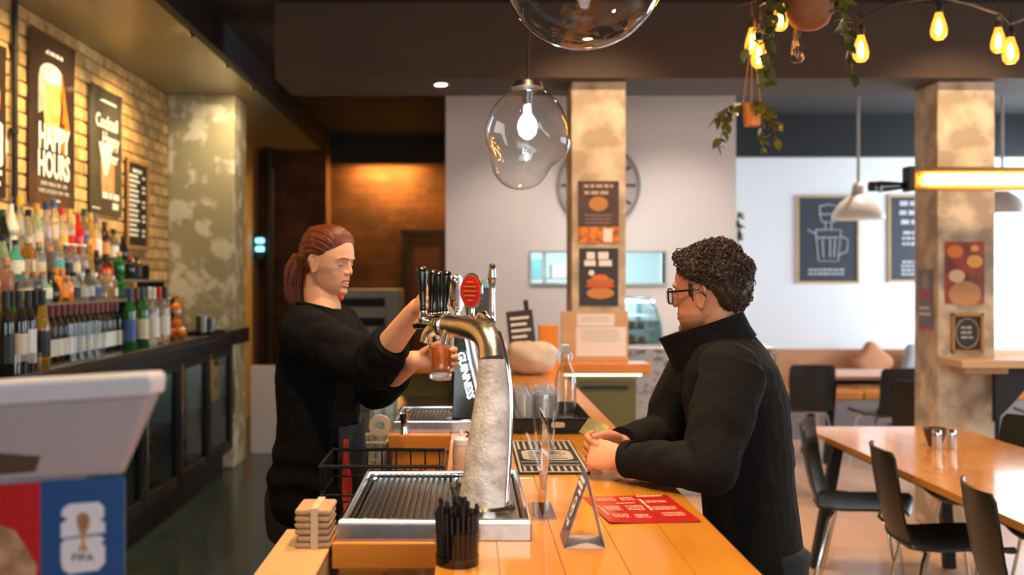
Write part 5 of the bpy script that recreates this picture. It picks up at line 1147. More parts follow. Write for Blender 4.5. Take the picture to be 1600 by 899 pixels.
def hand(mb, Mh, curl, s=1.0, thumb=(0.62, 0.62, -0.45), tb=0.5, spread=0.0):
    """x to the fingertips, y to the thumb side, z out of the back of the hand"""
    A = Mh @ Matrix.Scale(s, 4)
    rings = []
    for (x, w, t, yo) in ((-0.035, 0.027, 0.020, 0), (0.0, 0.028, 0.0195, 0), (0.02, 0.034, 0.0185, 0.002), (0.05, 0.041, 0.0165, 0.001), (0.078, 0.0415, 0.0145, 0.0), (0.090, 0.038, 0.0115, 0)):
        rings.append([A @ p for p in oval((x, yo, 0), (0, w, 0), (0, 0, t), 20, 2.6)])
    mb.loft(rings)
    for i, (y, ls, r) in enumerate(((0.0305, (0.041, 0.025, 0.021), 0.0086), (0.0102, (0.045, 0.028, 0.022), 0.0088), (-0.0102, (0.042, 0.026, 0.021), 0.0084), (-0.0295, (0.033, 0.020, 0.018), 0.0076))):
        c = curl[i] if isinstance(curl[0], (tuple, list)) else curl
        p = Vector((0.082-(0.006 if i == 3 else 0), y, 0.001)); ang = 0.0; sp = spread*(1.5-i)/1.5; pts = [p-Vector((0.016, 0, 0))]; pts.append(p.copy())
        for l, a in zip(ls, c):
            ang += a; d = Vector((math.cos(ang)*math.cos(sp), math.sin(sp)*max(0.3, math.cos(ang)), -math.sin(ang)))
            pts.append(p+d*l*0.5); p = p+d*l; pts.append(p.copy())
        rr = [r*1.05, r*1.08, r, r*0.98, r*0.93, r*0.92, r*0.86, r*0.72]
        q = [A @ z for z in pts]; sc = A.to_scale().x
        mb.tube(q, [x*sc for x in rr], 12); mb.ball(q[-1], rr[-1]*sc, 10, 7)
    d = Vector(thumb).normalized(); p = Vector((0.018, 0.022, -0.006)); pts = [p]; ax = Vector((0, 0, -1))
    for l, b in ((0.042, 0.0), (0.032, tb), (0.026, tb*0.8)):
        d = (d+(Vector((0.75, -0.55, -0.35)))*b*0.6).normalized(); p = p+d*l; pts.append(p.copy())
    q = [A @ z for z in pts]; sc = A.to_scale().x
    mb.tube(q, [0.0150*sc, 0.0120*sc, 0.0104*sc, 0.0082*sc], 12); mb.ball(q[-1], 0.0082*sc, 10, 7); mb.ball(q[0], 0.0155*sc, 12, 8)
def frame(o, x, z):
    x = Vector(x).normalized(); z = Vector(z); z = (z-x*z.dot(x)).normalized(); y = z.cross(x)
    M = Matrix((x, y, z)).transposed().to_4x4(); M.translation = Vector(o); return M
def frame_thumb(o, x, dorsal, thumb):
    x = Vector(x).normalized(); z = Vector(dorsal); z = (z-x*z.dot(x)).normalized(); y = z.cross(x)
    if y.dot(Vector(thumb)) < 0: y = -y
    M = Matrix((x, y, z)).transposed().to_4x4(); M.translation = Vector(o); return M
def face_post(me, M, eye_z=0.005, sockets=0.0050):
    n = len(me.vertices); co = np.empty(n*3); me.vertices.foreach_get('co', co); co = co.reshape(-1, 3)
    Mi = np.array(M.inverted()); loc = co@Mi[:3, :3].T+Mi[:3, 3]
    for s in (1, -1):
        r2 = ((loc[:, 1]-s*0.031)/0.014)**2+((loc[:, 2]-eye_z-0.002)/0.008)**2
        w = np.exp(-r2)*(loc[:, 0] > 0.03); loc[:, 0] -= sockets*w
        r3 = ((loc[:, 1]-s*0.011)/0.008)**2+((loc[:, 2]-0.012)/0.010)**2
        loc[:, 0] -= 0.0025*np.exp(-r3)*(loc[:, 0] > 0.03)
    Mf = np.array(M); co = loc@Mf[:3, :3].T+Mf[:3, 3]
    me.vertices.foreach_set('co', co.ravel()); me.update(); return loc
def lip_faces(me, M, op, idx):
    Mi = M.inverted(); 
    for p in me.polygons:
        q = Mi @ p.center
        if q.x > 0.073 and abs(q.y) < 0.0215:
            t = q.y/0.0215; zu = -0.0505+0.0068*(1-abs(t)); zl = -0.0615-op-0.0078*(1-t*t)**0.5
            if zl < q.z < zu and q.x > 0.0865-0.012*t*t: p.material_index = idx
def hair_shell(M, male, region, thick, voxel, name):
    """lifts the scalp part of the head off the skin; thickness runs out at the hairline"""
    mb = MB(); head_mesh_plain(mb, male); me = fuse(mb, voxel, name, 4)
    n = len(me.vertices); co = np.empty(n*3); me.vertices.foreach_get('co', co); co = co.reshape(-1, 3)
    no = np.empty(n*3); me.vertex_normals.foreach_get('vector', no); no = no.reshape(-1, 3)
    g = region(co); th = thick(co, g); co2 = co+no*th[:, None]
    me.vertices.foreach_set('co', co2.ravel())
    bm = bmesh.new(); bm.from_mesh(me); bm.verts.ensure_lookup_table()
    kill = [f for f in bm.faces if all(g[v.index] < -0.004 for v in f.verts)]
    bmesh.ops.delete(bm, geom=kill, context='FACES'); bm.to_mesh(me); bm.free()
    me.transform(M); me.shade_smooth(); return me
def head_mesh_plain(mb, male):
    rings = []
    for (z, xf, xb, w) in HS:
        ring = []
        for i in range(32):
            a = 2*PI*i/32; c, s = math.cos(a), math.sin(a); e = 2.25
            cc = math.copysign(abs(c)**(2/e), c); ss = math.copysign(abs(s)**(2/e), s)
            mid = (xf+xb)*0.5*0.35; x = mid+(xf-mid)*cc if c > 0 else mid+(mid-xb)*cc
            ring.append(Vector((x, w*ss, z)))
        rings.append(ring)
    mb.loft(rings)
def eye(M, s, parent, iris, lid, skin, gaze=-0.2):
    c = (0.0675, s*0.031, 0.004)
    Mt_ = M @ Matrix.Translation(c)
    e = MB().ball((0, 0, 0), 0.0118, 18, 12, Mt_).build('eyeball', mat('eye_white', (0.72, 0.68, 0.64), 0.15), parent, ang=180)
    MB().ball((0.0085*math.cos(gaze), 0, 0.0085*math.sin(gaze)), 0.0048, 12, 8, Mt_).build('iris', mat(iris, (0.06, 0.03, 0.015), 0.1), e, ang=180)
    # upper lid, closed down to the gaze
    g = []
    for j in range(7):
        b = PI/2-(PI/2-lid)*j/6
        g.append([Mt_ @ Vector((0.0128*math.cos(b)*math.cos(a), 0.0128*math.cos(b)*math.sin(a), 0.0128*math.sin(b))) for a in np.linspace(-1.35, 1.35, 13)])
    MB().grid(g).build('eyelid', skin, parent, ang=180)
    MB().tube([Mt_ @ Vector((0.0134*math.cos(lid)*math.cos(a)+0.0005, 0.0134*math.cos(lid)*math.sin(a), 0.0134*math.sin(lid)-0.0008)) for a in np.linspace(-1.1, 1.1, 11)], 0.0009, 6).build('lashes', mat('lash_dark', (0.02, 0.01, 0.008), 0.6), parent)
def brow(M, s, parent, m, z=0.0205):
    MB().tube([M @ Vector(p) for p in ((0.0925, s*0.012, z-0.001), (0.0915, s*0.022, z+0.003), (0.086, s*0.036, z+0.004), (0.076, s*0.047, z))], [0.0016, 0.0022, 0.0019, 0.0008], 8, flat=0.7).build('eyebrow', m, parent)

# ------------------------------------------------------------------ the woman behind the bar
HW = head_frame(P(512, 411, 3.03), (math.cos(0.47), -math.sin(0.47), 0), 0.14, 0.855, 0.0)
nb_ = V(-0.440, 3.03, 1.455)                     # neck base
shR, elR, wrR = V(-0.455, 2.885, 1.405), P(583, 573, 2.70), P(653, 482, 2.56)
shL, elL, wrL = V(-0.40, 3.175, 1.405), P(590, 604, 3.02), V(-0.150, 2.775, 1.332)
fwW = V(0.97, -0.22, 0).normalized(); lfW = V(0, 0, 1).cross(fwW)
def torso(mb, secs, fw, lf, e=2.3):
    rings = [oval(c, fw*dp, lf*w, 28, e) for (c, dp, w) in secs]
    mb.loft(rings)
skin = MB()
head_mesh(skin, HW, False); lips(skin, HW, 0.006)
limb(skin, [HW @ V(-0.018, 0, -0.035), HW @ V(-0.026, 0, -0.09), nb_+V(0.006, 0, 0.01)], [0.046, 0.044, 0.054], 20)
secs = [(V(-0.455, 3.03, 0.80), 0.10, 0.150), (V(-0.465, 3.03, 0.93), 0.11, 0.158), (V(-0.455, 3.03, 1.08), 0.092, 0.132), (V(-0.45, 3.03, 1.26), 0.105, 0.142), (V(-0.448, 3.03, 1.36), 0.095, 0.155), (V(-0.445, 3.03, 1.42), 0.075, 0.140), (V(-0.442, 3.03, 1.452), 0.060, 0.085), (V(-0.438, 3.03, 1.475), 0.050, 0.055)]
torso(skin, secs, fwW, lfW)
limb(skin, [shR, shR.lerp(elR, 0.5), elR], [0.050, 0.043, 0.038]); limb(skin, [elR, elR.lerp(wrR, 0.35), wrR], [0.038, 0.037, 0.0255])
limb(skin, [shL, shL.lerp(elL, 0.5), elL], [0.050, 0.043, 0.038]); limb(skin, [elL, elL.lerp(wrL, 0.35), wrL], [0.038, 0.037, 0.0255])
hpR, hpL = V(-0.47, 2.95, 0.88), V(-0.45, 3.11, 0.88)
knR, knL = V(-0.455, 2.95, 0.48), V(-0.43, 3.13, 0.48); akR, akL = V(-0.49, 2.95, 0.09), V(-0.47, 3.14, 0.09)
for h_, k_, a_ in ((hpR, knR, akR), (hpL, knL, akL)):
    limb(skin, [h_, h_.lerp(k_, 0.5), k_], [0.085, 0.070, 0.052]); limb(skin, [k_, k_.lerp(a_, 0.35)+V(-0.01, 0, 0), a_], [0.052, 0.054, 0.035])
    limb(skin, [a_+V(-0.02, 0, -0.05), a_+V(0.06, -0.015, -0.06), a_+V(0.14, -0.03, -0.068)], [0.032, 0.032, 0.020])
# right hand closes on a tap handle, left hand holds the glass
hdir = (P(676, 456, 2.445)-wrR); MR = frame_thumb(wrR+hdir.normalized()*0.012, hdir, V(-0.75, -0.35, 0.35), V(0.2, -0.5, 0.9))
hand(skin, MR, (0.55, 0.95, 0.6), 0.90, (0.7, 0.5, -0.5), 0.5)
G0 = P(688, 562, 2.72)
ML = frame_thumb(wrL+V(0.012, -0.002, 0), V(0.93, -0.12, 0.03), V(0.12, 0.95, -0.02), V(0, 0, 1))
hand(skin, ML, ((0.62, 0.85, 0.55), (0.60, 0.85, 0.55), (0.58, 0.85, 0.55), (0.55, 0.8, 0.5)), 0.90, (0.72, 0.42, -0.60), 0.25)
me = fuse(skin, 0.0031, 'person', 3)
face_post(me, HW)
me.materials.clear(); me.materials.append(m_skin_w); me.materials.append(mat('lips_rose', (0.55, 0.20, 0.14), 0.35)); me.materials.append(mat('mouth_dark', (0.10, 0.02, 0.018), 0.6))
lip_faces(me, HW, 0.006, 1)
wo = bpy.data.objects.new('person', me); COL.objects.link(wo)
tag(wo, 'woman with red ponytail in a black jumper pulling a beer behind the bar', 'person')
s_ = 1
MB().tube([HW @ Vector((0.0905-0.012*t*t, 0.015*t, -0.0575)) for t in np.linspace(-1, 1, 9)], [0.0028*math.sqrt(max(0.05, 1-t*t)) for t in np.linspace(-1, 1, 9)], 8).build('teeth', mat('teeth', (0.75, 0.68, 0.58), 0.3), wo)
m_hairw = mat('auburn_hair', (0.105, 0.021, 0.007), 0.45, noise=(60, (0.20, 0.045, 0.015), 0.35, 0.7))
for s_ in (1, -1):
    eye(HW, s_, wo, 'iris_woman', -0.12, m_skin_w, -0.5); brow(HW, s_, wo, mat('brow_auburn', (0.26, 0.10, 0.05), 0.7), 0.024)
XHz = [-0.11, -0.075, -0.05, -0.03, 0.0, 0.018, 0.03, 0.05, 0.07, 0.085, 0.10, 0.12]
XHx = [-0.09, -0.060, -0.046, -0.034, -0.026, -0.006, 0.024, 0.050, 0.070, 0.078, 0.082, 0.10]
def reg_w(co): return np.minimum(np.interp(co[:, 2], XHz, XHx)-co[:, 0], (co[:, 2]+0.085)*1.5)
def th_w(co, g):
    phi = np.arctan2(co[:, 1], co[:, 2]+0.02+0.3*(co[:, 0]+0.1))
    return (0.012*smoothstep(0.0, 0.045, g)+0.004*smoothstep(0.03, 0.1, co[:, 2])+0.0013*np.sin(phi*55+3*vnoise(co, 14))*smoothstep(0, 0.02, g)+0.0015*np.sin(phi*120)*smoothstep(0, 0.01, g)+0.003*vnoise(co, 40))*(g > -0.002)-0.002*(g <= 0)
hm = hair_shell(HW, False, reg_w, th_w, 0.0034, 'hair')
ho = link('hair', hm, m_hairw, wo)
tail = MB(); kn_ = HW @ V(-0.106, 0, -0.004)
bk = (HW.to_3x3() @ V(-1, 0, 0)).normalized(); dwn = V(0, 0, -1); sd_ = bk.cross(dwn).normalized()
rgt = random.Random(5)
for i in range(240):
    a = rgt.uniform(0, 2*PI); r = math.sqrt(rgt.random()); ox, oy = r*math.cos(a), r*math.sin(a); L_ = rgt.uniform(0.105, 0.14)
    pts = []
    for t in np.linspace(0, 1, 9):
        spread = 0.010+0.026*math.sin(min(1, t*1.15)*PI*0.62)
        c = kn_+bk*(0.030*math.sin(t*PI*0.62))+dwn*(L_*(t**1.4)-0.012*math.sin(t*PI))
        pts.append(c+sd_*ox*spread*0.9+bk*oy*spread+V(0, 0, 1)*0.3*oy*spread)
    tail.tube(pts, [0.0022, 0.0028, 0.0030, 0.0030, 0.0028, 0.0025, 0.002, 0.0015, 0.0006], 5)
tail.tube([HW @ V(-0.098, 0, 0.006), kn_, kn_+bk*0.03+dwn*0.006], [0.020, 0.017, 0.022], 14)
tlo = tail.build('ponytail', m_hairw, ho, ang=80); tlo['kind'] = 'stuff'
wisp = MB()
for i in range(14):
    y0 = rgt.choice((-1, 1))*rgt.uniform(0.045, 0.07); z0 = rgt.uniform(-0.02, 0.0); x0 = -0.05+rgt.uniform(-0.02, 0.015)
    wisp.tube([HW @ V(x0, y0, z0), HW @ V(x0-0.01, y0*0.95, z0-0.04), HW @ V(x0-0.008+rgt.uniform(-.01, .01), y0*0.9, z0-0.075-rgt.uniform(0, .02))], [0.002, 0.0018, 0.0006], 5)
wso = wisp.build('loose_strands', m_hairw, ho); wso['kind'] = 'stuff'
MB().tube([kn_+V(0.012*math.cos(t), 0, 0)+sd_*0.018*math.sin(t)+V(0, 0, 0.018*math.cos(t)) for t in np.linspace(0, 2*PI, 20)[:-1]], 0.004, 8, closed=True).build('hair_tie', m_black, ho)
# earring on the far ear
ep = HW @ V(0.028, 0.060, -0.118)
er = MB().ball(ep, 0.0105, 14, 10).build('earring', mat('earring_red', (0.75, 0.06, 0.02), 0.3), wo)
MB().tube([ep, ep+V(0, 0, 0.04), HW @ V(-0.005, 0.074, -0.035)], 0.0012, 6).build('hook', m_chrome, er)
# jumper
m_knit = mat('black_jumper', (0.0045, 0.0043, 0.0045), 0.95, bump=(30, 0.5), spec=0.15)
jm = MB()
jsec = [(V(-0.452, 3.03, 0.86), 0.118, 0.178), (V(-0.458, 3.03, 0.94), 0.124, 0.182), (V(-0.455, 3.03, 1.05), 0.112, 0.168), (V(-0.448, 3.03, 1.14), 0.108, 0.162), (V(-0.444, 3.03, 1.26), 0.118, 0.168), (V(-0.444, 3.03, 1.35), 0.110, 0.172), (V(-0.446, 3.03, 1.405), 0.100, 0.168), (V(-0.444, 3.03, 1.440), 0.080, 0.120), (V(-0.442, 3.03, 1.462), 0.066, 0.083)]
torso(jm, jsec, fwW, lfW)
cuR = elR.lerp(wrR, 0.40); cuL = elL.lerp(wrL, 0.42)
for (s0, e0, c0) in ((shR, elR, cuR), (shL, elL, cuL)):
    jm.tube(cat([s0+V(-0.02, 0, 0.0), s0.lerp(e0, 0.45)+V(0, 0, -0.012), e0]), lerpn([0.078, 0.072, 0.066]), 20); jm.ball(s0+V(-0.012, 0, -0.004), 0.074, 16, 10); jm.ball(e0, 0.066, 16, 10)
    jm.tube([e0, e0.lerp(c0, 0.5), c0], [0.066, 0.061, 0.053], 20)
ndir = (wrR-elR).normalized()
def jfold(co):
    r = 0.010*(0.35-np.abs(vnoise(co*np.array([1, 1, 0.7]), 8)))+0.004*(0.3-np.abs(vnoise(co, 20, 5)))
    for (a, b) in ((shR, elR), (shL, elL), (elR, cuR), (elL, cuL)):
        d, t = seg_dist(co, a, b); w = np.exp(-(d/0.09)**4)
        r = r+w*0.0035*np.sin(t*13+9*vnoise(co, 7))
    r = r+0.006*np.sin(co[:, 2]*60+4*vnoise(co, 6, 3))*np.exp(-((co[:, 2]-0.98)/0.10)**2)
    return r
jme = fuse(jm, 0.0055, 'jumper', 5, 0.5, jfold)
jo = link('jumper', jme, m_knit, wo)
for (e0, c0, w0) in ((elR, cuR, wrR), (elL, cuL, wrL)):
    ax = (w0-e0).normalized(); MB().tube([c0-ax*0.012, c0-ax*0.004, c0+ax*0.006, c0+ax*0.008], [0.054, 0.0555, 0.054, 0.046], 24).build('cuff', m_knit, jo, ang=60)
nk = MB(); nk.tube([V(-0.438, 3.03, 1.466)+fwW*0.066*math.cos(t)+lfW*0.080*math.sin(t)+V(0, 0, -0.014*math.cos(t)+0.012*abs(math.sin(t))-0.004) for t in np.linspace(0, 2*PI, 33)[:-1]], 0.0075, 8, closed=True)
nk.build('neckband', m_knit, jo)
# trousers, apron, shoes, towel
tr_ = MB()
torso(tr_, [(V(-0.465, 3.03, 0.80), 0.118, 0.168), (V(-0.468, 3.03, 0.92), 0.122, 0.174), (V(-0.46, 3.03, 1.0), 0.105, 0.152)], fwW, lfW)
for h_, k_, a_ in ((hpR, knR, akR), (hpL, knL, akL)):
    tr_.tube(cat([h_, h_.lerp(k_, 0.5), k_, k_.lerp(a_, 0.4)+V(-0.01, 0, 0), a_+V(0, 0, 0.02)]), lerpn([0.098, 0.084, 0.066, 0.064, 0.055]), 20)
m_trs = mat('black_trousers', (0.009, 0.009, 0.010), 0.8, bump=(200, 0.2))
link('trousers', fuse(tr_, 0.007, 'trousers', 5, 0.5, lambda co: 0.005*vnoise(co, 12)), m_trs, wo)
for a_ in (akR, akL):
    sh = MB(); limb(sh, [a_+V(-0.03, 0, -0.045), a_+V(0.05, -0.012, -0.05), a_+V(0.14, -0.03, -0.056)], [0.042, 0.042, 0.032]); sh.box(a_.x-0.075, a_.x+0.17, a_.y-0.05, a_.y+0.022, 0.0, 0.02)
    link('shoe', fuse(sh, 0.006, 'shoe', 4), m_blackrub, wo)
ap_ = []
for j in range(9):
    z = 1.13-0.50*j/8; r = []
    for i in range(15):
        a = -0.62+1.24*i/14; dp = np.interp(z, [0.6, 0.9, 1.13], [0.155, 0.150, 0.140]); wd = np.interp(z, [0.6, 0.9, 1.13], [0.215, 0.208, 0.190])
        c = V(-0.458, 3.03, z); p_ = c+fwW*(dp+0.006*math.sin(i*1.9)*(j/8))*math.cos(a)+lfW*wd*math.sin(a); r.append(p_)
    ap_.append(r)
apo = MB().grid(ap_).build('apron', mat('navy_apron', (0.013, 0.016, 0.026), 0.85, bump=(120, 0.3)), wo, solid=0.003)
tw_ = []
for j in range(10):
    z = 1.10-0.26*j/9; r = []
    for i in range(6):
        a = -0.62+0.2*(i/5)*(0.5+0.5*j/9); c = V(-0.458, 3.03, z); r.append(c+fwW*(0.165+0.005*math.sin(i*2+j))*math.cos(a)+lfW*0.222*math.sin(a))
    tw_.append(r)
MB().grid(tw_).build('towel', mat('red_towel', (0.50, 0.035, 0.02), 0.9, bump=(120, 0.4)), apo, solid=0.004)
# beer glass held under the spout
bgz = G0.z-0.055
bg = thing('beer_glass', 'small stemmed glass of amber beer held under the spout', 'glass', (G0.x, G0.y, bgz))
MB().lathe([(0, 0), (0.027, 0), (0.030, 0.006), (0.030, 0.018), (0.024, 0.026), (0.0255, 0.05), (0.030, 0.09), (0.0315, 0.125), (0.0298, 0.125), (0.0283, 0.09), (0.0238, 0.05), (0.0222, 0.03), (0, 0.026)], 26).build('glass_body', m_glass, bg, ang=50)
MB().lathe([(0, 0.028), (0.0218, 0.0305), (0.0234, 0.05), (0.0275, 0.088), (0, 0.090)], 24).build('beer', mat('beer_amber', (0.85, 0.30, 0.06), 0.1, trans=0.6, emis=((0.8, 0.22, 0.03), 0.05)), bg, ang=50)
MB().lathe([(0.0, 0.002), (0.026, 0.002), (0.0285, 0.008), (0.0285, 0.016), (0.02, 0.022), (0, 0.022)], 24).build('thick_base', mat('base_glass', (0.9, 0.9, 0.92), 0.05, trans=0.7), bg, ang=50)

# ------------------------------------------------------------------ the man at the bar
HM = head_frame(P(1109, 460, 2.70), (-math.cos(0.62), math.sin(0.62), 0), 0.05, 1.0)
nbm = V(0.668, 2.70, 1.395)
sL, eL, wL = V(0.625, 2.495, 1.325), V(0.560, 2.365, 1.106), V(0.392, 2.525, 1.104)
sR, eR, wR = V(0.640, 2.885, 1.325), V(0.540, 2.86, 1.106), V(0.400, 2.665, 1.118)
fwM = V(-0.96, 0.26, 0).normalized(); lfM = V(0, 0, 1).cross(fwM)
sk2 = MB()
head_mesh(sk2, HM, True); lips(sk2, HM, 0.0)
limb(sk2, [HM @ V(-0.018, 0, -0.03), HM @ V(-0.030, 0, -0.085), nbm], [0.058, 0.058, 0.066], 20)
def tilt(c, fw, t): return c
msec = [(V(0.765, 2.70, 0.82), 0.100, 0.155), (V(0.76, 2.70, 0.92), 0.102, 0.155), (V(0.745, 2.70, 1.04), 0.100, 0.150), (V(0.712, 2.70, 1.18), 0.104, 0.165), (V(0.69, 2.70, 1.29), 0.100, 0.175), (V(0.68, 2.70, 1.355), 0.085, 0.150), (V(0.672, 2.70, 1.395), 0.068, 0.09)]
torso(sk2, msec, fwM, lfM)
for s0, e0, w0 in ((sL, eL, wL), (sR, eR, wR)):
    limb(sk2, [s0, s0.lerp(e0, 0.5), e0], [0.056, 0.050, 0.044]); limb(sk2, [e0, e0.lerp(w0, 0.35), w0], [0.044, 0.042, 0.029])
mh = [(V(0.765, 2.62, 0.86), V(0.765, 2.60, 0.47), V(0.81, 2.60, 0.09)), (V(0.765, 2.78, 0.86), V(0.75, 2.80, 0.47), V(0.78, 2.80, 0.09))]
for h_, k_, a_ in mh:
    limb(sk2, [h_, h_.lerp(k_, 0.5), k_], [0.080, 0.072, 0.054]); limb(sk2, [k_, k_.lerp(a_, 0.35)+V(0.01, 0, 0), a_], [0.056, 0.056, 0.038])
    limb(sk2, [a_+V(0.02, 0, -0.05), a_+V(-0.07, 0.01, -0.055), a_+V(-0.16, 0.02, -0.064)], [0.035, 0.035, 0.022])
MLm = frame_thumb(wL+V(-0.012, 0.006, 0.002), V(-0.88, 0.40, 0.10), V(-0.30, -0.80, 0.55), V(0, 0.2, 1))
hand(sk2, MLm, ((0.95, 1.15, 0.55), (1.05, 1.2, 0.6), (1.1, 1.2, 0.6), (1.1, 1.15, 0.6)), 0.98, (0.85, 0.35, -0.5), 0.4)
MRm = frame_thumb(wR+V(-0.012, -0.008, 0.004), V(-0.93, -0.28, 0.12), V(-0.25, 0.85, 0.35), V(0, -0.1, 1))
hand(sk2, MRm, ((0.75, 0.95, 0.5), (0.85, 1.0, 0.55), (0.9, 1.05, 0.6), (0.95, 1.1, 0.6)), 0.98, (0.85, 0.35, -0.45), 0.4)
me = fuse(sk2, 0.0031, 'person', 3); face_post(me, HM)
me.materials.clear(); me.materials.append(m_skin_m); me.materials.append(mat('lips_man', (0.42, 0.13, 0.09), 0.45)); lip_faces(me, HM, 0.0, 1)
mo_ = bpy.data.objects.new('person', me); COL.objects.link(mo_); tag(mo_, 'man with glasses in a black fleece jacket leaning on the bar', 'person')
m_hairm = mat('dark_brown_hair', (0.028, 0.014, 0.008), 0.5, noise=(50, (0.065, 0.032, 0.016), 0.35, 0.7))
for s_ in (1, -1): eye(HM, s_, mo_, 'iris_man', 0.25, m_skin_m, 0.0); brow(HM, s_, mo_, m_hairm)
MXz = [-0.12, -0.09, -0.06, -0.03, -0.012, 0.012, 0.026, 0.045, 0.065, 0.085, 0.12]
MXx = [-0.078, -0.064, -0.054, -0.046, -0.042, -0.030, 0.004, 0.044, 0.060, 0.074, 0.10]
def reg_m(co):
    g = np.minimum(np.interp(co[:, 2], MXz, MXx)-co[:, 0], (co[:, 2]+0.105)*1.5)
    side = np.minimum(np.minimum(co[:, 0]-0.014, 0.032-co[:, 0]), np.minimum(co[:, 2]+0.018, 0.03-co[:, 2]))
    return np.maximum(g, np.where(np.abs(co[:, 1]) > 0.04, side, -1))
def th_m(co, g):
    base = 0.007+0.004*smoothstep(0.02, 0.10, co[:, 2])+0.006*smoothstep(0.0, 0.05, co[:, 0])*smoothstep(0.05, 0.10, co[:, 2])+0.010*smoothstep(0.02, -0.06, co[:, 0])*smoothstep(-0.09, 0.0, co[:, 2])
    return (base*smoothstep(0.0, 0.022, g)+(0.014*vnoise(co, 22, 3)*smoothstep(0.02, 0.08, co[:, 2])+0.005*vnoise(co, 45)+0.003*vnoise(co, 90, 4))*smoothstep(0, 0.012, g))*(g > -0.002)-0.002*(g <= 0)
hm = hair_shell(HM, True, reg_m, th_m, 0.0034, 'hair'); hmo = link('hair', hm, m_hairm, mo_)
# curls: short bent locks all over the crown
curls = MB(); hv = [(v.co.copy(), v.normal.copy()) for v in hm.vertices]; rgc = random.Random(11); Mi = HM.inverted()
cnt = 0
while cnt < 2600:
    c, n_ = hv[rgc.randrange(len(hv))]; q = Mi @ c
    gg = reg_m(np.array([[q.x, q.y, q.z]]))[0]
    if gg < 0.012: continue
    top = q.z > 0.03
    if not top and rgc.random() < 0.45: continue
    n_ = n_.normalized(); t1 = n_.cross(V(rgc.uniform(-1, 1), rgc.uniform(-1, 1), rgc.uniform(-1, 1))).normalized(); t2 = n_.cross(t1)
    dn = V(0, 0, -1) if not top else (HM.to_3x3() @ V(0.3, 0, 0.2))
    L_ = rgc.uniform(0.014, 0.026) if top else rgc.uniform(0.008, 0.015); rad = L_*0.45; pts = []
    for t in np.linspace(0, 1, 7):
        a = t*PI*1.25; pts.append(c-n_*0.004+n_*rad*math.sin(a)*1.1+t1*rad*(1-math.cos(a))*0.9+t2*0.006*t+dn*0.006*t)
    r0 = rgc.uniform(0.0009, 0.0019); curls.tube(pts, [r0*0.8, r0, r0, r0, r0*0.9, r0*0.7, r0*0.25], 5); cnt += 1
cuo = curls.build('curls', m_hairm, hmo, ang=80); cuo['kind'] = 'stuff'
# glasses
gs = MB(); fx = 0.1035
def rim(s): return [HM @ Vector((fx-0.010*abs(p[0])/0.05, p[0], p[1])) for p in rrect(s*0.033, -0.001, 0.050, 0.040, 0.012, 4)]
gl0 = gs.tube(rim(1), 0.0024, 8, closed=True).tube(rim(-1), 0.0024, 8, closed=True).tube([HM @ V(fx-0.001, -0.009, 0.004), HM @ V(fx+0.003, 0, 0.006), HM @ V(fx-0.001, 0.009, 0.004)], 0.0022, 8)
go = gs.build('glasses', mat('dark_tortoise', (0.020, 0.010, 0.006), 0.25), mo_)
for s_ in (1, -1):
    MB().tube([HM @ V(fx-0.010, s_*0.058, 0.008), HM @ V(fx-0.016, s_*0.070, 0.010), HM @ V(0.03, s_*0.080, 0.012), HM @ V(-0.004, s_*0.081, 0.014), HM @ V(-0.024, s_*0.080, -0.006)], 0.0024, 8, flat=1.2).build('temple_arm', MATS['dark_tortoise'], go)
    MB().prism([(p[0], p[1]) for p in rrect(s_*0.033, -0.001, 0.049, 0.039, 0.012, 4)], -0.0006, 0.0006, HM @ Matrix.Translation((fx-0.006, 0, 0)) @ panel_mtx((0, 0, 0), (0, 1, 0), (0, 0, 1))).build('lens', glass('lens_glass', (0.92, 0.95, 0.96), refl=2.0), go)
# fleece jacket
m_flc = mat('black_fleece', (0.0075, 0.0065, 0.0062), 0.9, bump=(34, 0.5), spec=0.2)
jk = MB()
ksec = [(V(0.758, 2.70, 0.70), 0.126, 0.195), (V(0.750, 2.70, 0.84), 0.126, 0.192), (V(0.733, 2.70, 1.00), 0.122, 0.186), (V(0.714, 2.70, 1.13), 0.130, 0.196), (V(0.700, 2.70, 1.24), 0.136, 0.208), (V(0.688, 2.70, 1.32), 0.122, 0.205), (V(0.676, 2.70, 1.368), 0.098, 0.160), (V(0.668, 2.70, 1.40), 0.080, 0.105)]
torso(jk, ksec, fwM, lfM)
for s0, e0, w0 in ((sL, eL, wL), (sR, eR, wR)):
    jk.tube(cat([s0+V(0.02, 0, 0.0), s0.lerp(e0, 0.5), e0+V(0, 0, 0.004)]), lerpn([0.084, 0.076, 0.060]), 22); jk.ball(s0+V(0.01, 0, -0.005), 0.080, 18, 12); jk.ball(e0+V(0, 0, 0.004), 0.0585, 16, 10)
    jk.tube([e0+V(0, 0, 0.004), e0.lerp(w0, 0.5)+V(0, 0, 0.006), w0+V(0, 0, 0.002)], [0.0585, 0.054, 0.045], 22)
def mfold(co):
    r = 0.010*(0.35-np.abs(vnoise(co*np.array([1, 1, 0.6]), 7, 9)))+0.004*(0.3-np.abs(vnoise(co, 18, 2)))
    for (a, b, k) in ((sL, eL, 16), (sR, eR, 16), (eL, wL, 26), (eR, wR, 26)):
        d, t = seg_dist(co, a, b); w = np.exp(-(d/0.085)**4); r = r+w*0.0032*np.sin(t*k*0.6+9*vnoise(co, 7))
    r = np.where(co[:, 2] < 1.068, np.minimum(r, 0.0), r)
    return r
jke = fuse(jk, 0.0052, 'jacket', 5, 0.5, mfold)
n = len(jke.vertices); co = np.empty(n*3); jke.vertices.foreach_get('co', co); co = co.reshape(-1, 3)
onb = (co[:, 0] < 0.52) & (co[:, 2] < BT+0.004); co[onb, 2] = BT+0.004; jke.vertices.foreach_set('co', co.ravel()); jke.update()
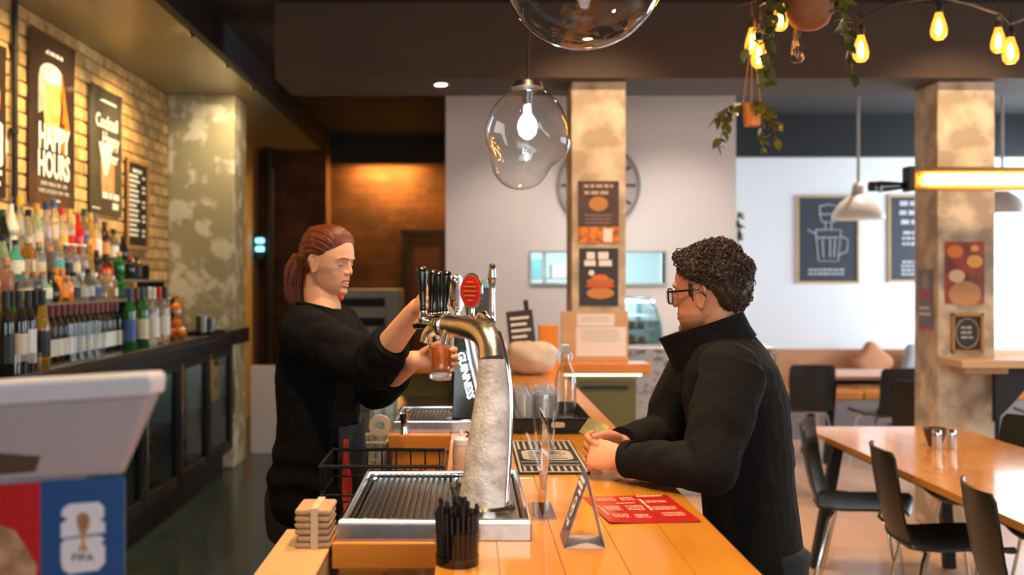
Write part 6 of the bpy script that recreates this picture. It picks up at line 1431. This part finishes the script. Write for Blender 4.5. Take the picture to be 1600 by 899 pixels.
jko = link('jacket', jke, m_flc, mo_)
for e0, w0 in ((eL, wL), (eR, wR)):
    ax = (w0-e0).normalized(); MB().tube([w0-ax*0.010+V(0, 0, 0.003), w0-ax*0.002+V(0, 0, 0.003), w0+ax*0.008+V(0, 0, 0.002), w0+ax*0.010+V(0, 0, 0.002)], [0.0455, 0.0475, 0.046, 0.038], 24).build('cuff', m_flc, jko, ang=60)
rings = []
for (c, a, b, zf, zb) in ((V(0.648, 2.70, 0), 0.105, 0.112, 1.300, 1.405), (V(0.632, 2.70, 0), 0.104, 0.104, 1.335, 1.430), (V(0.612, 2.70, 0), 0.108, 0.098, 1.385, 1.462), (V(0.608, 2.70, 0), 0.110, 0.099, 1.392, 1.468), (V(0.612, 2.70, 0), 0.100, 0.090, 1.388, 1.464), (V(0.636, 2.70, 0), 0.092, 0.092, 1.335, 1.43)):
    rings.append([c+fwM*a*math.cos(t)+lfM*b*math.sin(t)+V(0, 0, zb+(zf-zb)*(0.5+0.5*math.cos(t))) for t in np.linspace(0, 2*PI, 37)[:-1]])
MB().loft(rings, cap=False).build('collar', m_flc, jko, ang=70)
pt_ = [r for r in (V(0.790, 2.502, 0.80), V(0.775, 2.504, 0.95), V(0.75, 2.504, 1.10))]
# trousers and shoes
tj = MB(); torso(tj, [(V(0.758, 2.70, 0.74), 0.116, 0.184), (V(0.752, 2.70, 0.90), 0.114, 0.180), (V(0.745, 2.70, 0.98), 0.108, 0.172)], fwM, lfM)
for h_, k_, a_ in mh: tj.tube(cat([h_, h_.lerp(k_, 0.5), k_, k_.lerp(a_, 0.4)+V(0.01, 0, 0), a_+V(0, 0, 0.02)]), lerpn([0.105, 0.09, 0.072, 0.070, 0.062]), 20)
link('trousers', fuse(tj, 0.007, 'trousers', 5, 0.5, lambda co: 0.005*vnoise(co, 12)), mat('dark_jeans', (0.012, 0.014, 0.020), 0.8, bump=(200, 0.2)), mo_)
for h_, k_, a_ in mh:
    sh = MB(); limb(sh, [a_+V(0.03, 0, -0.042), a_+V(-0.06, 0.01, -0.048), a_+V(-0.16, 0.02, -0.054)], [0.045, 0.045, 0.034]); sh.box(a_.x-0.19, a_.x+0.075, a_.y-0.03, a_.y+0.05, 0.0, 0.02)
    link('shoe', fuse(sh, 0.006, 'shoe', 4), mat('brown_leather', (0.05, 0.025, 0.015), 0.4), mo_)
# banknote
g = []
for j in range(6):
    r = []
    for i in range(8):
        u = i/7; v = j/5; r.append(P(904+34*u+16*v, 676-22*v+14*u, 2.60)+V(0, 0.012*math.sin(u*2.5)+0.006*v, 0))
    g.append(r)
bkn = MB().grid(g).build('banknote', mat('banknote_yellow', (0.52, 0.42, 0.14), 0.6, noise=(60, (0.30, 0.36, 0.12), 0.4, 0.65)), solid=0.0006); tag(bkn, 'yellow-green folded banknote held in the hands of the man', 'banknote')
# ================================================================== RIGHT SIDE AND BACK
# posters on the first column
def flat_poster(name, label, px0, px1, py0, py1, d, m, cat_='poster', normal=None):
    a = P(px0, py1, d); b = P(px1, py0, d); w, h = b.x-a.x, b.z-a.z
    t = thing(name, label, cat_, mtx=panel_mtx(((a.x+b.x)/2, d, (a.z+b.z)/2), (1, 0, 0), (0, 0, 1)))
    MB().box(-w/2, w/2, -h/2, h/2, 0, 0.0015).build('sheet', m, t); return t, w, h
m_pburg = mat('poster_dark', (0.055, 0.030, 0.024), 0.4, noise=(8, (0.10, 0.05, 0.03), 0.35, 0.7))
t, w, h = flat_poster('column_poster', 'brown food poster with an orange strip on the first concrete column', 903, 967, 283, 380, 6.296, m_pburg)
scrib(t, 0, h*0.42, w*0.75, 0.022, 2, mat('print_tan', (0.5, 0.36, 0.28), 0.6), 0.002)
poly(t, 'printed_plate', circ(0.0, 0.05, 0.06, 18, 0.045), mat('print_ochre', (0.5, 0.22, 0.06), 0.5), 0.002)
scrib(t, 0, -0.02, w*0.7, 0.012, 3, mat('print_mauve', (0.25, 0.17, 0.16), 0.6), 0.002)
poly(t, 'orange_strip', [(-w*0.5, -h*0.5), (w*0.5, -h*0.5), (w*0.5, -h*0.24), (-w*0.5, -h*0.24)], mat('print_orange2', (0.85, 0.27, 0.02), 0.5, noise=(20, (0.35, 0.10, 0.02), 0.4, 0.6)), 0.002)
poly(t, 'white_coupon', [(0.03, -h*0.48), (0.085, -h*0.48), (0.085, -h*0.27), (0.03, -h*0.27)], m_paper, 0.003)
t, w, h = flat_poster('column_poster', 'dark burger poster with a white title on the first concrete column', 905, 966, 388, 478, 6.296, mat('poster_green', (0.030, 0.026, 0.018), 0.4))
scrib(t, 0, h*0.37, w*0.66, 0.045, 1, m_paper, 0.002); scrib(t, 0, h*0.24, w*0.78, 0.045, 1, m_paper, 0.002)
for (cy, rx_, ry_, c) in ((-0.10, 0.085, 0.035, (0.55, 0.24, 0.06)), (-0.055, 0.09, 0.016, (0.65, 0.06, 0.02)), (-0.03, 0.085, 0.03, (0.45, 0.15, 0.03)), (-0.005, 0.05, 0.02, (0.7, 0.16, 0.02))):
    poly(t, 'printed_burger', circ(0.01, cy, rx_, 20, ry_), mat('burger_%g' % cy, c, 0.5), 0.002+0.0006*(cy+0.1)*10)
poly(t, 'printed_badge', circ(-0.045, 0.025, 0.018, 14), m_paper, 0.0035)
# clock on the partition
ck = thing('wall_clock', 'large grey wall clock with bar hour marks behind the first column', 'clock', mtx=panel_mtx((1.065, 8.498, 2.33), (1, 0, 0), (0, 0, 1)))
MB().lathe([(0, 0), (0.335, 0), (0.335, 0.016), (0, 0.016)], 48).build('face', mat('clock_face', (0.44, 0.40, 0.40), 0.5), ck)
MB().lathe([(0.325, 0), (0.35, 0), (0.35, 0.03), (0.325, 0.03)], 48, closed=True).build('rim', mat('clock_rim', (0.26, 0.22, 0.22), 0.4), ck)
m_hand = mat('clock_mark', (0.10, 0.07, 0.07), 0.5)
for i in range(12):
    a = i*PI/6; MB().box(-0.012, 0.012, 0.22, 0.31, 0.016, 0.022, Matrix.Rotation(a, 4, 'Z')).build('hour_mark', m_hand, ck)
MB().box(-0.01, 0.01, -0.03, 0.18, 0.022, 0.026, Matrix.Rotation(0.9, 4, 'Z')).build('hour_hand', m_hand, ck); MB().box(-0.007, 0.007, -0.03, 0.26, 0.027, 0.03, Matrix.Rotation(-2.3, 4, 'Z')).build('minute_hand', m_hand, ck)
# terrazzo counter and display cabinet
tz = thing('terrazzo_counter', 'blue-grey speckled terrazzo counter under the curved glass display', 'counter', (1.6, 7.35, 0))
MB().box(-0.49, 0.6, 0, 0.75, 0, 1.05).build('body', mat('terrazzo', (0.42, 0.45, 0.50), 0.4, noise=(14, (0.14, 0.14, 0.16), 0.52, 0.60)), tz, bevel=0.006)
MB().box(-0.50, 0.61, -0.01, 0.76, 1.05, 1.06).build('top', m_white2, tz, bevel=0.003)
dc = thing('display_cabinet', 'curved glass food display cabinet with cyan lit shelves', 'display', (1.10, 7.42, 1.06))
MB().box(0.02, 0.30, 0.0, 0.5, 0, 0.02).box(0.02, 0.30, 0.48, 0.5, 0.02, 0.36).build('base', m_steel, dc, bevel=0.003)
pth = [(0.30, 0.02), (0.285, 0.16), (0.25, 0.28), (0.20, 0.34), (0.02, 0.36)]
g = [[(x, y, z) for (x, z) in pth] for y in (0.0, 0.5)]
rings = [[(x, 0.0, z), (x, 0.48, z), (x-0.006, 0.48, z), (x-0.006, 0.0, z)] for (x, z) in pth]
MB().loft(rings).build('curved_glass', glass('display_glass', (0.85, 0.96, 0.98), refl=1.5), dc)
MB().prism([(0.02, 0.02)]+pth, -0.003, 0.003, panel_mtx((0, 0.003, 0), (1, 0, 0), (0, 0, 1))).build('end_glass', glass('display_glass', (0.85, 0.96, 0.98)), dc)
MB().tube([(x, -0.002, z) for x, z in pth], 0.008, 8).build('glass_edge', mat('aqua_edge', (0.20, 0.50, 0.55), 0.2), dc)
MB().box(0.03, 0.24, 0.02, 0.47, 0.325, 0.337).build('light_tube', emit('display_emit', (0.55, 0.92, 1.0), 7), dc)
for z, x1 in ((0.12, 0.26), (0.22, 0.22)): MB().box(0.03, x1, 0.02, 0.46, z, z+0.006).build('shelf', m_steel, dc)
for k, (x, y, z, c) in enumerate(((0.10, 0.12, 0.02, (0.5, 0.25, 0.1)), (0.18, 0.16, 0.02, (0.6, 0.35, 0.2)), (0.12, 0.32, 0.02, (0.45, 0.2, 0.1)), (0.10, 0.14, 0.126, (0.6, 0.3, 0.2)), (0.18, 0.22, 0.126, (0.5, 0.3, 0.15)), (0.10, 0.34, 0.126, (0.6, 0.4, 0.25)))):
    o = MB().ball((0, 0, 0.024), (0.036, 0.045, 0.024), 14, 8).build('pastry', mat('pastry_%d' % k, c, 0.6), None); o.location = (1.10+x, 7.42+y, 1.06+z)
    tag(o, 'brown pastry on a shelf of the curved glass display', 'pastry', 'pastries in the display')
# chalkboards on the bright wall
def chalkboard(px0, px1, py0, py1, label, art):
    d = 10.49; a = P(px0, py1, d); b = P(px1, py0, d); w, h = b.x-a.x, b.z-a.z
    t = thing('chalkboard', label, 'chalkboard', mtx=panel_mtx(((a.x+b.x)/2, 10.499, (a.z+b.z)/2), (1, 0, 0), (0, 0, 1)))
    MB().box(-w/2, w/2, -h/2, h/2, 0, 0.012).build('slate', mat('slate', (0.035, 0.038, 0.050), 0.6), t)
    for q in ((-w/2-0.02, -w/2, -h/2-0.02, h/2+0.02), (w/2, w/2+0.02, -h/2-0.02, h/2+0.02), (-w/2, w/2, -h/2-0.02, -h/2), (-w/2, w/2, h/2, h/2+0.02)): MB().box(*q, 0, 0.022).build('frame_bar', m_lwood, t)
    mc = mat('chalk', (0.50, 0.50, 0.54), 0.8)
    if art:
        for pts in ([(-0.09, 0.34), (-0.07, 0.18), (0.07, 0.18), (0.09, 0.34), (0.0, 0.36), (-0.09, 0.34)], [(-0.10, 0.26), (0.10, 0.26)], [(-0.13, 0.10), (-0.10, -0.22), (0.10, -0.22), (0.13, 0.10), (-0.13, 0.10)], [(-0.11, 0.02), (0.11, 0.02)], [(0.12, 0.04), (0.2, 0.0), (0.19, -0.12), (0.11, -0.16)], [(-0.13, 0.06), (-0.21, 0.10)], [(-0.03, 0.18), (-0.03, 0.10)], [(0.03, 0.18), (0.03, 0.10)], [(-0.05, -0.18), (-0.06, 0.0)], [(0.02, -0.18), (0.02, 0.0)], [(0.06, -0.18), (0.07, 0.0)]):
            MB().tube([(x, y, 0.014) for x, y in pts], 0.006, 5).build('chalk_line', mc, t)
        scrib(t, 0, -0.31, 0.42, 0.022, 2, mc, 0.013)
    else:
        scrib(t, 0, 0.36, w*0.7, 0.05, 3, mc, 0.013); scrib(t, 0, 0.06, w*0.6, 0.03, 3, mc, 0.013); scrib(t, 0, -0.24, w*0.65, 0.022, 4, mc, 0.013)
chalkboard(1248, 1339, 309, 440, 'large chalkboard with a drawn coffee pot on the bright wall', True)
chalkboard(1391, 1482, 308, 438, 'chalkboard of written lines half hidden by the ledge column', False)
# banquette along the bright wall
bq = thing('banquette', 'long wall banquette with pale timber back and orange leather seat', 'bench', (4.2, 9.9, 0))
MB().box(-1.95, 1.95, 0.50, 0.585, 0, 0.84).build('back_board', mat('bench_timber', (0.55, 0.26, 0.12), 0.5, noise=(6, (0.48, 0.21, 0.09), 0.3, 0.7)), bq, bevel=0.006)
MB().box(-1.95, 1.95, 0.0, 0.50, 0, 0.38).build('base', mat('bench_base', (0.20, 0.17, 0.16), 0.6), bq)
for i in range(5):
    MB().box(-1.95+i*0.78, -1.95+i*0.78+0.775, 0.0, 0.50, 0.38, 0.47).build('seat_pad', mat('orange_leather', (0.52, 0.17, 0.03), 0.4), bq, bevel=0.02)
def cushion(x, y, z, s, ry, m, label):
    rings = []
    for j in range(1, 12):
        b = -PI/2+PI*j/12; k = abs(math.cos(b))**0.35
        rings.append([(s/2*k*max(-1, min(1, 1.25*math.cos(a)))*(1+0.06*abs(math.sin(2*a))), 0.065*math.sin(b), s/2*k*max(-1, min(1, 1.25*math.sin(a)))*(1+0.06*abs(math.sin(2*a)))) for a in np.linspace(0, 2*PI, 33)[:-1]])
    o = MB().loft(rings).build('cushion', m, ang=80); o.location = (x, y, z); o.rotation_euler = (-0.25, ry, 0); tag(o, label, 'cushion')
cushion(4.03, 10.24, 0.715, 0.33, 0.72, mat('rust_cushion', (0.45, 0.18, 0.08), 0.8), 'rust brown cushion tipped on its corner on the banquette')
cushion(4.50, 10.24, 0.70, 0.34, 0.35, mat('grey_cushion', (0.36, 0.35, 0.36), 0.8), 'grey cushion leaning beside the rust one on the banquette')
# ---- chairs
def chair(name, label, loc, rotz, group=None):
    """faces +x; shell seat on four thin steel legs"""
    t = thing(name, label, 'chair', loc, rotz, group)
    m_sh = mat('black_shell', (0.014, 0.015, 0.013), 0.38)
    pr = [(0.235, 0.430), (0.215, 0.452), (0.10, 0.450), (-0.06, 0.440), (-0.16, 0.448), (-0.205, 0.480), (-0.228, 0.54), (-0.246, 0.62), (-0.262, 0.72), (-0.275, 0.82), (-0.282, 0.845)]
    wd = [0.195, 0.205, 0.215, 0.220, 0.215, 0.195, 0.180, 0.185, 0.195, 0.190, 0.165]
    for nm, rng in (('seat', range(0, 6)), ('backrest', range(5, 11))):
        g = []
        for j in rng:
            x, z = pr[j]; w = wd[j]; r = []
            for i in range(13):
                u = -1+2*i/12; dish = (u*u)*0.020 if j < 5 else 0
                fw = 0.038*(u*u) if j >= 5 else 0
                r.append((x+fw, w*u, z+dish*(1 if j < 5 else 0)+(0.02*(u*u)*(5-j)/5 if j < 5 else 0)))
            g.append(r)
        MB().grid(g).build(nm, m_sh, t, solid=0.011, ang=60)
    for sx, sy in ((1, 1), (1, -1), (-1, 1), (-1, -1)):
        MB().tube([(0.10*sx, 0.14*sy, 0.432), (0.13*sx+0.01, 0.17*sy, 0.40), (0.205*sx, 0.205*sy, 0.006)], 0.0085, 10).build('leg', m_chrome, t)
    for sx in (0.10, -0.10): MB().tube([(sx, 0.14, 0.430), (sx, -0.14, 0.430)], 0.008, 8).build('cross_tube', m_chrome, t)
    return t
ch0 = chair('shell_chair', 'black shell chair at the near table opposite the far end column', (1.90, 5.0, 0), -0.45)
dup(ch0, (1.98, 4.30, 0), -0.15, 'black shell chair in the middle of the long side of the near table')
dup(ch0, (1.98, 3.48, 0), -0.2, 'black shell chair at the near end of the long table side')
dup(ch0, (2.62, 5.20, 0), PI+0.15, 'black shell chair across the near table by its shakers')
dup(ch0, (2.62, 4.45, 0), PI-0.1, 'black shell chair across the near table in the middle of that side')
# ---- near table
def table(name, label, x0, x1, y0, y1, zt, m, thick=0.03):
    t = thing(name, label, 'table', ((x0+x1)/2, (y0+y1)/2, 0)); hx, hy = (x1-x0)/2, (y1-y0)/2
    nb = max(2, int(round((x1-x0)/0.14)))
    for i in range(nb):
        a = -hx+2*hx*i/nb; MB().box(a+0.0003, a+2*hx/nb-0.0003, -hy, hy, zt-thick, zt).build('board', m, t, bevel=0.0012)
    MB().box(-hx+0.10, hx-0.10, -hy+0.10, hy-0.10, zt-thick-0.05, zt-thick).build('apron', m_black, t)
    for sx in (-1, 1):
        for sy in (-1, 1):
            p0 = Vector((sx*(hx-0.14), sy*(hy-0.16), zt-thick)); p1 = Vector((sx*(hx-0.05), sy*(hy-0.06), 0.0))
            rg_ = [[p+Vector(q) for q in ((-0.028, -0.028, 0), (0.028, -0.028, 0), (0.028, 0.028, 0), (-0.028, 0.028, 0))] for p in (p1, p0)]
            MB().loft(rg_).build('leg', m_black, t, bevel=0.003)
    return t
table('dining_table', 'long honey timber table with black splayed legs beside the bar', 1.81, 2.63, 3.05, 5.57, 0.75, m_table)
# shakers and bowl
for (px, ds) in ((1464, 'steel pepper shaker on the near table beside the bowl'), (1487, 'steel salt shaker on the near table on the other side of the bowl')):
    c = P(px, 703, 4.81); s = thing('shaker', ds, 'shaker', (c.x, 4.81, 0.75))
    MB().lathe([(0, 0), (0.021, 0), (0.022, 0.004), (0.021, 0.072), (0, 0.072)], 20).build('body', mat('shaker_grey', (0.55, 0.50, 0.47), 0.3, 0.6), s, ang=40)
    MB().lathe([(0.022, 0.070), (0.022, 0.086), (0.015, 0.096), (0, 0.098)], 20).build('cap', m_chrome, s, ang=40)
o = MB().lathe([(0, 0), (0.030, 0), (0.048, 0.05), (0.055, 0.085), (0.051, 0.085), (0.044, 0.05), (0.026, 0.006), (0, 0.006)], 24).build('bowl', mat('brown_bowl', (0.10, 0.035, 0.02), 0.4), ang=40); o.location = (2.24, 4.93, 0.75); tag(o, 'small dark brown bowl between the two shakers', 'bowl')
# ---- far tables and chairs
m_ft = wood('far_table_wood', (0.55, 0.30, 0.17), (0.46, 0.24, 0.13), 2, 0.35, 'X')
table('dining_table', 'pale timber table before the banquette under the drawn chalkboard', 2.95, 4.05, 8.55, 9.25, 0.74, m_ft)
table('dining_table', 'pale timber table before the banquette behind the ledge column', 4.35, 5.3, 8.55, 9.25, 0.74, m_ft)
dup(ch0, (2.84, 8.72, 0), PI/2, 'black shell chair at the banquette table nearest the white partition')
dup(ch0, (3.40, 8.38, 0), PI/2+0.2, 'black shell chair pulled up to the middle of the drawn chalkboard table')
dup(ch0, (3.22, 7.35, 0), 1.2, 'black shell chair standing loose before the ledge column')
dup(ch0, (4.75, 8.35, 0), PI/2, 'black shell chair at the table behind the ledge column')
# ---- ledge column fittings
lg = thing('drink_ledge', 'pale timber drink ledge fixed to the second concrete column', 'shelf', (3.42, 6.15, 1.03))
MB().box(-0.54, 0.75, -0.16, 0.145, 0, 0.045).build('board', m_lwood, lg, bevel=0.004)
MB().box(-0.46, -0.2, -0.03, 0.145, -0.045, 0).build('batten', m_lwood, lg, bevel=0.003)
MB().prism([(-0.14, 0.0), (0.13, 0.0), (0.13, -0.05), (-0.06, -0.26), (-0.14, -0.34)], -0.02, 0.02, panel_mtx((-0.12, 0.03, 0), (1, 0, 0), (0, 0, 1))).build('bracket', m_black, lg, bevel=0.004)
t, w, h = flat_poster('column_poster', 'red and amber cocktail poster on the second concrete column', 1477, 1538, 378, 475, 6.296, mat('poster_red', (0.42, 0.06, 0.015), 0.35, noise=(10, (0.12, 0.03, 0.01), 0.4, 0.65)))
for (cx, cy, r, c) in ((0.06, 0.07, 0.05, (0.85, 0.40, 0.06)), (-0.05, -0.02, 0.05, (0.75, 0.50, 0.28)), (-0.06, 0.13, 0.05, (0.75, 0.20, 0.02)), (0.0, -0.13, 0.10, (0.5, 0.24, 0.08)), (0.06, 0.15, 0.025, (0.8, 0.5, 0.2))): poly(t, 'printed_drink', circ(cx, cy, r, 18, r*0.8), mat('drink_%g' % cx, c, 0.4), 0.002+abs(cx)*0.01)
t, w, h = flat_poster('framed_sign', 'small wood framed black sign with an oval border above the ledge', 1486, 1536, 490, 552, 6.292, mat('sign_black', (0.02, 0.017, 0.014), 0.5), 'sign')
for q in ((-w/2, -w/2+0.018, -h/2, h/2), (w/2-0.018, w/2, -h/2, h/2), (-w/2, w/2, -h/2, -h/2+0.018), (-w/2, w/2, h/2-0.018, h/2)): MB().box(*q, 0, 0.012).build('frame_bar', mat('frame_orange', (0.42, 0.18, 0.04), 0.5), t, bevel=0.002)
MB().tube([(x, y, 0.003) for x, y in circ(0, 0, w*0.36, 28, h*0.37)], 0.003, 6, closed=True).build('printed_oval', mat('print_cream', (0.45, 0.40, 0.32), 0.6), t)
scrib(t, 0, 0.035, w*0.42, 0.016, 3, mat('print_cream', (0.45, 0.40, 0.32), 0.6), 0.002)
# posters on the side face of that column
a = panel_mtx((2.876, 6.46, 1.42), (0, -1, 0), (0, 0, 1)); t = thing('column_poster', 'narrow red and dark poster on the side of the second column', 'poster', mtx=a)
MB().box(-0.10, 0.10, -0.19, 0.19, 0, 0.0015).build('sheet', mat('poster_mauve', (0.09, 0.045, 0.06), 0.4), t)
poly(t, 'printed_face', circ(0, 0.11, 0.05, 16, 0.06), mat('print_skin2', (0.45, 0.25, 0.18), 0.5), 0.002); poly(t, 'printed_band', [(-0.09, -0.0), (0.09, 0.0), (0.09, 0.07), (-0.09, 0.07)], mat('print_red2', (0.35, 0.03, 0.03), 0.5), 0.0025); scrib(t, 0, -0.05, 0.16, 0.02, 2, m_ink, 0.002); poly(t, 'printed_foot', [(-0.10, -0.19), (0.10, -0.19), (0.10, -0.165), (-0.10, -0.165)], mat('print_pinkred', (0.55, 0.04, 0.08), 0.5), 0.002)
# ---- hanging planters
m_leaf = mat('leaf_green', (0.10, 0.13, 0.02), 0.45, rand=0.3); m_vine = mat('vine_stem', (0.16, 0.11, 0.03), 0.6)
def leaf_mesh(s):
    g = []
    for j in range(5):
        v = j/4; w = s*0.36*math.sin(PI*min(0.98, 0.12+v*0.88))**0.8*(1.15-v*0.5)
        g.append([(v*s, -w, 0.10*s*v*v*-1+0.06*s), (v*s, 0, -0.10*s*v*v), (v*s, w, 0.06*s-0.10*s*v*v)])
    return MB().grid(g).mesh('leaf', solid=0.0008)
LM = []
for s in (0.035, 0.045, 0.055): 
    q = leaf_mesh(s); q.materials.append(m_leaf); LM.append(q)
def vines(root, starts, seed):
    rg = random.Random(seed)
    for (p0, drop, sway) in starts:
        p = Vector(p0); pts = [p.copy()]; k = 9
        for i in range(1, k):
            t = i/(k-1); pts.append(Vector(p0)+Vector((sway[0]*t**0.7+rg.uniform(-.008, .008), sway[1]*t**0.7+rg.uniform(-.008, .008), 0.025*math.sin(t*PI)*(1-t)-drop*t**1.3)))
        st_ = MB().tube(pts, 0.0022, 6).build('vine', m_vine, root)
        for i in range(1, k):
            for _ in range(2):
                o = bpy.data.objects.new('leaf', rg.choice(LM)); COL.objects.link(o); o.parent = st_; o.location = pts[i]
                o.rotation_euler = (rg.uniform(-0.6, 0.6), rg.uniform(0.1, 1.3), rg.uniform(0, 2*PI))
c = P(1265, 8, 3.75)
pt = thing('hanging_planter', 'large round terracotta planter with trailing vines under the ceiling', 'planter', c)
MB().lathe([(0, -0.09), (0.035, -0.088), (0.065, -0.07), (0.082, -0.03), (0.086, 0.03), (0.082, 0.07), (0.076, 0.07), (0.078, 0.03), (0.0, 0.03)], 28).build('pot', mat('terracotta', (0.33, 0.12, 0.05), 0.7, noise=(20, (0.26, 0.09, 0.035), 0.3, 0.7)), pt, ang=50)
MB().lathe([(0, 0.045), (0.074, 0.045), (0.076, 0.03)], 20).build('soil', mat('soil', (0.02, 0.012, 0.008), 0.95), pt)
for a in (0.4, 2.5, 4.6): MB().tube([(0.080*math.cos(a), 0.080*math.sin(a), 0.07), (0, 0, 0.40), (0, 0, CZ-c.z)], 0.0025, 6).build('cord', mat('jute', (0.32, 0.20, 0.10), 0.9), pt)
vines(pt, [((-0.07, -0.03, 0.06), 0.36, (-0.10, -0.02)), ((-0.06, -0.05, 0.06), 0.30, (-0.13, 0.0)), ((-0.075, 0.0, 0.06), 0.22, (-0.15, 0.02)), ((0.075, -0.02, 0.06), 0.32, (0.07, 0.0)), ((0.07, -0.04, 0.06), 0.26, (0.05, -0.02)), ((0.06, 0.05, 0.06), 0.12, (0.10, 0.03))], 3)
c = P(1175, 178, 4.6)
pt = thing('hanging_planter', 'small amber cup planter on long cords with a drooping plant', 'planter', c)
MB().lathe([(0, -0.055), (0.036, -0.055), (0.046, 0.045), (0.042, 0.045), (0.040, 0.03), (0, 0.03)], 24).build('pot', mat('amber_pot', (0.58, 0.26, 0.06), 0.55), pt, ang=50)
for a in (0.3, 2.4, 4.4): MB().tube([(0.046*math.cos(a), 0.046*math.sin(a), 0.04), (0.0, 0, 0.36), (0, 0, CZ-c.z)], 0.003, 6).build('cord', MATS['jute'], pt)
vines(pt, [((-0.03, -0.02, 0.04), 0.19, (-0.13, -0.02)), ((-0.03, 0.0, 0.04), 0.06, (-0.12, 0.0)), ((0.03, -0.02, 0.04), 0.16, (0.07, -0.01)), ((0.03, 0.02, 0.04), 0.08, (0.09, 0.0)), ((0.0, -0.04, 0.04), 0.03, (0.02, -0.06)), ((0.02, 0.0, 0.045), 0.20, (0.03, 0.0))], 8)
# foliage spray beside the partition edge
wr = thing('wall_plant', 'dark trailing plant hung on the outer edge of the white partition', 'plant', (2.225, 8.50, 1.95))
MB().tube([(0, 0, 0.16), (0, 0.0, -0.25)], 0.006, 6).build('stem', m_vine, wr)
rg = random.Random(2)
for i in range(34):
    o = bpy.data.objects.new('leaf', rg.choice(LM)); COL.objects.link(o); o.parent = wr; o.location = (0, 0, rg.uniform(-0.25, 0.16)); o.rotation_euler = (rg.uniform(-0.8, 0.8), rg.uniform(-0.2, 1.0), rg.uniform(-1.4, 1.4)); o.scale = (1.3, 1.3, 1.3)
bpy.context.view_layer.update()
